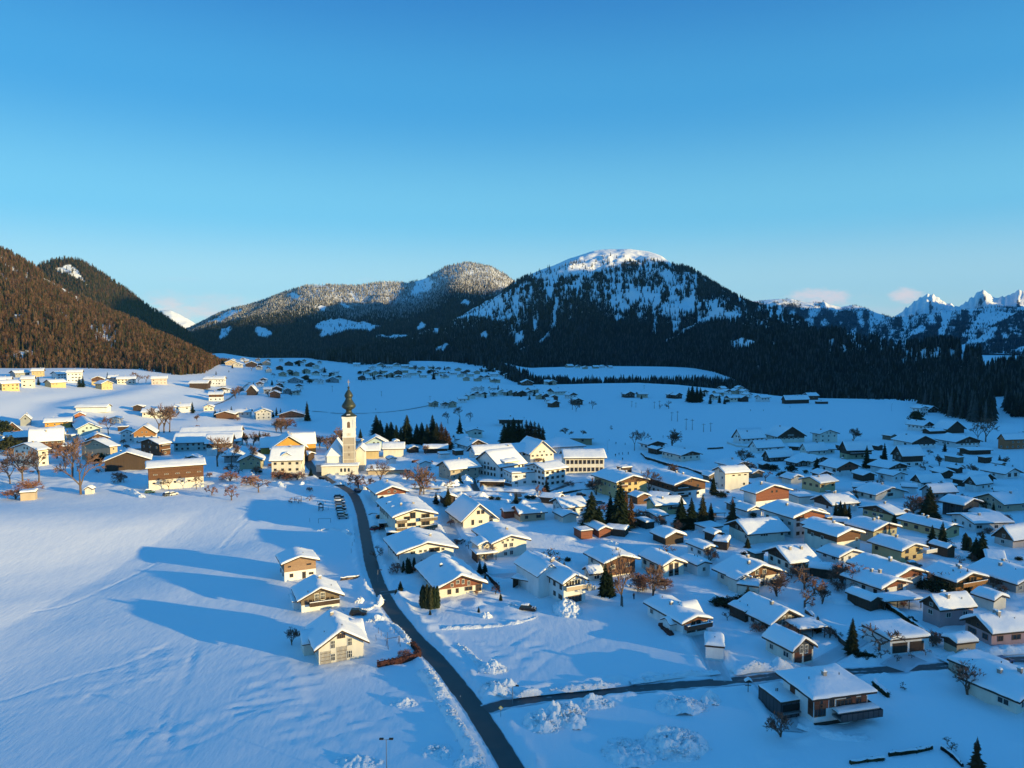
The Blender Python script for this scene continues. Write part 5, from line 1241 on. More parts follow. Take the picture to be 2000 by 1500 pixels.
# modern house
hM = house(1589, 1418, 1693, 1529, 1362, None, 14, 'H', 'white', None, 'modern white house with hipped snow roof, glass balcony and dark red panels', 'modern house and its cube', chim=1, windows=False, hs=.16, eave='darkeave', snow=.4)
w_, h_, l_ = hM['w'], hM['h'], hM['l']
for a0, a1, z0, z1, mt_ in ((.0, .10, h_ - 2.3, h_ - .1, 'garagedoor'), (.16, .26, h_ - 2.3, h_ - .1, 'redwood'), (.60, .68, h_ - 2.0, h_ - .1, 'glass'), (.68, .78, h_ - 2.0, h_ - .1, 'redwood'), (.88, .97, h_ - 2.0, h_ - .1, 'redwood')):
    MB().box(a0 * w_, a1 * w_, -.08, -.005, z0, z1).build('panel', [mt_], hM['root'])
for a0, z0, ww, hh in ((.13, h_ - 2.2, 1.1, 2.0), (.30, h_ - 2.3, 1.1, 2.0), (.03, 1.6, 1.2, 2.3), (.13, 1.6, 1.3, 2.3), (.46, 2.0, 1.7, 2.3), (.60, 2.0, 1.7, 2.3), (.74, 2.0, 1.7, 2.3), (.88, 2.0, 1.7, 2.3)):
    window(hM['root'], a0 * w_ + .3, -.06, z0, ww, hh, 0, 'b', True)
MB().box(.33 * w_, 1.10 * w_, -2.6, -.01, 1.55, 1.85).box(1.0 * w_ + .01, 1.10 * w_, -.01, 4, 1.55, 1.85).build('terrace_slab', ['metal'], hM['root'])
MB().box(.33 * w_, 1.10 * w_, -2.66, -2.6, 1.5, 2.85).box(1.10 * w_, 1.10 * w_ + .06, -2.66, 4, 1.5, 2.85).build('balcony_panel', ['slate'], hM['root'])
MB().box(.33 * w_, 1.08 * w_, -2.0, -.01, h_ - 2.75, h_ - 2.5).build('canopy', ['metal'], hM['root'])
V_, F_ = snow_slab(1.0, .375 * w_, lambda s, t: h_ - 2.496, .35, 3, False); me = bpy.data.meshes.new('snow_cap'); me.from_pydata([(.705 * w_ + t, -1.0 - s, z) for s, t, z in V_], [], F_); me.materials.append(M['rsnow']); me.update(); link('snow_cap', me, hM['root'])
for a0 in (.34, .52, .7, .88, 1.07): MB().box(a0 * w_, a0 * w_ + .14, -2.5, -2.36, 1.85, h_ - 2.76).build('post', ['metal'], hM['root'])
MB().box(.0, .85 * w_, -.3, -.02, 0, .55).build('plinth', ['darkeave'], hM['root']); MB().box(.88 * w_, .94 * w_, -.07, -.01, 0, 1.5).build('door', ['garagedoor'], hM['root'])
for b0, z0, hh in ((.02, h_ - 2.4, 2.2), (.02, 1.5, 2.4), (.6, h_ - 2.2, 2.0)):
    MB().box(-.07, -.005, b0 * l_, (b0 + .16) * l_, z0, z0 + hh).build('panel', ['garagedoor'], hM['root'])
hD = house(1525, 1402, 1566, 1481, 1375, None, 16, 'F', 'slate', None, 'dark slate clad cube with open front beside the modern house', 'modern house and its cube', chim=0, windows=False, snow=.28, cat='annex', name='annex', fo=.05)
MB().box(.08 * hD['w'], .94 * hD['w'], -.05, -.005, hD['h'] * .38, hD['h'] - .35).build('opening_shade', ['openshade'], hD['root'])  # dark sheet on the closed wall, painting the shade behind an open front
MB().box(.04 * hD['w'], .98 * hD['w'], -.6, -.051, hD['h'] * .26, hD['h'] * .36).build('ledge', ['metal'], hD['root'])
# chalet and wooden pair
hc = house(1334, 1243, 1382, 1291, 1218, 1204, 24, 'A', 'white', 'redwood', 'red brown chalet with carved balcony left of the dark hedge', 'chalets beside the snow lane', uz=2.9, chim=1, nofront=True, extra=[(.32, .6, 2.4, 1.5, 'b'), (.74, .6, 2.6, 1.5, 'b'), (.4, 4.2, 1.2, 1.6, 'b'), (.62, 4.2, 1.2, 1.6, 'b')], balc=[(.05, 1.05, 3.0, 'redwood', 1.3)], dl=3)
wing(hc, hc['w'] * .55, 3.6, hc['w'] * .62, 5.2, hc['h'] - .2, 2.2, 'x', 'redwood', seed=17)
wing(hc, -1.6, 3.0, 1.9, 2.8, 2.3, .8, 'x', 'white', seed=18, name='porch')
house(1378, 1285, 1413, 1361, 1275, None, -14, 'F', 'white', None, 'low white garage with sagging snow cushion below the red brown chalet', 'sheds and garages', cat='garage', name='garage', chim=0, windows=False, l=7, h=2.5, snow=.7, tilt=.04)
hwb = house(1506, 1237, 1562, 1463, 1219, 1192, 24, 'A', 'white', 'greywood', 'dark timber house with tall gable window, upper of the timber pair', 'timber pair', uz=1.8, upside=True, chim=1, nofront=True, extra=[(.42, 3.3, 1.1, 3.4, 'x'), (.62, 3.3, 1.1, 3.4, 'x')], dl=2)
hwf = house(1548, 1298, 1588, 1508, 1272, 1248, 24, 'A', 'cream', 'slate', 'dark timber garage house with two brown doors, lower of the timber pair', 'timber pair', uz=2.5, upside=True, chim=0, nofront=True, extra=[(.4, 4.4, 1.0, 2.0, 'x'), (.64, 4.4, 1.0, 2.0, 'x')], doors=[(.08, .44, 0, 2.5, 'garagedoor'), (.54, .92, 0, 2.5, 'garagedoor')])
house(1455, 1216, 1470, 1432, 1207, 1200, 26, 'A', 'darkwood', None, 'small shed with snow roof left of the timber pair', 'sheds and garages', cat='shed', name='shed', chim=0, windows=False, h=2.6)
carport(1562, 1250, 1612, 5, 14, 2.4, 'dark carport right of the timber pair')
# ------------------------------------------------------------------ shaded houses towards the fields
G4 = 'shaded houses at the edge of the fields'
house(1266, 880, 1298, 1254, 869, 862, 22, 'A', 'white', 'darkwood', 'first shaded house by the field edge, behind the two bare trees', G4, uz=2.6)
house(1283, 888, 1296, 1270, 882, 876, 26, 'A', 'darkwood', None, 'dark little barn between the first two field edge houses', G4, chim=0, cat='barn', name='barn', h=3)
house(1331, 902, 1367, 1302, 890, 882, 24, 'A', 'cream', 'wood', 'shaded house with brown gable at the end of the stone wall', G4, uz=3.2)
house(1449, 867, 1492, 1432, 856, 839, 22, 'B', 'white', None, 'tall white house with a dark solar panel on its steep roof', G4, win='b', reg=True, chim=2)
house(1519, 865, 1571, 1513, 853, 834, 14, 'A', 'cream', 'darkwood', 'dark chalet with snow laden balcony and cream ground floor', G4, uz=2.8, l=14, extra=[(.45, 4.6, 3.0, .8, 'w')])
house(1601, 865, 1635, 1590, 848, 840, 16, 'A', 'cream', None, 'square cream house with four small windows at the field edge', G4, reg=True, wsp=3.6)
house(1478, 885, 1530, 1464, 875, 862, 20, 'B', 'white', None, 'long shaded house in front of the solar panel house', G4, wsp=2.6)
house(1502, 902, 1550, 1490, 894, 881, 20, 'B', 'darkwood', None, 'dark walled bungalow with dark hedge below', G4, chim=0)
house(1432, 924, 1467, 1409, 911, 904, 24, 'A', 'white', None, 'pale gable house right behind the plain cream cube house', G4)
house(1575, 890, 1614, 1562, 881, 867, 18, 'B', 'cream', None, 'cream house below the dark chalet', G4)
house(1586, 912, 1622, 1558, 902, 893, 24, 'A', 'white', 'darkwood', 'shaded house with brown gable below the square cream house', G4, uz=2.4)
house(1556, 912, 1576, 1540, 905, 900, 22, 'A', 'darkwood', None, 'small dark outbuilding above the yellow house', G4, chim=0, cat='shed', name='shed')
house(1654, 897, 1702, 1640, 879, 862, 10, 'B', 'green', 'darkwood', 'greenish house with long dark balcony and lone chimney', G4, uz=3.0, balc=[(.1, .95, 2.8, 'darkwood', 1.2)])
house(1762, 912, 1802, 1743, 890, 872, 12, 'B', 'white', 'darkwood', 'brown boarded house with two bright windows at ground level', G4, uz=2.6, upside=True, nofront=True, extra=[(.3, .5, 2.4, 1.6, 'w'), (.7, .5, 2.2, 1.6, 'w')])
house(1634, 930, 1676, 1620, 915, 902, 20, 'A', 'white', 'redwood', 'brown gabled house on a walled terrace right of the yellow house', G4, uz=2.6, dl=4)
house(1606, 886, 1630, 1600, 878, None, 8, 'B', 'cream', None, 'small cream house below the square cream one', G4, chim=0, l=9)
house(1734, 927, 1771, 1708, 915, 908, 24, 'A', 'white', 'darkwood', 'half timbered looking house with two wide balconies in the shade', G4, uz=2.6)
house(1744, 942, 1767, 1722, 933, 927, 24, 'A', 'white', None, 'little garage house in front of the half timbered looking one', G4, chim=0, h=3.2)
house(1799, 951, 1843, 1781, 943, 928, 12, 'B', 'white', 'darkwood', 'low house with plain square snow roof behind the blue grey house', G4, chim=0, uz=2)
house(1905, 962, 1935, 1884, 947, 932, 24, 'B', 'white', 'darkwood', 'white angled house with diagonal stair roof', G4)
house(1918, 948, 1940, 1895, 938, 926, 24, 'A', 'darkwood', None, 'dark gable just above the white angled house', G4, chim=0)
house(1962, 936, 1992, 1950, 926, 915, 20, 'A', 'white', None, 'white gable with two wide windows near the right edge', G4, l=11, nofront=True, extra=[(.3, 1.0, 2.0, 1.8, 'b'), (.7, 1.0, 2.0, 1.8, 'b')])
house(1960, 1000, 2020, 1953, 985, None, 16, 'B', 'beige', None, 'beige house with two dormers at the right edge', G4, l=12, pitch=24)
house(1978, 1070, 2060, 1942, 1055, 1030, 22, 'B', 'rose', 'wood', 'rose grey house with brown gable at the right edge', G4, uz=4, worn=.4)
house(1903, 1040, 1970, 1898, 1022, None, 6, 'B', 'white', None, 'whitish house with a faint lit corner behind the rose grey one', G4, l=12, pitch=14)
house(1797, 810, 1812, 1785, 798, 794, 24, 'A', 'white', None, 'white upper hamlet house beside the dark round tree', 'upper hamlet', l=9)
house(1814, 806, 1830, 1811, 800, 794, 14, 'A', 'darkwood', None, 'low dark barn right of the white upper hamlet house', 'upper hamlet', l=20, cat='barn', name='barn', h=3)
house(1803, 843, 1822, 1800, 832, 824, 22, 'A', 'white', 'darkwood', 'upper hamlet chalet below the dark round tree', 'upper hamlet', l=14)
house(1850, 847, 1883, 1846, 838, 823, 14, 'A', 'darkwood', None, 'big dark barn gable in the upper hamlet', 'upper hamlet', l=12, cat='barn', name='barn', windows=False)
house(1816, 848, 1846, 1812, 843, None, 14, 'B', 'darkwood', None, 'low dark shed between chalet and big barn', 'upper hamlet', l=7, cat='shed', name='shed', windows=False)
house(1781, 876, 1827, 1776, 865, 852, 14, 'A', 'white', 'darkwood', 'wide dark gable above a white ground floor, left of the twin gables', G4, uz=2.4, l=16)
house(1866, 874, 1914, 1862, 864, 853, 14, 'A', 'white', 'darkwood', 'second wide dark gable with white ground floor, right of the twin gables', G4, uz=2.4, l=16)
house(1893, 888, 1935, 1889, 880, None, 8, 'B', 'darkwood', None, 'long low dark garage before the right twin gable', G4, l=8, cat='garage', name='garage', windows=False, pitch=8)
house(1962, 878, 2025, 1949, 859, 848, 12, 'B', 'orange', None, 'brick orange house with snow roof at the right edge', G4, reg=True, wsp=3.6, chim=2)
# ------------------------------------------------------------------ left village
G5 = 'houses of the sunlit left village'
house(76, 911, 95, 28, 880, 869, 66, 'B', 'cream', None, 'three storey cream house with paired small windows at the left edge', G5, reg=True, wsp=4.2, ww=1.6, wh=1.1, wd=1.2)
house(216, 902, 230, 160, 873, 865, 66, 'B', 'beige', None, 'beige house behind the two tall bare trees', G5, wd=.5, wsp=5)
house(312, 891, 333, 276, 868, 858, 62, 'B', 'wood', None, 'tall brown boarded house above the long barn', G5, wsp=4, wd=.7, balc=[(.1, .9, 2.8, 'darkwood', 1.2), (.1, .9, 5.6, 'darkwood', 1.2)])
hb = house(291, 958, 398, 288, 915, None, 27, 'B', 'cream', 'wood', 'long barn with brown upper storey and row of small square windows', G5, uz=4.6, upside=True, l=11, chim=0, nofront=True, cat='barn', name='barn', win='b', pitch=18,
      extra=[(.09 + .128 * i, 2.7, 1.0, .8, 'b') for i in range(7)] + [(.12 + .2 * i, 6.8, 1.6, .5, 'w') for i in range(5)])
house(205, 922, 292, 200, 903, 884, 24, 'A', 'darkwood', None, 'dark wide gabled barn between beige house and long barn', G5, l=14, cat='barn', name='barn', windows=False, chim=1)
house(152, 852, 196, 130, 839, 827, 34, 'A', 'teal', None, 'pale turquoise gable house in the left village', G5, wsp=5, chim=0)
house(236, 864, 262, 233, 847, 840, 20, 'A', 'white', None, 'white house with round arched gate below the orange gable', G5, l=12, reg=True, wsp=3)
house(262, 868, 303, 258, 847, 832, 20, 'A', 'white', 'orangewood', 'white house with orange wooden gable in the left village', G5, uz=5, l=14)
house(340, 882, 468, 334, 866, None, 14, 'B', 'teal', None, 'long pale hall with four roof windows in the left village', 'village halls', l=22, pitch=22, chim=2, reg=True, wsp=3, win='b', cat='hall', name='hall')
house(352, 862, 468, 346, 850, None, 14, 'B', 'white', None, 'rear hall with striped snow roof behind the long pale hall', 'village halls', l=20, pitch=20, chim=1, cat='hall', name='hall')
house(404, 890, 450, 400, 867, None, 14, 'B', 'white', 'darkwood', 'front hall with thick sunlit snow roof beside the bare trees', 'village halls', l=18, pitch=24, chim=0, cat='hall', name='hall')
house(438, 905, 497, 430, 889, None, 16, 'H', 'grey', None, 'grey house with pyramid snow roof behind bare trees', G5, l=16, chim=1, hs=.5)
house(468, 917, 512, 464, 901, 889, 14, 'A', 'green', None, 'low greenish gabled house left of the cream guesthouse', G5, l=12, chim=0)
house(10, 872, 60, 2, 856, None, 30, 'B', 'redwood', None, 'red brown house with long roof at the far left edge', G5, l=12)
house(60, 880, 122, 50, 862, 838, 30, 'B', 'wood', None, 'brown house with small front gable, left of the pink tree', G5, l=14, chim=2)
wing_src = None
house(96, 866, 126, 88, 850, None, 26, 'B', 'cream', None, 'cream house tucked behind the brown house with small gable', G5, l=11)
house(88, 838, 138, 82, 826, None, 28, 'B', 'ochre', None, 'ochre house with broad sunlit roof in the left village', G5, l=12)
house(146, 822, 166, 142, 812, 806, 28, 'A', 'orange', None, 'small orange gable house by the field', G5, l=12)
house(40, 832, 60, 30, 820, 810, 30, 'A', 'grey', None, 'grey gable house with steep snowy roof', G5, l=12)
house(8, 850, 40, 0, 842, 826, 40, 'A', 'wood', None, 'brown gable peeping out at the left edge', G5, l=12)
house(170, 868, 212, 150, 855, 848, 36, 'A', 'wood', None, 'low brown house below the turquoise gable', G5, l=12, h=3.2)
house(278, 814, 330, 276, 806, None, 16, 'B', 'cream', 'wood', 'pale farmhouse alone in front of the tall bare tree', G5, l=12, chim=1)
house(342, 806, 370, 338, 795, None, 18, 'B', 'white', None, 'white house left of the small dark spruce', G5, l=11)
house(260, 802, 278, 258, 798, None, 10, 'A', 'darkwood', None, 'little dark field barn left of the pale farmhouse', G5, l=7, cat='barn', name='barn', windows=False, h=3)
house(148, 802, 208, 146, 799, None, 8, 'B', 'white', None, 'long low field shed buried in snow', G5, l=9, windows=False, chim=0, h=2.4, cat='shed', name='shed')
house(500, 820, 530, 496, 806, 799, 24, 'A', 'cream', None, 'cream house with side porch beyond the church field', G5, reg=True, l=14)
house(545, 820, 594, 542, 811, 803, 10, 'A', 'white', 'wood', 'wide brown chalet gable beside the lone spruce', G5, uz=1.6, l=12)
house(422, 817, 457, 419, 810, 804, 10, 'A', 'wood', None, 'brown gabled barn with small spruces around it', G5, l=12, windows=False, cat='barn', name='barn')
house(459, 814, 488, 456, 806, None, 10, 'B', 'white', None, 'pale pair of low houses right of the brown barn', G5, l=10)
house(398, 803, 417, 392, 796, 791, 20, 'A', 'cream', None, 'small cream gable beside the curved lane', G5, l=10)
house(408, 783, 434, 405, 771, None, 14, 'B', 'white', 'wood', 'white and brown house beside the curved lane', G5, l=12)
house(424, 768, 448, 420, 761, 757, 16, 'A', 'white', 'darkwood', 'dark gabled house above the lane bend', G5, l=12)
house(482, 772, 500, 479, 764, 753, 10, 'A', 'darkwood', None, 'black brown barn gable across the lane', G5, l=14, windows=False, cat='barn', name='barn')
house(370, 757, 405, 368, 749, None, 8, 'B', 'darkwood', None, 'long dark shed at the foot of the wooded hill', 'farms below the hill', l=14, windows=False, cat='shed', name='shed')
house(398, 752, 437, 395, 741, None, 10, 'B', 'white', None, 'pale flat looking building at the foot of the wooded hill', 'farms below the hill', l=14)
LH = [(4, 763, 38, 750, 'yellow', 'flat topped yellow house at the left end of the hill foot row'), (42, 756, 65, 741, 'cream', 'cream cube house second in the hill foot row'), (62, 737, 84, 725, 'yellow', 'yellow gable behind the cream cube house'),
      (100, 757, 129, 748, 'yellow', 'bright yellow low house in the hill foot row'), (131, 746, 160, 728, 'white', 'big white house above the bright yellow one'), (179, 752, 203, 741, 'yellow', 'yellow chalet with brown balcony in the hill foot row'),
      (199, 761, 220, 750, 'yellow', 'small yellow gable, lowest of the hill foot row'), (229, 750, 264, 741, 'cream', 'wide cream house right of the yellow chalet'), (296, 751, 326, 740, 'rose', 'rose house near the right end of the hill foot row'),
      (30, 737, 58, 729, 'grey', 'shaded roof at the upper left of the hill foot row'), (212, 746, 229, 738, 'rose', 'pink tinted house between chalet and cream house'), (0, 748, 20, 742, 'cream', 'cream house cut by the left edge in the hill foot row'), (112, 740, 130, 731, 'white', 'white roofed house left of the big white house')]
for i, (a, b, c, e, wl, lb) in enumerate(LH):
    house(a, b, c, a - 3, e, None, 24 if i % 3 else 60, 'A' if i in (5, 6) else 'B', wl, 'wood' if i in (5, 8) else None, lb, 'sunlit houses at the foot of the wooded hill', l=12, chim=1, pitch=24)
# ------------------------------------------------------------------ hamlets far down the valley
def far_house(cx, cy, wpx, th, kind, wall, up, grp, label, cat='house', name='house', h=None, l=None):
    x, y, z = at(cx, cy); w = wpx / FPX * y
    return house(cx, cy, None, None, None, None, th, kind, wall, up, label, grp, cat, name, w=max(7, min(w, 26)), l=l or max(8, w * .9), h=h or 4.6, chim=1, wsp=3.4, vents=0, snow=.6, pitch=24)
FAR = {
 'houses of the hamlet beyond the church field': ('snow roofed house in the far hamlet beyond the church field',
   [(515, 768, 16), (530, 767, 22, 'darkwood'), (553, 769, 20, 'grey'), (500, 756, 16), (508, 748, 14), (540, 758, 13), (527, 776, 20, 'wood'), (544, 752, 15), (562, 748, 30, 'grey'), (588, 742, 24, 'grey'), (606, 746, 18), (620, 750, 14), (637, 747, 28, 'grey'), (572, 734, 14), (590, 729, 18), (610, 733, 16), (625, 727, 14),
    (640, 736, 16), (655, 742, 14), (578, 760, 14), (570, 771, 16), (480, 716, 24, 'darkwood'), (512, 713, 16), (556, 714, 18, 'darkwood'), (575, 712, 20), (598, 716, 20, 'darkwood'), (540, 722, 14, 'darkwood'), (440, 713, 24), (455, 717, 18), (612, 720, 13), (560, 730, 14), (500, 722, 12), (630, 738, 13), (650, 731, 12), (545, 735, 16), (520, 728, 12)]),
 'houses of the hamlet under the knoll': ('small snow roofed house in the crowded hamlet under the wooded knoll',
   [(690, 716, 14), (700, 742, 16, 'darkwood'), (715, 744, 13), (725, 733, 18), (712, 730, 16), (735, 740, 15), (745, 729, 14), (755, 737, 20), (770, 731, 18, 'wood'), (772, 741, 14), (785, 728, 14), (790, 738, 16), (800, 733, 15), (812, 731, 14), (822, 738, 14), (835, 729, 16), (845, 735, 14), (858, 731, 14), (865, 739, 15), (880, 733, 16),
    (895, 737, 14), (905, 730, 16, 'wood'), (915, 736, 14), (925, 731, 15), (932, 742, 16), (945, 741, 14), (958, 736, 18), (970, 732, 16), (985, 737, 13), (905, 744, 14), (722, 722, 13), (738, 716, 13), (755, 720, 14), (770, 716, 12), (785, 719, 13), (800, 721, 13), (820, 722, 12), (838, 720, 13), (850, 724, 12), (870, 723, 12), (890, 725, 13), (930, 745, 14), (960, 747, 20), (940, 726, 12), (965, 727, 12), (990, 731, 12)]),
 'farms along the field lane': ('snow roofed farm house in the loose row along the shaded field lane',
   [(843, 795, 16), (863, 797, 15), (875, 796, 20, 'beige'), (896, 787, 18), (905, 782, 14), (918, 779, 13), (926, 775, 15), (940, 776, 14), (958, 774, 16), (975, 771, 14), (990, 773, 18, 'beige'), (1003, 774, 12, 'darkwood'), (1012, 774, 18, 'darkwood'), (1030, 773, 14), (1037, 768, 20), (1050, 780, 12), (1060, 780, 16, 'darkwood'), (1076, 783, 16, 'wood'),
    (1083, 772, 30), (1078, 796, 20, 'wood'), (1120, 791, 22, 'darkwood'), (1112, 779, 20), (922, 766, 18), (935, 764, 12), (1020, 753, 24, 'wood'), (1064, 751, 11), (1073, 752, 16), (1068, 789, 12), (960, 765, 12)]),
 'farms on the shaded plain to the right': ('snow roofed farm house on the shaded plain before the dark mountain',
   [(1222, 777, 22, 'darkwood'), (1248, 777, 20), (1306, 778, 18, 'darkwood'), (1320, 779, 18, 'darkwood'), (1370, 772, 16), (1400, 774, 18), (1418, 771, 14), (1435, 770, 16), (1452, 771, 14), (1425, 785, 20), (1448, 785, 18, 'darkwood'), (1396, 781, 16), (1410, 765, 12), (1440, 764, 14), (1462, 765, 14), (1460, 778, 13)]),
 'houses on the bright rise under the main mountain': ('tiny snow roofed house on the bright rise under the main mountain', [(1110, 718, 14), (1125, 719, 10), (1140, 721, 10), (1160, 720, 12), (1175, 719, 10), (1190, 720, 10)]),
 'distant valley houses': ('tiny snow roofed house far up the valley on the left', [(438, 701, 10), (450, 703, 9), (462, 701, 9), (470, 706, 10), (485, 703, 8), (450, 708, 10), (478, 709, 9), (500, 706, 9), (520, 707, 9), (545, 707, 9), (560, 703, 8), (590, 708, 9), (620, 711, 9), (460, 697, 8), (575, 699, 8), (540, 690, 7), (600, 688, 7)]),
}
gf = random.Random(5); LABN = {}
for grp, (lab, L) in FAR.items():
    for t in L:
        cx, cy, wp = t[:3]; wl = t[3] if len(t) > 3 else gf.choice(['white', 'white', 'cream', 'beige'])
        K = 'A' if gf.random() < .6 or wl in ('darkwood', 'grey', 'wood') else 'B'
        xs_ = sorted(q[0] for q in L); f_ = xs_.index(cx) / len(xs_); side = 'left end' if f_ < .2 else 'left half' if f_ < .45 else 'middle' if f_ < .6 else 'right half' if f_ < .82 else 'right end'
        ys_ = sorted(q[1] for q in L); f_ = ys_.index(cy) / len(ys_); row = 'back row' if f_ < .34 else 'middle row' if f_ < .67 else 'front row'
        cw = {'white': 'white walled', 'cream': 'cream walled', 'beige': 'beige walled', 'darkwood': 'dark boarded', 'wood': 'brown boarded', 'grey': 'grey gabled'}[wl]
        lab = f'{cw} house, {row}, {side} of ' + {'ho': '', 'fa': '', 'di': ''}.get(grp[:2], '') + grp.replace('houses of the ', '').replace('houses on the ', '').replace('farms along the field lane', 'farm row along the field lane').replace('farms on the shaded plain to the right', 'farm group on the shaded plain')
        LABN[lab] = LABN.get(lab, 0) + 1
        if LABN[lab] > 1: lab = ('second', 'third', 'fourth', 'fifth', 'sixth')[LABN[lab] - 2] + ' ' + lab
        far_house(cx, cy, wp * .88, gf.choice((8, 16, 22, 30)), K, wl, gf.choice((None, 'wood', 'darkwood')) if wl in ('white', 'cream') else None, grp, lab, h=4.2 if wl not in ('grey',) else 3.2)
far_house(1487, 785, 20, 20, 'B', 'white', None, 'large farm at the foot of the dark slope', 'white farmhouse with many windows at the foot of the dark slope')
house(1534, 789, 1580, 1527, 781, 770, 16, 'B', 'darkwood', None, 'huge dark barn with big snow roof at the foot of the dark slope', 'large farm at the foot of the dark slope', cat='barn', name='barn', windows=False)
far_house(1580, 781, 20, 12, 'B', 'wood', None, 'large farm at the foot of the dark slope', 'small brown farm building right of the huge dark barn')
far_house(1596, 789, 22, 4, 'F', 'darkwood', None, 'large farm at the foot of the dark slope', 'long low dark wall shed right of the huge dark barn', cat='shed', name='shed', h=2.2, l=5)
# ------------------------------------------------------------------ unique labels from what stands nearby
USED = {}
def name_it(what, x, y):
    ms = sorted(MARKS, key=lambda m: (m[0] - x) ** 2 + (m[1] - y) ** 2)
    for m in ms[:7]:
        dx, dy = x - m[0], y - m[1]
        rel = ('right of' if dx > 0 else 'left of') if abs(dx) > abs(dy) * .8 else ('behind' if dy > 0 else 'in front of')
        lab = f'{what} {rel} the {m[2]}'
        w_ = lab.split()
        if len(w_) > 16: continue
        if lab not in USED: USED[lab] = 1; return lab
    for o_ in ('second', 'third', 'fourth', 'fifth', 'sixth', 'seventh', 'eighth', 'ninth'):
        m = ms[0]; dx, dy = x - m[0], y - m[1]
        rel = ('right of' if dx > 0 else 'left of') if abs(dx) > abs(dy) * .8 else ('behind' if dy > 0 else 'in front of')
        lab = f'{o_} {what} {rel} the {m[2]}'
        if lab not in USED: USED[lab] = 1; return lab
    return lab
# ------------------------------------------------------------------ near trees
def spruce_parts(seed, w=.19, lev=26, ragged=.25, snow=False):
    g = random.Random(seed); V = []; F = []
    for i in range(lev):
        t = i / (lev - 1); z = .07 + .91 * t; r = w * (1 - t) ** .8 * g.uniform(1 - ragged, 1 + ragged * .4) + .006
        nb = int(11 - 5 * t); ph = g.random() * 6
        for k in range(nb):
            a = ph + k * 6.283 / nb + g.uniform(-.2, .2); rr = r * g.uniform(.65, 1.12); c, s = math.cos(a), math.sin(a)
            dz = -.22 * rr + g.uniform(-.006, .006); wd = .30 * rr
            for q in (0, 1):
                off = q * .012; b = len(V); sg = 1 - 2 * q
                V += [(0, 0, z + .015 - off), (c * rr * .55 - s * wd * sg, s * rr * .55 + c * wd * sg, z + dz * .45 - .01 - off), (c * rr, s * rr, z + dz - off), (c * rr * .5 + s * wd * .25 * sg, s * rr * .5 - c * wd * .25 * sg, z + dz * .3 + .012 - off)]
                F += [(b, b + 1, b + 2), (b, b + 2, b + 3)]
            b = len(V)
            V += [(c * rr * .35, s * rr * .35, z), (c * rr * .75 - s * rr * .34, s * rr * .75 + c * rr * .34, z + dz * .9), (c * rr * .6, s * rr * .6, z + dz * .3)]; F.append((b, b + 1, b + 2))
            V += [(c * rr * .35, s * rr * .35, z), (c * rr * .75 + s * rr * .34, s * rr * .75 - c * rr * .34, z + dz * .9), (c * rr * .6, s * rr * .6, z + dz * .3)]; F.append((b + 3, b + 4, b + 5))
    return np_mesh('crown', V, F)
def bare_parts(seed, spread=.32, trunk=.22, depth=5, lean=0.0, multi=1, thick=.016, twigw=.0035, up=.35):
    g = random.Random(seed); T = MB(); C = MB()
    def grow(p, d, L, r, n):
        q = p + d * L
        (T if n >= depth - 1 else C).tube(p, q, r, r * .68, 5 if n >= depth - 1 else 3)
        if n == 0: return
        kk = 3 if n > 1 else 4
        for i in range(kk):
            ax = d.orthogonal().normalized(); ax.rotate(Matrix.Rotation(g.random() * 6.283, 3, d))
            nd = (d + ax * g.uniform(.35, .95) * (spread / .32) + Vector((0, 0, up * .5))).normalized()
            grow(p + d * L * g.uniform(.55, 1.0), nd, L * g.uniform(.60, .86), max(twigw, r * .60), n - 1)
    for m in range(multi):
        d0 = Vector((g.uniform(-1, 1) * (.25 if multi > 1 else .06), g.uniform(-1, 1) * (.25 if multi > 1 else .06), 1)).normalized()
        grow(Vector((0, 0, -.03)), d0, trunk * g.uniform(.85, 1.1), thick, depth)
    zt = max(v[2] for v in C.v)
    for M_ in (T, C): M_.v = [tuple(c / zt for c in v) for v in M_.v]
    return T, C
def thuja_mesh(seed, w=.16, n=420):
    g = random.Random(seed); V = []; F = []
    for i in range(n):
        z = g.random() ** .9; a = g.random() * 6.283; r = w * (1 - z ** 2.2) ** .6 * g.uniform(.6, 1.05) + .012
        x, y = r * math.cos(a), r * math.sin(a); b = len(V); s = .05 * g.uniform(.6, 1.3); t = a + g.uniform(-.8, .8)
        V += [(x - s * .4 * math.sin(t), y + s * .4 * math.cos(t), z * .97), (x + s * .4 * math.sin(t), y - s * .4 * math.cos(t), z * .97), (x * 1.04, y * 1.04, z * .97 + s * 1.8)]; F.append((b, b + 1, b + 2))
    for j in range(9):
        a0, a1 = 6.283 * j / 9, 6.283 * (j + 1) / 9; b = len(V); ww = w * .8
        V += [(ww * math.cos(a0), ww * math.sin(a0), 0), (ww * math.cos(a1), ww * math.sin(a1), 0), (ww * .8 * math.cos(a1), ww * .8 * math.sin(a1), .7), (ww * .8 * math.cos(a0), ww * .8 * math.sin(a0), .7)]; F += [(b, b + 1, b + 2), (b, b + 2, b + 3)]
        V.append((0, 0, .97)); F.append((b + 3, b + 2, len(V) - 1))
    return np_mesh('crown', V, F)
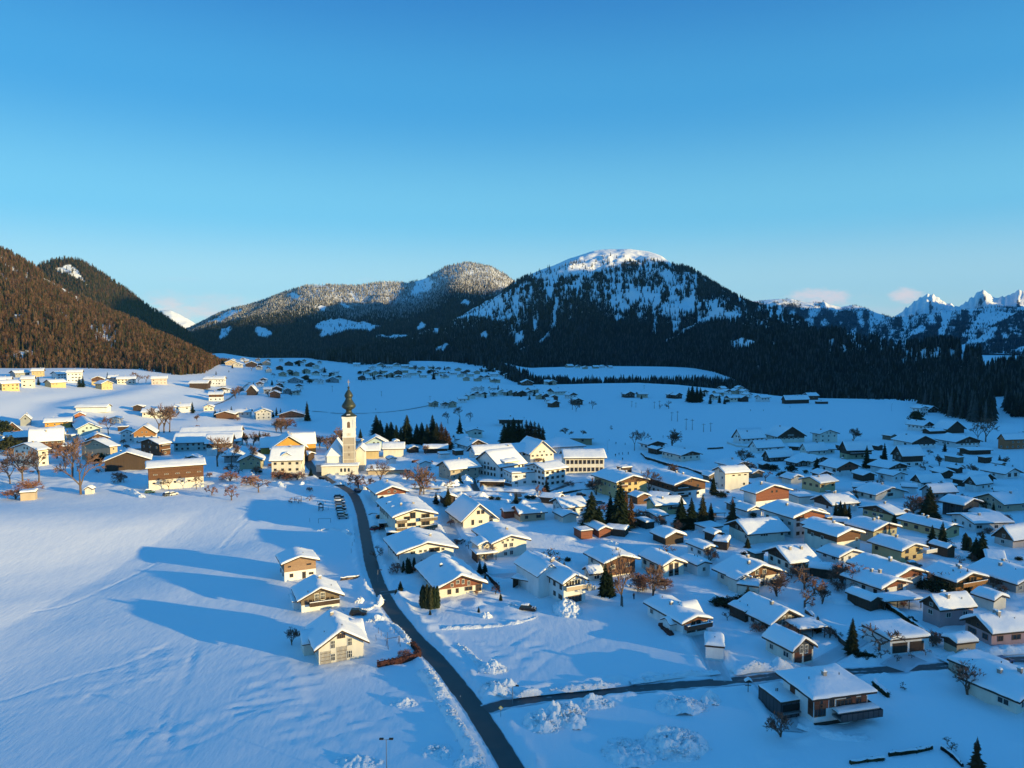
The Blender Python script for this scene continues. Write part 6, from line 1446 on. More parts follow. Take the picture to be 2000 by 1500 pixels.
def leaf_blob(seed, n=900, flat_=.8):
    g = random.Random(seed); V = []; F = []
    for i in range(n):
        u_ = g.uniform(-1, 1); a = g.random() * 6.283; rr = g.random() ** .35; s = math.sqrt(1 - u_ * u_)
        lump = .75 + .35 * math.sin(3 * a + seed) * math.sin(4 * u_ + seed)
        p = Vector((s * math.cos(a), s * math.sin(a), u_ * flat_)) * rr * .5 * lump; p.z += .5 * flat_
        d = Vector((g.uniform(-1, 1), g.uniform(-1, 1), g.uniform(-1, 1))).normalized() * .07; e = Vector((g.uniform(-1, 1), g.uniform(-1, 1), g.uniform(-1, 1))).normalized() * .06
        b = len(V); V += [tuple(p - d), tuple(p + d), tuple(p + e)]; F.append((b, b + 1, b + 2))
    return np_mesh('crown', V, F)
def setm(me, m):
    me.materials.clear(); me.materials.append(M[m]); return me
TRUNK = MB().tube((0, 0, -.05), (0, 0, .5), .014, .009, 6).tube((0, 0, .5), (0, 0, .97), .009, .002, 5).mesh('trunk', ['bark'])
M['brownspruce'] = leafmat('brown conifer needles', [(0.0, (0.05, 0.03, 0.015)), (0.5, (0.10, 0.055, 0.028)), (1.0, (0.16, 0.08, 0.04))])  # brown crown tone, varied from tree to tree
SPR = [setm(spruce_parts(s, w_), 'spruce') for s, w_ in ((1, .27), (2, .30), (3, .24), (4, .33))]
SPRS = [setm(spruce_parts(s, w_, 18), 'spruce') for s, w_ in ((11, .32), (12, .28))]
LAR = [setm(spruce_parts(s, .28, 22, .5), 'brownspruce') for s in (21, 22)]
BUSHY = [setm(spruce_parts(s, .42, 30, .4), 'spruce') for s in (31, 32)]
def bare_set(seed, tw, **k):
    T, C = bare_parts(seed, **k); return T.mesh('trunk', ['bark']), C.mesh('crown', [tw])
BARET = {'tall': [bare_set(s, 'twig', multi=1, trunk=.26) for s in (41, 42, 43)], 'multi': [bare_set(s, 'twig', multi=3, trunk=.20, depth=5, thick=.012) for s in (44, 45)],
         'round': [bare_set(s, 'redtwig', trunk=.14, spread=.5, up=.15) for s in (46, 47)], 'bush': [bare_set(s, 'redtwig', multi=6, trunk=.16, depth=4, thick=.010, spread=.5, up=.25) for s in (48, 49)],
         'small': [bare_set(s, 'twig', trunk=.20, depth=4, spread=.5, up=.1, thick=.02, twigw=.006) for s in (50, 51)]}
THU = [setm(thuja_mesh(s), 'spruce') for s in (61, 62)]
BLOB = [setm(leaf_blob(s), 'spruce') for s in (71, 72)]
KIND = {'s': ('dark spruce', 'spruce_tree', 'spruce', SPR), 'ss': ('small dark spruce', 'spruce_tree', 'spruce', SPRS), 'l': ('brown larch', 'larch_tree', 'larch', LAR), 'b': ('broad bushy spruce', 'spruce_tree', 'spruce', BUSHY),
        't': ('columnar dark shrub', 'columnar_shrub', 'shrub', THU), 'e': ('round evergreen bush', 'evergreen_bush', 'bush', BLOB),
        'T': ('tall bare tree', 'bare_tree', 'tree', 'tall'), 'M': ('many stemmed bare tree', 'bare_tree', 'tree', 'multi'), 'R': ('round reddish bare tree', 'bare_tree', 'tree', 'round'), 'B': ('bare reddish bush', 'bare_bush', 'bush', 'bush'), 'o': ('small bare fruit tree', 'bare_tree', 'tree', 'small')}
GRP = {'s': 'dark spruces in the village', 'ss': 'small spruces in the village', 'l': 'brown larches', 'b': 'broad bushy spruces', 't': 'columnar shrubs', 'e': 'evergreen bushes', 'T': 'tall bare trees', 'M': 'many stemmed bare trees', 'R': 'round bare trees', 'B': 'bare bushes', 'o': 'small bare fruit trees'}
def tree(k, px, py, hpx, wide=1.0, label=None):
    x, y, z = at(px, py); h = hpx / FPX * math.hypot(y, EYE)
    ph, nm, ct, src = KIND[k]; g = random.Random(int(px * 31 + py))
    size = 'tall ' if (k in ('s', 'l') and hpx > 45) else ''
    r = link(nm, None, label=label or name_it(size + ph, x, y), cat=ct, group=GRP[k]); r.location = (x, y, z - .1); r.rotation_euler = (0, 0, g.random() * 6.283); r.scale = (h * wide, h * wide, h)
    if isinstance(src, str):
        tm, cm = BARET[src][g.randrange(len(BARET[src]))]
        link('trunk', tm, r); link('crown', cm, r)
    else:
        link('crown', src[g.randrange(len(src))], r)
        if k not in 'et': link('trunk', TRUNK, r)
        elif k == 't': link('trunk', TRUNK, r)
    return r
TREES = {
 's': [(600, 822, 40, .9), (735, 860, 52, 1.35), (743, 862, 44, 1.3), (756, 864, 40, 1.3), (764, 864, 42, 1.3), (774, 866, 38, 1.3), (783, 866, 34, 1.3), (795, 866, 58, 1.1), (814, 866, 40, 1.3), (824, 867, 44, 1.3), (845, 868, 60, 1.1), (834, 870, 44, 1.3), (853, 870, 46, 1.3), (898, 850, 34), (704, 862, 26), (985, 869, 44, 1.2), (993, 868, 50, 1.2), (1003, 870, 56, 1.2), (1013, 868, 50, 1.3), (1020, 871, 46, 1.3), (1062, 946, 54, .8), (875, 987, 37, 1.1), (1210, 1034, 98, 1.1), (1192, 1030, 66),
       (1330, 1032, 64), (1350, 1032, 62, 1.1), (1372, 1030, 66), (1388, 1024, 44), (1393, 960, 32, 1.3), (1632, 1011, 32), (1641, 1014, 38), (1649, 1015, 36), (1658, 1015, 32), (1692, 914, 46), (1727, 902, 38), (1820, 1066, 42, 1.1), (1840, 1071, 54), (1664, 1277, 70, .95), (1860, 1152, 42, .8), (1888, 1157, 48, .8), (1182, 1162, 64, .9), (1192, 1163, 58, .8),
       (1345, 784, 30), (1352, 786, 36), (1361, 786, 34), (1368, 785, 30), (973, 769, 18), (847, 741, 18), (846, 726, 14), (868, 728, 14), (710, 742, 16)],
 'ss': [(155, 756, 22), (162, 756, 24), (75, 752, 18), (376, 807, 24), (507, 860, 20), (498, 862, 14), (1660, 986, 28), (1672, 987, 30), (1873, 1157, 34), (420, 814, 16), (430, 812, 14), (452, 812, 20), (540, 812, 18), (533, 815, 16), (548, 810, 14), (1387, 789, 20), (1405, 787, 18), (1415, 789, 15), (991, 773, 11), (1845, 882, 22), (1940, 1003, 24), (1926, 1000, 16), (821, 737, 12), (210, 740, 14), (495, 755, 10), (418, 742, 10), (422, 732, 8), (447, 727, 5), (1008, 983, 24), (861, 1150, 6), (829, 1187, 10), (840, 1200, 12), (978, 1172, 16), (935, 1195, 12), (1526, 1238, 8), (738, 990, 10), (937, 1120, 26, 1.2), (947, 1118, 22, 1.2), (782, 1153, 20, 1.3), (774, 1160, 12, 1.3)],
 'l': [(862, 870, 48, 1.3), (870, 874, 42, 1.5), (877, 877, 34, 1.5), (1028, 870, 52, 1.4), (1036, 871, 52, 1.5), (1044, 871, 50, 1.5), (1052, 870, 46, 1.5), (1060, 869, 38, 1.4), (1232, 1030, 64), (1430, 1022, 54, 1.1), (1067, 958, 26, 1.2), (1907, 1502, 60), (1222, 1024, 70, .8)],
 'b': [(1155, 1034, 76), (1815, 1010, 62), (1170, 1036, 50), (1918, 1095, 56), (1905, 1092, 44), (1460, 1070, 22), (1595, 918, 26)],
 't': [(796, 1118, 28), (788, 1116, 20), (809, 1115, 26), (786, 1119, 14), (1885, 1076, 34, 1.3), (1893, 1078, 28, 1.3), (827, 1186, 42), (834, 1187, 44), (841, 1188, 42), (848, 1187, 40), (854, 1186, 40), (824, 1182, 34)],
 'e': [(1790, 826, 34, 1.0), (1798, 830, 20), (1690, 1289, 22, 1.2), (1680, 1286, 18, 1.4), (1702, 1287, 14, 1.5), (1402, 1185, 26, 1.3), (1415, 1187, 28, 1.4), (1430, 1188, 28, 1.4), (1445, 1182, 26, 1.3), (1457, 1176, 22, 1.3), (1470, 1168, 18), (1530, 935, 20, 1.6), (1510, 920, 18, 1.6), (1545, 922, 18, 1.6), (1408, 972, 18, 1.5), (1394, 968, 14, 1.6), (1810, 1152, 30, 1.3), (1830, 1158, 34, 1.2), (1848, 1160, 30, 1.2), (1795, 1150, 22, 1.2), (1284, 1049, 14, 1.3), (960, 976, 10, 1.5), (973, 977, 10, 1.5), (1030, 975, 11, 1.5), (1041, 975, 11, 1.5), (1060, 976, 12, 1.5), (1076, 977, 11, 1.5), (1093, 975, 10, 1.5), (1945, 985, 26, 1.6), (1925, 990, 22, 1.6), (1905, 1005, 14, 1.5), (15, 885, 44, 1.4), (5, 850, 40, 1.2), (200, 900, 22, 1.5), (190, 905, 24, 1.3)],
 'T': [(158, 966, 96), (141, 932, 78), (76, 942, 62), (320, 845, 60), (310, 846, 54), (331, 844, 52), (212, 849, 38), (425, 912, 62), (452, 908, 44), (484, 916, 50), (742, 948, 52), (820, 967, 62), (828, 966, 56), (1268, 968, 56), (1239, 880, 42, .7), (1255, 872, 32), (1925, 863, 54), (1910, 860, 36), (875, 827, 24), (898, 823, 30), (918, 823, 20), (1118, 800, 24), (1125, 804, 18), (1157, 799, 18), (44, 940, 66), (20, 946, 60), (1213, 1184, 108, .55), (1216, 1186, 60, .8), (262, 745, 20), (270, 748, 18), (285, 748, 16), (384, 956, 30), (330, 958, 26)],
 'M': [(1313, 872, 36, 1.2), (1667, 860, 26, 1.2), (460, 778, 22), (467, 772, 20), (1890, 1358, 60, 1.3), (1275, 1162, 62), (570, 1259, 34), (1518, 1165, 52, 1.2), (1165, 968, 38, 1.2), (1524, 1442, 52), (1155, 985, 20), (640, 882, 32, 1.2), (655, 880, 34), (625, 876, 28), (612, 872, 24), (665, 872, 40), (540, 843, 28), (550, 845, 30), (1310, 930, 26, 1.4), (1545, 1262, 44), (1385, 1100, 34), (1104, 848, 14, 1.5), (1117, 850, 9, 1.5), (1138, 850, 11, 1.6), (1834, 910, 24), (1460, 925, 26, 1.3), (1450, 905, 30, 1.4), (470, 870, 28), (482, 870, 26), (495, 870, 28), (520, 868, 26), (1605, 1180, 40), (890, 1072, 22), (1940, 1150, 26), (1960, 1165, 24)],
 'R': [(414, 967, 22), (452, 977, 32), (823, 962, 40, 1.3), (1060, 970, 24), (125, 900, 34, 1.3), (112, 895, 28, 1.2), (1125, 1004, 24, 1.2), (700, 954, 36, 1.1), (718, 956, 30, 1.1), (795, 940, 28), (968, 1160, 18, 1.3), (1590, 1160, 32, 1.3)],
 'B': [(1660, 1142, 44, 1.3), (1670, 1166, 20), (1645, 1140, 34, 1.2), (1256, 1152, 34, 1.2), (1246, 1150, 28), (1800, 1000, 36, 1.2), (1785, 1005, 28, 1.2), (558, 838, 24, 1.4), (545, 936, 20, 1.3), (560, 938, 16, 1.3), (580, 938, 18, 1.3), (450, 940, 20, 1.4), (490, 948, 22, 1.4), (500, 925, 16, 1.2), (1130, 1000, 22), (1502, 1120, 22, 1.3), (1560, 1130, 26, 1.2), (1575, 1110, 26), (1300, 1150, 22, 1.3), (1250, 1020, 24, 1.4), (1600, 1070, 16), (790, 1285, 18, 1.2), (880, 1025, 12), (1470, 1200, 12), (605, 960, 10), (775, 1120, 22), (1700, 1110, 16, 1.2), (1710, 1190, 14), (235, 942, 22, 1.2), (60, 960, 24, 1.5), (30, 975, 24, 1.5), (1765, 1185, 12), (930, 1160, 8), (1180, 1000, 18, 1.3)],
 'o': [(505, 962, 30, 1.3), (605, 978, 12, 1.6), (570, 982, 10, 1.8), (583, 983, 10, 1.8), (1500, 1145, 20), (1725, 945, 16), (1640, 1250, 16), (1575, 1150, 12), (735, 1095, 22), (742, 1085, 20), (915, 1070, 14), (1720, 1285, 20, 1.3), (1752, 1290, 14, 1.3), (1781, 1283, 12, 1.4), (1808, 1278, 12, 1.4), (1766, 1347, 14, 1.3), (1858, 1466, 20, 1.4), (1420, 1170, 10), (1195, 840, 10), (1290, 797, 8), (1306, 798, 16, 1.2)]}
for k_, L_ in TREES.items():
    for t in L_: tree(k_, t[0], t[1], t[2], t[3] if len(t) > 3 else 1.0)
# ------------------------------------------------------------------ hedges and walls that follow a line
def hedge(pts, h, w, label, mt='spruce', cat='hedge', dens=16, snow=True, seed=1, name='hedge'):
    g = random.Random(seed); P_ = [at(*p) for p in pts]; V = []; F = []; SV = []; SF = []
    x0, y0, z0 = P_[0]
    r = link(name, None, label=label, cat=cat); r.location = (x0, y0, z0)
    for (xa, ya, za), (xb, yb, zb) in zip(P_, P_[1:]):
        L = math.hypot(xb - xa, yb - ya); ux, uy = (xb - xa) / L, (yb - ya) / L; n = int(L * dens * h)
        for i in range(n):
            t = g.random() * L; s = g.uniform(-.5, .5) * w; z = g.uniform(-.1, h) * g.uniform(.8, 1.08)
            p = Vector((xa + ux * t - uy * s - x0, ya + uy * t + ux * s - y0, za + z - z0)); b = len(V); q = .28
            V += [tuple(p + Vector((g.uniform(-q, q), g.uniform(-q, q), g.uniform(-q, q)))) for _ in range(3)]; F.append((b, b + 1, b + 2))
        b = len(V)
        for t in (0, L):
            for s, z in ((-.4, -.3), (.4, -.3), (.35, h * .8), (-.35, h * .8)): V.append((xa + ux * t - uy * s * w - x0, ya + uy * t + ux * s * w - y0, za + z - z0))
        for i in range(4): j = (i + 1) % 4; F += [(b + i, b + j, b + 4 + j), (b + i, b + 4 + j, b + 4 + i)]
        F += [(b, b + 2, b + 1), (b, b + 3, b + 2), (b + 4, b + 5, b + 6), (b + 4, b + 6, b + 7)]
        if snow:
            k = max(2, int(L / .9)); b = len(SV)
            for i in range(k + 1):
                t = L * i / k; hh = h * .95 + g.uniform(-.1, .14); ww = w * g.uniform(.3, .6); tk = g.uniform(.12, .38)
                for s, z in ((-ww, 0), (-ww * .6, tk), (ww * .6, tk), (ww, 0)): SV.append((xa + ux * t - uy * s - x0, ya + uy * t + ux * s - y0, za - z0 + hh + z))
            for i in range(k):
                for j in range(3): a = b + i * 4 + j; SF.append((a, a + 4, a + 5, a + 1))
    me = np_mesh('leaves', V, F); setm(me, mt); link('leaves', me, r, kind='stuff')
    if snow:
        me = np_mesh('snow_cap', SV, SF); setm(me, 'psnow'); link('snow_cap', me, r)
    return r
M['redhedge'] = mat('beech hedge with old leaves', (0.12, 0.045, 0.035), .9, var=(1.5, (0.07, 0.028, 0.022), (1, 1, 1)))
hedge([(737, 1304), (760, 1300), (785, 1295), (812, 1287), (820, 1281), (812, 1272), (805, 1263)], 1.5, .9, 'red brown beech hedge at the roadside corner below the nearest left house', 'redhedge', dens=60, snow=False, seed=2)
hedge([(1712, 1168), (1730, 1185), (1760, 1206), (1790, 1228), (1826, 1253)], 1.3, .7, 'long dark hedge running down beside the white two storey house', dens=26, seed=3)
hedge([(1574, 1195), (1590, 1210), (1605, 1222), (1625, 1232), (1640, 1250), (1655, 1262)], .9, .8, 'stone and shrub row above the dark carport by the timber pair', 'bark', cat='wall', dens=24, seed=4)
hedge([(1252, 887), (1262, 896), (1285, 903), (1305, 909), (1340, 917), (1370, 927), (1385, 935), (1392, 942)], 1.3, .9, 'dark garden wall curving along the edge of the snow field', 'darkspruce', cat='wall', dens=14, seed=5)
hedge([(1660, 1492), (1690, 1488), (1726, 1485)], .6, .6, 'left piece of the low dark hedge at the lower right', dens=30, seed=6)
hedge([(1736, 1477), (1760, 1474), (1790, 1470), (1812, 1465), (1820, 1462)], .65, .6, 'right piece of the low dark hedge at the lower right', dens=30, seed=7)
hedge([(1838, 1463), (1850, 1470), (1864, 1482), (1880, 1498)], .6, .5, 'low dark fence line running out at the bottom right', 'darkspruce', dens=20, seed=8)
hedge([(1706, 1338), (1714, 1346), (1724, 1354), (1735, 1363)], 1.1, .7, 'short clipped dark hedge behind the modern house', dens=34, seed=9)
hedge([(805, 903), (820, 901), (845, 904)], 1.2, 1.2, 'brown hedge beside the stone barn crossroads', 'redhedge', dens=18, seed=10, snow=False)
hedge([(932, 942), (960, 943), (985, 946), (1000, 950)], 1.2, 1.0, 'brown shrub row along the foot of the lettered school wing', 'twig', dens=18, seed=11)
hedge([(1815, 912), (1826, 917), (1835, 924)], 1.0, .8, 'short dark hedge piece in the snowy slope', dens=20, seed=12)
hedge([(1080, 967), (1120, 960), (1165, 955)], .6, .4, 'low kerb hedge along the curved school drive', 'darkspruce', dens=10, seed=13)
hedge([(950, 1128), (960, 1138), (972, 1148), (975, 1153)], 1.5, .35, 'sloping brown board fence beside the brown gabled house', 'redhedge', cat='fence', dens=50, seed=14, snow=True, name='fence')
hedge([(1382, 878), (1400, 877), (1412, 876)], 1.2, 1.0, 'dark low hedge below the solar panel house', 'darkspruce', dens=16, seed=15)
hedge([(1420, 866), (1440, 873), (1468, 875)], 1.3, .3, 'white garden wall before the solar panel house', 'frame', cat='wall', dens=3, seed=16, name='garden_wall')
hedge([(1290, 1222), (1300, 1232), (1312, 1243)], .9, 1.6, 'brown shrub row on the bank left of the red brown chalet', 'redhedge', dens=30, seed=17, snow=False)
hedge([(665, 1134), (690, 1131), (703, 1129)], .8, .3, 'low wooden fence behind the middle left house', 'bark', cat='fence', dens=20, seed=18, name='fence')
hedge([(805, 955), (870, 957), (905, 956)], .8, .5, 'low snow topped wall along the school road', 'stone', cat='wall', dens=6, seed=19, name='garden_wall')
# ------------------------------------------------------------------ ploughed heaps of broken snow
def heap(px, py, rpx, h, label, seed, asp=1.0, clods=60, rough_=1.0):
    x, y, z = at(px, py); r = rpx / FPX * y; g = np.random.default_rng(seed); n = 46
    u = np.linspace(-1, 1, n); U, V = np.meshgrid(u, u, indexing='ij'); rr = np.hypot(U, V)
    X = U * r; Y = V * r * asp
    edge = 1 + .25 * fbm(np.arctan2(V, U) * 1.1 + seed, rr * 0, seed, 3)
    prof = np.clip(1 - (rr / edge) ** 2, 0, 1) ** .8
    Zh = h * prof * (.75 + .8 * fbm(X / 2.2 + seed, Y / 2.2, seed, 3)) + prof ** .5 * rough_ * (.62 * np.abs(fbm(X / 1.3, Y / 1.3 + seed, seed + 2, 3)) * 2) - .18 * (prof <= 0) - .1
    gz_ = base_h(x + X, y + Y) - z
    me = np_mesh('snow_heap', np.stack([X, Y, Zh + gz_ * 0.0], -1).reshape(-1, 3), grid_faces(n, n), [M['psnow']], True)
    o = link('snow_heap', me, None, 'stuff', label); o.location = (x, y, z)
    if clods:
        V_ = []; F_ = []
        for i in range(clods):
            a = g.uniform(0, 6.283); q = g.uniform(.2, 1.12); cx_, cy_ = r * q * math.cos(a), r * q * asp * math.sin(a)
            s = g.uniform(.10, .40) * (1.15 - .4 * q); hz = max(0, h * max(0, 1 - q * q) ** .8 * .8); b = len(V_)
            pts = [(0, 0, 1), (1, 0, 0), (0, 1, 0), (-1, 0, 0), (0, -1, 0), (.7, .7, .5), (-.7, .6, .55), (-.6, -.7, .5), (.6, -.7, .45)]
            for p in pts: V_.append((cx_ + p[0] * s * g.uniform(.7, 1.2), cy_ + p[1] * s * g.uniform(.7, 1.2), hz + p[2] * s * g.uniform(.6, 1.1) - .05))
            for f in ((0, 1, 5), (0, 5, 2), (0, 2, 6), (0, 6, 3), (0, 3, 7), (0, 7, 4), (0, 4, 8), (0, 8, 1), (1, 2, 5), (2, 3, 6), (3, 4, 7), (4, 1, 8)): F_.append(tuple(b + i_ for i_ in f))
        link('clods', np_mesh('clods', V_, F_, [M['psnow']]), o, 'stuff')
hs_ = random.Random(3)
def bankline(pts, r, h, label, every=3.0, seed=1, clods=22):
    """a continuous ploughed bank: one mesh following a line"""
    P_ = [at(*p) for p in pts]; A = smooth([(p[0], p[1]) for p in P_], 2); L = 0; Q = [A[0]]
    for a, b in zip(A, A[1:]):
        d = math.hypot(b[0] - a[0], b[1] - a[1]); n = max(1, int(d / .45))
        Q += [(a[0] + (b[0] - a[0]) * i / n, a[1] + (b[1] - a[1]) * i / n) for i in range(1, n + 1)]
    Q = np.array(Q); T = np.gradient(Q, axis=0); T /= np.linalg.norm(T, axis=1)[:, None] + 1e-9; N_ = np.stack([-T[:, 1], T[:, 0]], -1)
    cr_ = np.linspace(-1, 1, 13); ln = np.arange(len(Q)) * .45
    wv = r * (1 + .45 * fbm(ln / 4.0, ln * 0, seed, 3)); hv = h * np.clip(.9 + 1.0 * fbm(ln / 3.0, ln * 0 + 5, seed + 3, 3), .2, 2) * np.clip(np.minimum(np.arange(len(Q)), np.arange(len(Q))[::-1]) / 6, 0, 1)
    XY = Q[:, None, :] + N_[:, None, :] * (cr_[None, :] * wv[:, None])[..., None]
    pr = (1 - cr_ ** 2) ** .8
    Zq = base_h(XY[..., 0], XY[..., 1]) + hv[:, None] * pr[None] + pr[None] * .55 * np.abs(fbm(XY[..., 0] / .8, XY[..., 1] / .8, seed + 7, 3)) - .12
    g = np.random.default_rng(seed); x0, y0, z0 = P_[0]
    me = np_mesh('snow_bank', np.concatenate([XY - [x0, y0], (Zq - z0)[..., None]], -1).reshape(-1, 3), grid_faces(len(Q), 13), [M['psnow']], True)
    o = link('snow_bank', me, None, 'stuff', label); o.location = (x0, y0, z0)
    V_ = []; F_ = []
    for i in range(int(len(Q) * .45 * clods / 10)):
        j = g.integers(0, len(Q)); c = g.normal(0, .55); s = g.uniform(.08, .32); p0 = Q[j] + N_[j] * c * wv[j]; hz = hv[j] * max(0, 1 - c * c) ** .8; b = len(V_)
        zb = float(base_h(p0[0], p0[1])) - z0
        for p in [(0, 0, 1), (1, 0, 0), (0, 1, 0), (-1, 0, 0), (0, -1, 0), (.7, .7, .5), (-.7, .6, .55), (-.6, -.7, .5), (.6, -.7, .45)]: V_.append((p0[0] - x0 + p[0] * s * g.uniform(.7, 1.2), p0[1] - y0 + p[1] * s * g.uniform(.7, 1.2), zb + hz + p[2] * s * g.uniform(.6, 1.2)))
        for f in ((0, 1, 5), (0, 5, 2), (0, 2, 6), (0, 6, 3), (0, 3, 7), (0, 7, 4), (0, 4, 8), (0, 8, 1), (1, 2, 5), (2, 3, 6), (3, 4, 7), (4, 1, 8)): F_.append(tuple(b + i_ for i_ in f))
    if V_: link('clods', np_mesh('clods', V_, F_, [M['psnow']]), o, 'stuff')
bankline([(822, 1305), (842, 1330), (868, 1372), (885, 1410), (912, 1450), (940, 1500), (960, 1540)], 1.5, 1.3, 'ploughed bank of broken snow along the left edge of the road', seed=1, clods=60)
bankline([(765, 1218), (785, 1238), (800, 1255)], .8, .8, 'narrow broken snow bank before the beech hedge', seed=2, clods=60)
bankline([(668, 1190), (700, 1196), (728, 1190), (745, 1178), (740, 1165)], 1.0, .9, 'curved broken snow bank beside the dark parked car', seed=3, clods=40)
bankline([(890, 1258), (910, 1272), (925, 1285), (940, 1300)], 1.1, .9, 'broken snow bank along the edge of the middle field', seed=4, clods=40)
bankline([(1000, 1361), (1060, 1352), (1130, 1345), (1200, 1337)], .9, .8, 'ploughed bank on the far side of the side road', seed=5, clods=30)
bankline([(1230, 1332), (1300, 1322), (1360, 1316), (1405, 1312)], .9, .5, 'smooth ploughed bank beyond the side road', seed=6, clods=15)
bankline([(1430, 1312), (1470, 1308), (1510, 1302), (1545, 1300)], 1.6, 1.8, 'high broken bank beside the lane to the timber pair', seed=7, clods=40)
bankline([(1840, 1290), (1900, 1278), (1960, 1272), (2010, 1268)], 1.6, 1.2, 'bank of ploughed snow before the mauve pair', seed=8, clods=20)
bankline([(560, 918), (580, 917)], .8, .9, 'short snow ridge by the guesthouse', seed=9)
bankline([(520, 945), (545, 950), (560, 952)], 1.6, 1.8, 'bright snow heap row below the guesthouse', seed=10, clods=40)
bankline([(575, 950), (595, 945), (610, 942)], 1.3, 1.6, 'bright snow ridge left of the church road', seed=11, clods=30)
bankline([(478, 925), (490, 930), (502, 938)], 1.4, 1.8, 'sunlit snow heap on the slope below the hall', seed=12, clods=40)
bankline([(650, 946), (680, 944), (715, 953), (710, 958)], 1.6, 1.2, 'snow pile in front of the church hall', seed=13, clods=30)
bankline([(620, 1036), (650, 1034), (675, 1040), (690, 1048)], 1.0, .8, 'lit snow edge above the playground slope', seed=14, clods=40)
bankline([(840, 970), (880, 968), (925, 972), (960, 972)], 1.8, 1.6, 'lumpy snow bank below the school road', seed=15, clods=40)
bankline([(1012, 972), (1060, 972), (1120, 968)], 1.3, 1.0, 'low snow bank on the near side of the school road', seed=16, clods=20)
bankline([(780, 935), (830, 948), (870, 950), (905, 945)], 1.8, 1.6, 'sunlit broken snow below the stone barn', seed=17, clods=40)
bankline([(1345, 1040), (1400, 1036), (1430, 1038)], .9, .6, 'thin snow ridge before the wide carport', seed=18, clods=20)
bankline([(1175, 1062), (1200, 1068), (1215, 1076)], 1.4, 1.2, 'broken snow heap before the two field sheds', seed=19, clods=40)
bankline([(240, 960), (262, 966), (280, 972)], 1.4, 1.4, 'broken snow below the long barn', seed=20, clods=40)
bankline([(1560, 1160), (1600, 1172), (1660, 1180), (1710, 1178)], 1.6, .9, 'snow ridge across the garden slope', seed=21, clods=10)
bankline([(1560, 1415), (1640, 1442), (1700, 1440)], 1.4, .7, 'snow bank below the modern house', seed=22, clods=6)
bankline([(850, 1230), (1000, 1222), (1050, 1205)], 1.0, .5, 'long soft snow ridge across the middle field', seed=23, clods=0)
heap(1103, 1402, 44, 2.6, 'big conical snow heap beside the side road', 31, 1.1, 200)
heap(1060, 1412, 40, 1.7, 'broken snow heap left of the conical one', 32, 1.0, 150)
heap(1320, 1455, 66, 2.3, 'wide heap of broken snow chunks at the bottom', 33, 1.0, 320)
heap(1330, 1380, 52, 1.6, 'snow heap below the side road, right of the conical one', 34, .7, 160)
heap(1230, 1470, 56, .8, 'flat spread of snow chunks at the bottom', 35, 1.0, 240)
heap(975, 1345, 40, 1.5, 'broken snow heap in the field corner by the junction', 36, .8, 200)
heap(960, 1308, 30, 1.2, 'upper broken snow heap in the field corner', 37, .8, 120)
heap(1160, 1375, 40, 1.1, 'low broken heap beside the side road', 38, .6, 100)
heap(1388, 1368, 20, 1.5, 'small pointed snow heap right of the wide one', 39, 1.0, 40)
heap(1110, 1192, 30, 2.0, 'snow chute heap below the long apartment house', 40, 1.6, 60)
heap(915, 1492, 30, .8, 'snow lumps at the roadside bottom', 41, 1.0, 100)
heap(733, 1212, 20, .9, 'small broken snow heap beside the parked dark car', 42, .7, 60)
heap(702, 1176, 10, 1.3, 'little bright snow mound behind the parked dark car', 43, 1.4, 30)
heap(855, 1470, 34, .8, 'low snow mound by the lamp post', 44, .9, 40)
heap(790, 1376, 30, .5, 'crusty snow patch in the left field', 45, .6, 60)
heap(700, 1490, 50, .5, 'crusty snow patch at the bottom of the left field', 46, .5, 60)
heap(1052, 970, 14, 1.6, 'snow mound beside the curved school drive', 47, 1.0, 20)
heap(912, 940, 14, 2.6, 'snow mound at the school lane', 48, 1.3, 30)
heap(1018, 938, 12, 1.6, 'snow mound before the gymnasium', 49, 1.2, 20)
heap(950, 1205, 14, 1.2, 'snow covered bush mound right of the dark hedge', 50, .8, 20)
heap(1000, 1185, 10, 1.0, 'snow mound behind the brown gabled house', 51, .8, 15)
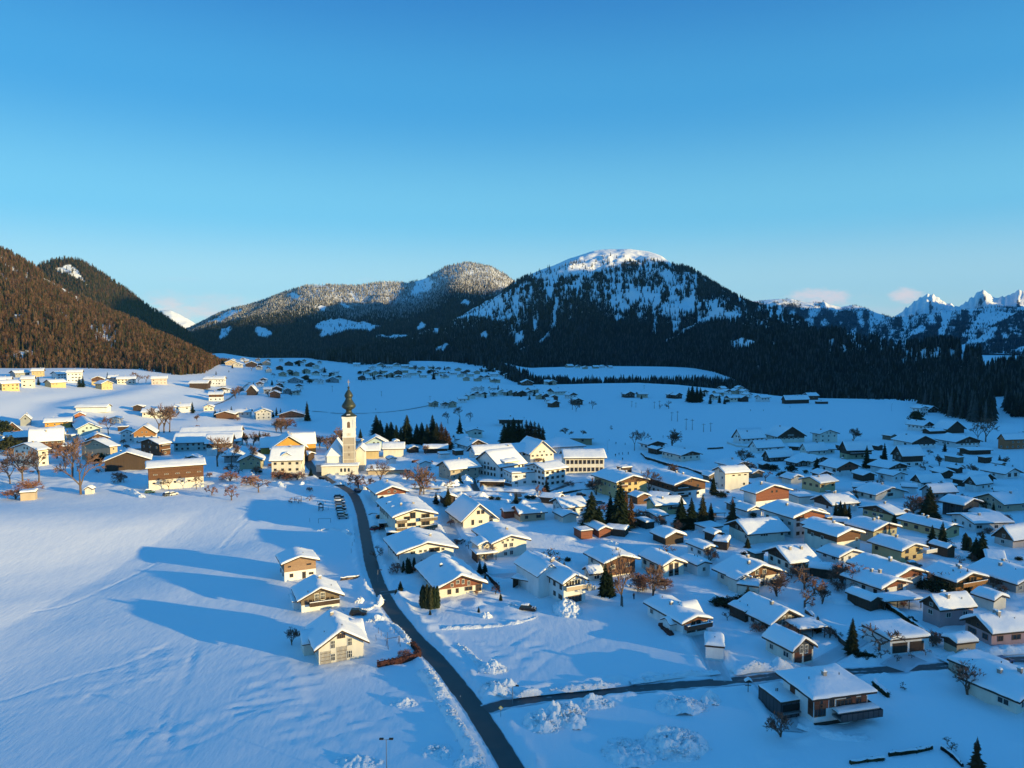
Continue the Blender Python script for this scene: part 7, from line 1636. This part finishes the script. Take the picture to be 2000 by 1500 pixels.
# ------------------------------------------------------------------ parked cars
CARCOL = {'black': (0.015, 0.015, 0.018), 'red': (0.28, 0.02, 0.02), 'silver': (0.35, 0.36, 0.38), 'white': (0.6, 0.6, 0.6), 'green': (0.05, 0.12, 0.09), 'blue': (0.03, 0.06, 0.16), 'grey': (0.10, 0.11, 0.12)}
for c_, v_ in CARCOL.items(): M['car_' + c_] = mat(c_ + ' car paint', v_, 0.3, spec=.5)
M['rubber'] = mat('tyre rubber', (0.02, 0.02, 0.02), .9)
M['lampglass'] = mat('headlight glass', (0.5, 0.5, 0.48), .2); M['tail'] = mat('tail light', (0.3, 0.01, 0.01), .3)
def car(px, py, ang, colr, snowy, label, van=False):
    x, y, z = at(px, py); gzv = gz(x, y); z = gzv if abs(gzv - z) < 1.2 else z
    r = link('parked_car', None, label=label, cat='van' if van else 'car', group='parked cars'); r.location = (x, y, z + .02); r.rotation_euler = (0, 0, R(ang))
    L, W_ = (4.9, 1.95) if van else (4.3, 1.75); hb = .95 if not van else 1.1; ht = 1.48 if not van else 2.05
    m = MB(); pr = [(-L / 2, .28), (-L / 2, .72), (-L / 2 + .15, hb), (L / 2 - 1.1, hb), (L / 2 - .12, hb - .22), (L / 2, .6), (L / 2, .28)]
    m.prism([(a, -W_ / 2, b) for a, b in pr], (0, W_, 0)); m.build('body', ['car_' + colr], r)
    a0, a1, b0, b1 = (-L / 2 + .1, L / 2 - 1.2, -L / 2 + .45, L / 2 - 1.95) if not van else (-L / 2 + .05, L / 2 - .9, -L / 2 + .15, L / 2 - 1.5)
    wi = .12
    V = [(a0, -W_ / 2 + .04, hb), (a1, -W_ / 2 + .04, hb), (a1, W_ / 2 - .04, hb), (a0, W_ / 2 - .04, hb), (b0, -W_ / 2 + wi + .08, ht), (b1, -W_ / 2 + wi + .08, ht), (b1, W_ / 2 - wi - .08, ht), (b0, W_ / 2 - wi - .08, ht)]
    g = MB(); g.v = V; g.f = [(0, 1, 5, 4), (1, 2, 6, 5), (2, 3, 7, 6), (3, 0, 4, 7)]; g.m = [0] * 4; g.build('windows', ['glass'], r)
    MB().box(b0 - .05, b1 + .05, -W_ / 2 + wi + .04, W_ / 2 - wi - .04, ht - .02, ht + .05).build('car_roof', ['car_' + colr], r)
    for sx in (-1, 1):
        for sy in (-1, 1):
            MB().tube((sx * L * .31, sy * (W_ / 2 - .2), .32), (sx * L * .31, sy * (W_ / 2 + .01), .32), .32, .32, 12).build('wheel', ['rubber'], r)
        for sy in (-1, 1):
            MB().box(sx * L / 2 - .03, sx * L / 2 + .02, sy * W_ * .36 - .18, sy * W_ * .36 + .18, .6, .74).build('headlight' if sx > 0 else 'tail_light', ['lampglass' if sx > 0 else 'tail'], r)
    if snowy:
        V_, F_ = snow_slab(W_ / 2 - .12, (b1 - b0) / 2 + .1, lambda s, t: ht + .052, .28, int(px), False, .7)
        me = bpy.data.meshes.new('snow_cap'); me.from_pydata([((b0 + b1) / 2 + t, s, q) for s, t, q in V_], [], F_); me.materials.append(M['rsnow']); me.polygons.foreach_set('use_smooth', [True] * len(F_)); me.update(); link('snow_cap', me, r)
        V_, F_ = snow_slab(W_ / 2 - .1, .45, lambda s, t: hb + .01, .2, int(px) + 3, False, .7)
        me = bpy.data.meshes.new('snow_cap'); me.from_pydata([(L / 2 - .62 + t, s, q - .06) for s, t, q in V_], [], F_); me.materials.append(M['rsnow']); me.update(); link('snow_cap', me, r)
rows = [(662, 972), (663, 978), (664, 984), (665, 990), (666, 996), (667, 1002), (669, 1007.5), (670, 1013)]
cols_ = ['black', 'silver', 'blue', 'grey', 'black', 'white', 'green', 'silver']
ordn = ['first', 'second', 'third', 'fourth', 'fifth', 'sixth', 'seventh', 'last']
for i, (a, b) in enumerate(rows):
    car(a, b, 6, cols_[i], i % 2 == 0, f'{ordn[i]} parked car, {cols_[i]}, in the row beside the road below the church')
car(700, 1201, 4, 'black', False, 'black car parked behind the nearest left house')
car(733, 1037, 62, 'red', False, 'red car beside the road by the dark garage')
car(293, 963, 20, 'green', True, 'dark green car with snowy roof below the long barn')
car(328, 968, 60, 'grey', True, 'snow covered car left of its twin below the long barn')
car(338, 967, 60, 'white', True, 'snow covered car right of its twin below the long barn')
car(1031, 1190, -12, 'black', True, 'dark car under thick snow in the middle field')
car(892, 946, 80, 'grey', False, 'small grey car in the snowy yard of the stone barn')
car(632, 938, -28, 'black', False, 'dark van turning at the church corner', True)
car(1620, 965, 10, 'white', True, 'white car under snow before the second row yellow house')
car(1387, 1020, 6, 'silver', True, 'silver car under a snow hood beside the wide carport')
car(1785, 1108, 0, 'grey', True, 'snow covered car below the terrace of the yellow house')
car(700, 958, 10, 'blue', False, 'blue car by the bare trees at the church bend')
car(1135, 968, 5, 'black', False, 'black car on the school drive')
car(1172, 985, 0, 'grey', True, 'grey car beside the bushy spruce')
car(1305, 1045, 20, 'white', True, 'snow buried car by the white garage')
car(900, 1058, 70, 'silver', True, 'silver car in the lane between the village houses')
car(1555, 1290, 16, 'grey', True, 'grey car before the timber garage house')
car(1960, 1302, 20, 'blue', False, 'blue car near the right edge beside the side road')
car(1940, 1296, 20, 'silver', True, 'silver car with snow left of the blue one at the right edge')
car(745, 1012, 20, 'black', True, 'black car under snow in front of the tall cream house')
# ------------------------------------------------------------------ small sheds and huts in the gardens
def shed(px, py, w, l, h, th, m, label, kind='A', snow=.5, pitch=20):
    x, y, z = at(px, py)
    return house(px, py, None, None, None, None, th, kind, m, None, label, 'garden sheds', 'shed', 'garden_shed', w=w, l=l, h=h, chim=0, windows=False, snow=snow, pitch=pitch, vents=0)
shrnd = random.Random(12)
SH = [(752, 985), (868, 985), (1100, 1022), (1262, 1035), (1150, 1010), (1500, 975), (1380, 1045), (1432, 1000), (1560, 985), (1395, 1060), (1475, 1100), (1585, 1015), (1655, 1035), (1690, 1010), (1625, 1130), (1600, 1140), (1760, 1012), (1770, 1135), (1655, 1160), (1610, 1000), (1715, 905), (1560, 880), (1490, 918), (1470, 935), (1545, 945), (1600, 938), (1686, 940), (1785, 925), (1690, 965), (1840, 935), (1870, 925), (1925, 905), (1850, 962), (1930, 1020),
      (1750, 975), (1985, 975), (1850, 1010), (1960, 1110), (1900, 1170), (1940, 1195), (1700, 1195), (1480, 1165), (1420, 1075), (1340, 1110), (1300, 1065), (120, 880), (180, 888), (255, 885), (140, 860), (230, 842), (215, 826), (100, 845), (120, 816), (65, 850), (30, 862), (362, 905), (505, 888), (600, 900), (760, 905), (800, 885), (890, 890), (860, 896), (1020, 905), (1090, 945), (1215, 925), (1245, 985), (1300, 985), (1365, 965), (1385, 940),
      (1220, 1050), (700, 870), (770, 872), (820, 915), (905, 905), (1090, 985), (1460, 1010), (1515, 1020), (1560, 1075), (1700, 1085), (1735, 1085), (1655, 1095), (1820, 1100), (1850, 1090), (1790, 965), (1880, 950), (1640, 880), (1715, 880), (1740, 860), (1870, 905), (1955, 915)]
for i, (a, b) in enumerate(SH):
    th = shrnd.choice((12, 22, 24, 66)); w_s = shrnd.uniform(3.2, 7.5); mm = shrnd.choice(('wood', 'darkwood', 'darkwood', 'greywood', 'white', 'cream')); fl = shrnd.random() < .3
    fx_, fy_, _ = at(a, b)
    bad = any(-4 < (fx_ - x0) * u[0] + (fy_ - y0) * u[1] + w_s / 2 < w0 + 4 and -3 < (fx_ - x0) * v[0] + (fy_ - y0) * v[1] + 2 < l0 + 3 for x0, y0, u, v, w0, l0 in FOOT)
    if bad: continue
    nm_ = {'wood': 'brown', 'darkwood': 'dark', 'greywood': 'weathered', 'white': 'white', 'cream': 'cream'}[mm] + (' flat roofed shed' if fl else ' gabled shed')
    shed(a, b, w_s, shrnd.uniform(3.5, 8), shrnd.uniform(2.2, 3.0), th, mm, name_it(nm_, fx_, fy_), 'F' if fl else 'A', shrnd.uniform(.4, .8))
# ------------------------------------------------------------------ garden shrubs between the houses
gs = random.Random(77); made = 0
def free(x, y, r=1.2):
    if any(-r < (x - x0) * u[0] + (y - y0) * u[1] < w0 + r and -r < (x - x0) * v[0] + (y - y0) * v[1] < l0 + r for x0, y0, u, v, w0, l0 in FOOT): return False
    if any(seg_dist(np.array([x]), np.array([y]), p)[0] < hw + 1.2 for _, p, hw, _ in ROADS): return False
    return True
while made < 150:
    if made < 112: a, b = gs.uniform(770, 1990), gs.uniform(880, 1285)
    else: a, b = gs.uniform(0, 640), gs.uniform(812, 935)
    if b > 1150 and a < 1420: continue
    if any(bool(inpoly(np.array([a]), np.array([b]), pl)[0]) for pl in CALM) or (a > 1110 and a < 1420 and b < 930): continue
    x, y, z = at(a, b)
    if not free(x, y): continue
    k_ = gs.choice('BBBeeMoossB'.replace('ss', 's') ) ; k_ = 'ss' if k_ == 's' else k_
    hm_ = gs.uniform(1.2, 3.2) if k_ in 'Bee' else gs.uniform(2.5, 6)
    tree(k_, a, b, hm_ * FPX / math.hypot(y, EYE), gs.uniform(1.0, 1.5)); made += 1
gs = random.Random(91)
for grp, (lab, L) in FAR.items():
    if grp.startswith('distant') or 'bright rise' in grp: continue
    for i in range(len(L) * 2 // 3):
        t = L[gs.randrange(len(L))]; a = t[0] + gs.uniform(-16, 16); b = t[1] + gs.uniform(-1.5, 3)
        x, y, z = at(a, b)
        if not free(x, y, 2): continue
        tree(gs.choice(('ss', 's', 'M', 'T', 'e')), a, b, gs.uniform(7, 13), gs.uniform(1.0, 1.5))
# ------------------------------------------------------------------ lamps, poles, signs, playground
def lamp(px, py, h, label, two=False, arm=.9, pxh=None):
    x, y, z = at(px, py) if pxh is None else (pxh[0], pxh[1], 0)
    r = link('street_lamp', None, label=label, cat='street lamp', group='street lamps'); r.location = (x, y, z)
    MB().tube((0, 0, -1), (0, 0, h), .09, .05, 8).build('pole', ['metal'], r)
    for s in ((-1, 1) if two else (1,)):
        MB().tube((0, 0, h - .05), (s * arm, 0, h + .12), .035, .03, 6).build('arm', ['metal'], r)
        MB().box(s * arm - .32, s * arm + .32, -.2, .2, h + .04, h + .2).build('lamp_head', ['darkeave'], r)
    return r
lamp(0, 0, 8.2, 'double headed street lamp at the bottom centre', True, .75, pxh=(-19.4, 111.0))
lamp(1001, 1374, 3.4, 'small street lamp at the junction of the side road')
lamp(1187, 885, 8, 'tall single lamp standing on the snow field behind the school')
lamp(738, 1135, 3.2, 'small lamp at the narrow drive beside the road'); lamp(1741, 803, 7, 'lone tall lamp on the shaded slope at the right'); lamp(1011, 951, 5, 'lamp beside the flat roofed school annex')
lamp(1404, 955, 8, 'tall thin lamp left of the plain cream cube house'); lamp(242, 944, 5, 'street lamp below the dark wide barn'); lamp(772, 1118, 2.6, 'low lamp beside the columnar shrubs')
def power_pole(px, py, hpx, label):
    x, y, z = at(px, py); h = hpx / FPX * y
    r = link('power_pole', None, label=label, cat='power pole', group='power poles on the snow fields'); r.location = (x, y, z)
    MB().tube((0, 0, -.5), (0, 0, h), .22, .13, 6).build('pole', ['bark'], r); MB().box(-1.4, 1.4, -.08, .08, h * .86, h * .89).build('crossarm', ['bark'], r)
for i, (a, b, c) in enumerate([(1312, 822, 18), (1323, 823, 21), (1340, 840, 24), (1352, 840, 22), (1374, 844, 17), (1388, 843, 18), (840, 785, 12), (1234, 795, 12), (1242, 796, 10), (1278, 798, 14), (1288, 798, 16), (649, 765, 12), (745, 774, 10), (1049, 772, 14), (1258, 760, 8), (1214, 776, 10)]):
    power_pole(a, b, c, ['left pole of the first pair', 'right pole of the first pair', 'left pole of the middle pair', 'right pole of the middle pair', 'left pole of the nearest pair', 'right pole of the nearest pair'][i] + ' on the open snow field' if i < 6 else name_it('thin power pole', *at(a, b)[:2]))
def tie(pts, label, sag=2.5):
    m = MB(); P0 = None
    for (xa, ya, za), (xb, yb, zb) in zip(pts, pts[1:]):
        pr_ = None
        for i in range(9):
            t = i / 8; p = (xa + (xb - xa) * t, ya + (yb - ya) * t, za + (zb - za) * t - sag * 4 * t * (1 - t))
            if pr_: m.tube(pr_, p, .03, .03, 3)
            pr_ = p
    return m
# warning sign, wayside post, goals, playground
x, y, z = at(978, 1399); r = link('warning_sign', None, label='yellow diamond warning sign in the snow at the junction', cat='sign'); r.location = (x, y, z)
M['signyellow'] = mat('yellow sign face', (0.75, 0.55, 0.02), .5)
MB().tube((0, 0, -1), (0, 0, 1.5), .04, .04, 6).build('post', ['metal'], r); MB().prism([(0, -.05, 1.2), (.42, -.05, 1.62), (0, -.05, 2.04), (-.42, -.05, 1.62)], (0, .04, 0)).build('sign_face', ['signyellow'], r)
MB().prism([(0, -.056, 1.33), (.29, -.056, 1.62), (0, -.056, 1.91), (-.29, -.056, 1.62)], (0, .005, 0)).build('sign_border', ['frame'], r)
x, y, z = at(1461, 1352); r = link('wayside_cross', None, label='snow capped wayside post beside the side road', cat='post'); r.location = (x, y, z)
MB().tube((0, 0, -1), (0, 0, 2.3), .08, .07, 6).build('post', ['bark'], r); MB().box(-.6, .6, -.05, .05, 1.3, 1.42).build('crossbar', ['bark'], r)
o = MB().prism([(-.7, -.4, 2.1), (.7, -.4, 2.1), (0, -.4, 2.7)], (0, .8, 0)).build('little_roof', ['darkeave'], r); V_, F_ = snow_slab(.45, .75, lambda s, t: 2.72 - abs(t) * .55, .35, 5, False, .5)
me = bpy.data.meshes.new('snow_cap'); me.from_pydata([(t, s, q) for s, t, q in V_], [], F_); me.materials.append(M['rsnow']); me.update(); link('snow_cap', me, o)
def frame_goal(px, py, w, h, ang, label):
    x, y, z = at(px, py); r = link('football_goal', None, label=label, cat='goal'); r.location = (x, y, z); r.rotation_euler = (0, 0, R(ang))
    for s in (-1, 1): MB().tube((s * w / 2, 0, -.5), (s * w / 2, 0, h), .07, .07, 6).build('goal_post', ['darkeave'], r)
    MB().tube((-w / 2, 0, h), (w / 2, 0, h), .07, .07, 6).build('crossbar', ['darkeave'], r)
frame_goal(634, 1022, 4.6, 1.8, 4, 'dark football goal in the snow of the playground'); frame_goal(628, 983, 3.4, .9, 4, 'low bar frame in the playground')
x, y, z = at(627, 997); r = link('play_tower', None, label='little wooden play tower in the snowy playground', cat='play tower'); r.location = (x, y, z)
for sx in (-.8, .8):
    for sy in (-.8, .8): MB().box(sx - .08, sx + .08, sy - .08, sy + .08, -.5, 2.6).build('post', ['darkwood'], r)
MB().box(-.85, .85, -.85, .85, 1.1, 1.22).build('deck', ['darkwood'], r); o = MB().prism([(-1.1, -1, 2.6), (1.1, -1, 2.6), (0, -1, 3.5)], (0, 2, 0)).build('roof', ['darkwood'], r)
MB().prism([(-1.1, -1, 2.72), (0, -1, 3.62), (1.1, -1, 2.72), (1.05, -1, 3.0), (0, -1, 3.95), (-1.05, -1, 3.0)], (0, 2, 0)).build('snow_cap', ['rsnow'], o)
def aframe(px, py, label):
    x, y, z = at(px, py); r = link('swing', None, label=label, cat='swing'); r.location = (x, y, z); r.rotation_euler = (0, 0, R(25))
    for s in (-1.4, 1.4):
        for q in (-1, 1): MB().tube((s, q * 1.1, -.3), (s, 0, 2.2), .06, .06, 6).build('leg', ['darkwood'], r)
    MB().tube((-1.6, 0, 2.2), (1.6, 0, 2.2), .06, .06, 6).build('top_bar', ['darkwood'], r)
aframe(768, 1264, 'wooden swing frame in the garden beside the road'); aframe(582, 980, 'small swing frame between two fruit trees')
for i, (a, b) in enumerate([(735, 1252), (745, 1243), (757, 1247), (762, 1236), (770, 1240), (739, 1238), (752, 1253)]):
    x, y, z = at(a, b); tag_ = MB().tube((0, 0, -.3), (.12 * (i - 3) / 3, 0, 1.5), .05, .04, 5).build('garden_stake', ['bark'], None, label=('first', 'second', 'third', 'fourth', 'fifth', 'sixth', 'seventh')[i] + ' thin garden stake standing in snow beside the swing frame', cat='stake', group='garden stakes'); tag_.location = (x, y, z)
for i, (a, b) in enumerate([(688, 1068), (692, 1062), (686, 1080), (693, 1050), (605, 1020), (641, 996)]):
    x, y, z = at(a, b); tag_ = MB().tube((0, 0, -.3), (0, 0, 1.6), .06, .05, 5).build('snow_marker', ['darkeave'], None, label=name_it('dark snow marker post', x, y), cat='marker post', group='marker posts'); tag_.location = (x, y, z)
# wayside chapel, old cube and snow capped shrine at the left
shed(166, 966, 2.6, 2.4, 2.2, 10, 'cream', 'tiny shrine hut beside the tall bare tree at the left', 'A', .5, 34)
shed(40, 978, 5.5, 5, 3.2, 24, 'beige', 'small square cabin with lumpy snow at the left edge of the field', 'F', .8)
# ------------------------------------------------------------------ people on the snow field
M['coat'] = mat('dark winter coat', (0.03, 0.03, 0.05), .9); M['skin'] = mat('skin', (0.45, 0.28, 0.20), .6); M['trousers'] = mat('dark trousers', (0.02, 0.02, 0.03), .9)
def person_mesh():
    m = bpy.data.meshes.new('person_body')
    v = [(0, 0, .95), (0, 0, 1.2), (0, 0, 1.42), (0, 0, 1.52), (0, 0, 1.66), (.2, 0, 1.40), (.27, .05, 1.12), (.27, .12, .88), (-.2, 0, 1.40), (-.27, -.05, 1.12), (-.27, .10, .88), (.1, 0, .88), (.13, .12, .48), (.13, .02, .05), (-.1, 0, .88), (-.13, -.10, .48), (-.13, -.20, .05), (.13, .14, .02), (-.13, -.06, .02)]
    e = [(0, 1), (1, 2), (2, 3), (3, 4), (2, 5), (5, 6), (6, 7), (2, 8), (8, 9), (9, 10), (0, 11), (11, 12), (12, 13), (0, 14), (14, 15), (15, 16), (13, 17), (16, 18)]
    rr = [.17, .17, .17, .06, .11, .09, .065, .05, .09, .065, .05, .11, .085, .06, .11, .085, .06, .06, .06]
    m.from_pydata(v, e, []); o = bpy.data.objects.new('tmp', m); COL.objects.link(o); md = o.modifiers.new('s', 'SKIN'); md.use_smooth_shade = True
    for i, r_ in enumerate(rr): m.skin_vertices[0].data[i].radius = (r_, r_ * .85)
    m.skin_vertices[0].data[0].use_root = True
    dg = bpy.context.evaluated_depsgraph_get(); me = bpy.data.meshes.new_from_object(o.evaluated_get(dg)); bpy.data.objects.remove(o)
    me.materials.clear()
    for q in ('coat', 'trousers', 'skin'): me.materials.append(M[q])
    for p in me.polygons: p.material_index = 1 if p.center.z < .85 else 2 if (p.center.z > 1.5 and p.center.y > 0) else 0
    me.name = 'person'; return me
PM = person_mesh()
for a, b, an, lb in [(1202, 892, 0, 'person in dark coat, leftmost of the walking group on the snow'), (1209, 889, 40, 'person in dark coat, second from left in the walking group'), (1216, 888, 70, 'tall person in dark coat in the middle of the walking group'), (1227, 888, 110, 'person in dark coat, rightmost of the walking group'), (1216, 899, 20, 'person in dark coat standing in front of the walking group'), (1203, 868, 20, 'person in dark coat alone above the walking group'), (1221, 869, 80, 'second lone person above the walking group'),
                     (1466, 803, 10, 'tiny dark figure on the far shaded field, left one'), (1491, 803, 60, 'tiny dark figure on the far shaded field, right one'), (1543, 796, 60, 'tiny dark figure before the huge dark barn'), (1295, 855, 60, 'dark figure beside the round bare tree on the field'), (734, 801, 50, 'dark figure walking on the field lane'), (1238, 1169, 20, 'person in dark coat at the garden edge right of the birch')]:
    x, y, z = at(a, b); o = link('person', PM, None, label=lb, cat='person', group='people out on the snow'); o.location = (x, y, gz(x, y)); o.rotation_euler = (0, 0, R(an))
# garden posts and low fences near the timber pair
# ------------------------------------------------------------------ evening air
hz_ = MB().box(-9000, 9000, -3500, 14500, -40, 960)
for _i in range(len(hz_.f)): pass
hm = bpy.data.materials.new('air'); hm.use_nodes = True; hn = hm.node_tree; hn.nodes.clear()
ho = hn.nodes.new('ShaderNodeOutputMaterial'); pv = hn.nodes.new('ShaderNodeVolumePrincipled'); pv.inputs['Color'].default_value = (0.20, 0.62, 1.0, 1); pv.inputs['Density'].default_value = 0.000022; pv.inputs['Anisotropy'].default_value = 0.0
hn.links.new(pv.outputs[0], ho.inputs['Volume'])
M['air'] = hm
hz_.build('haze', ['air'], None, kind='stuff')
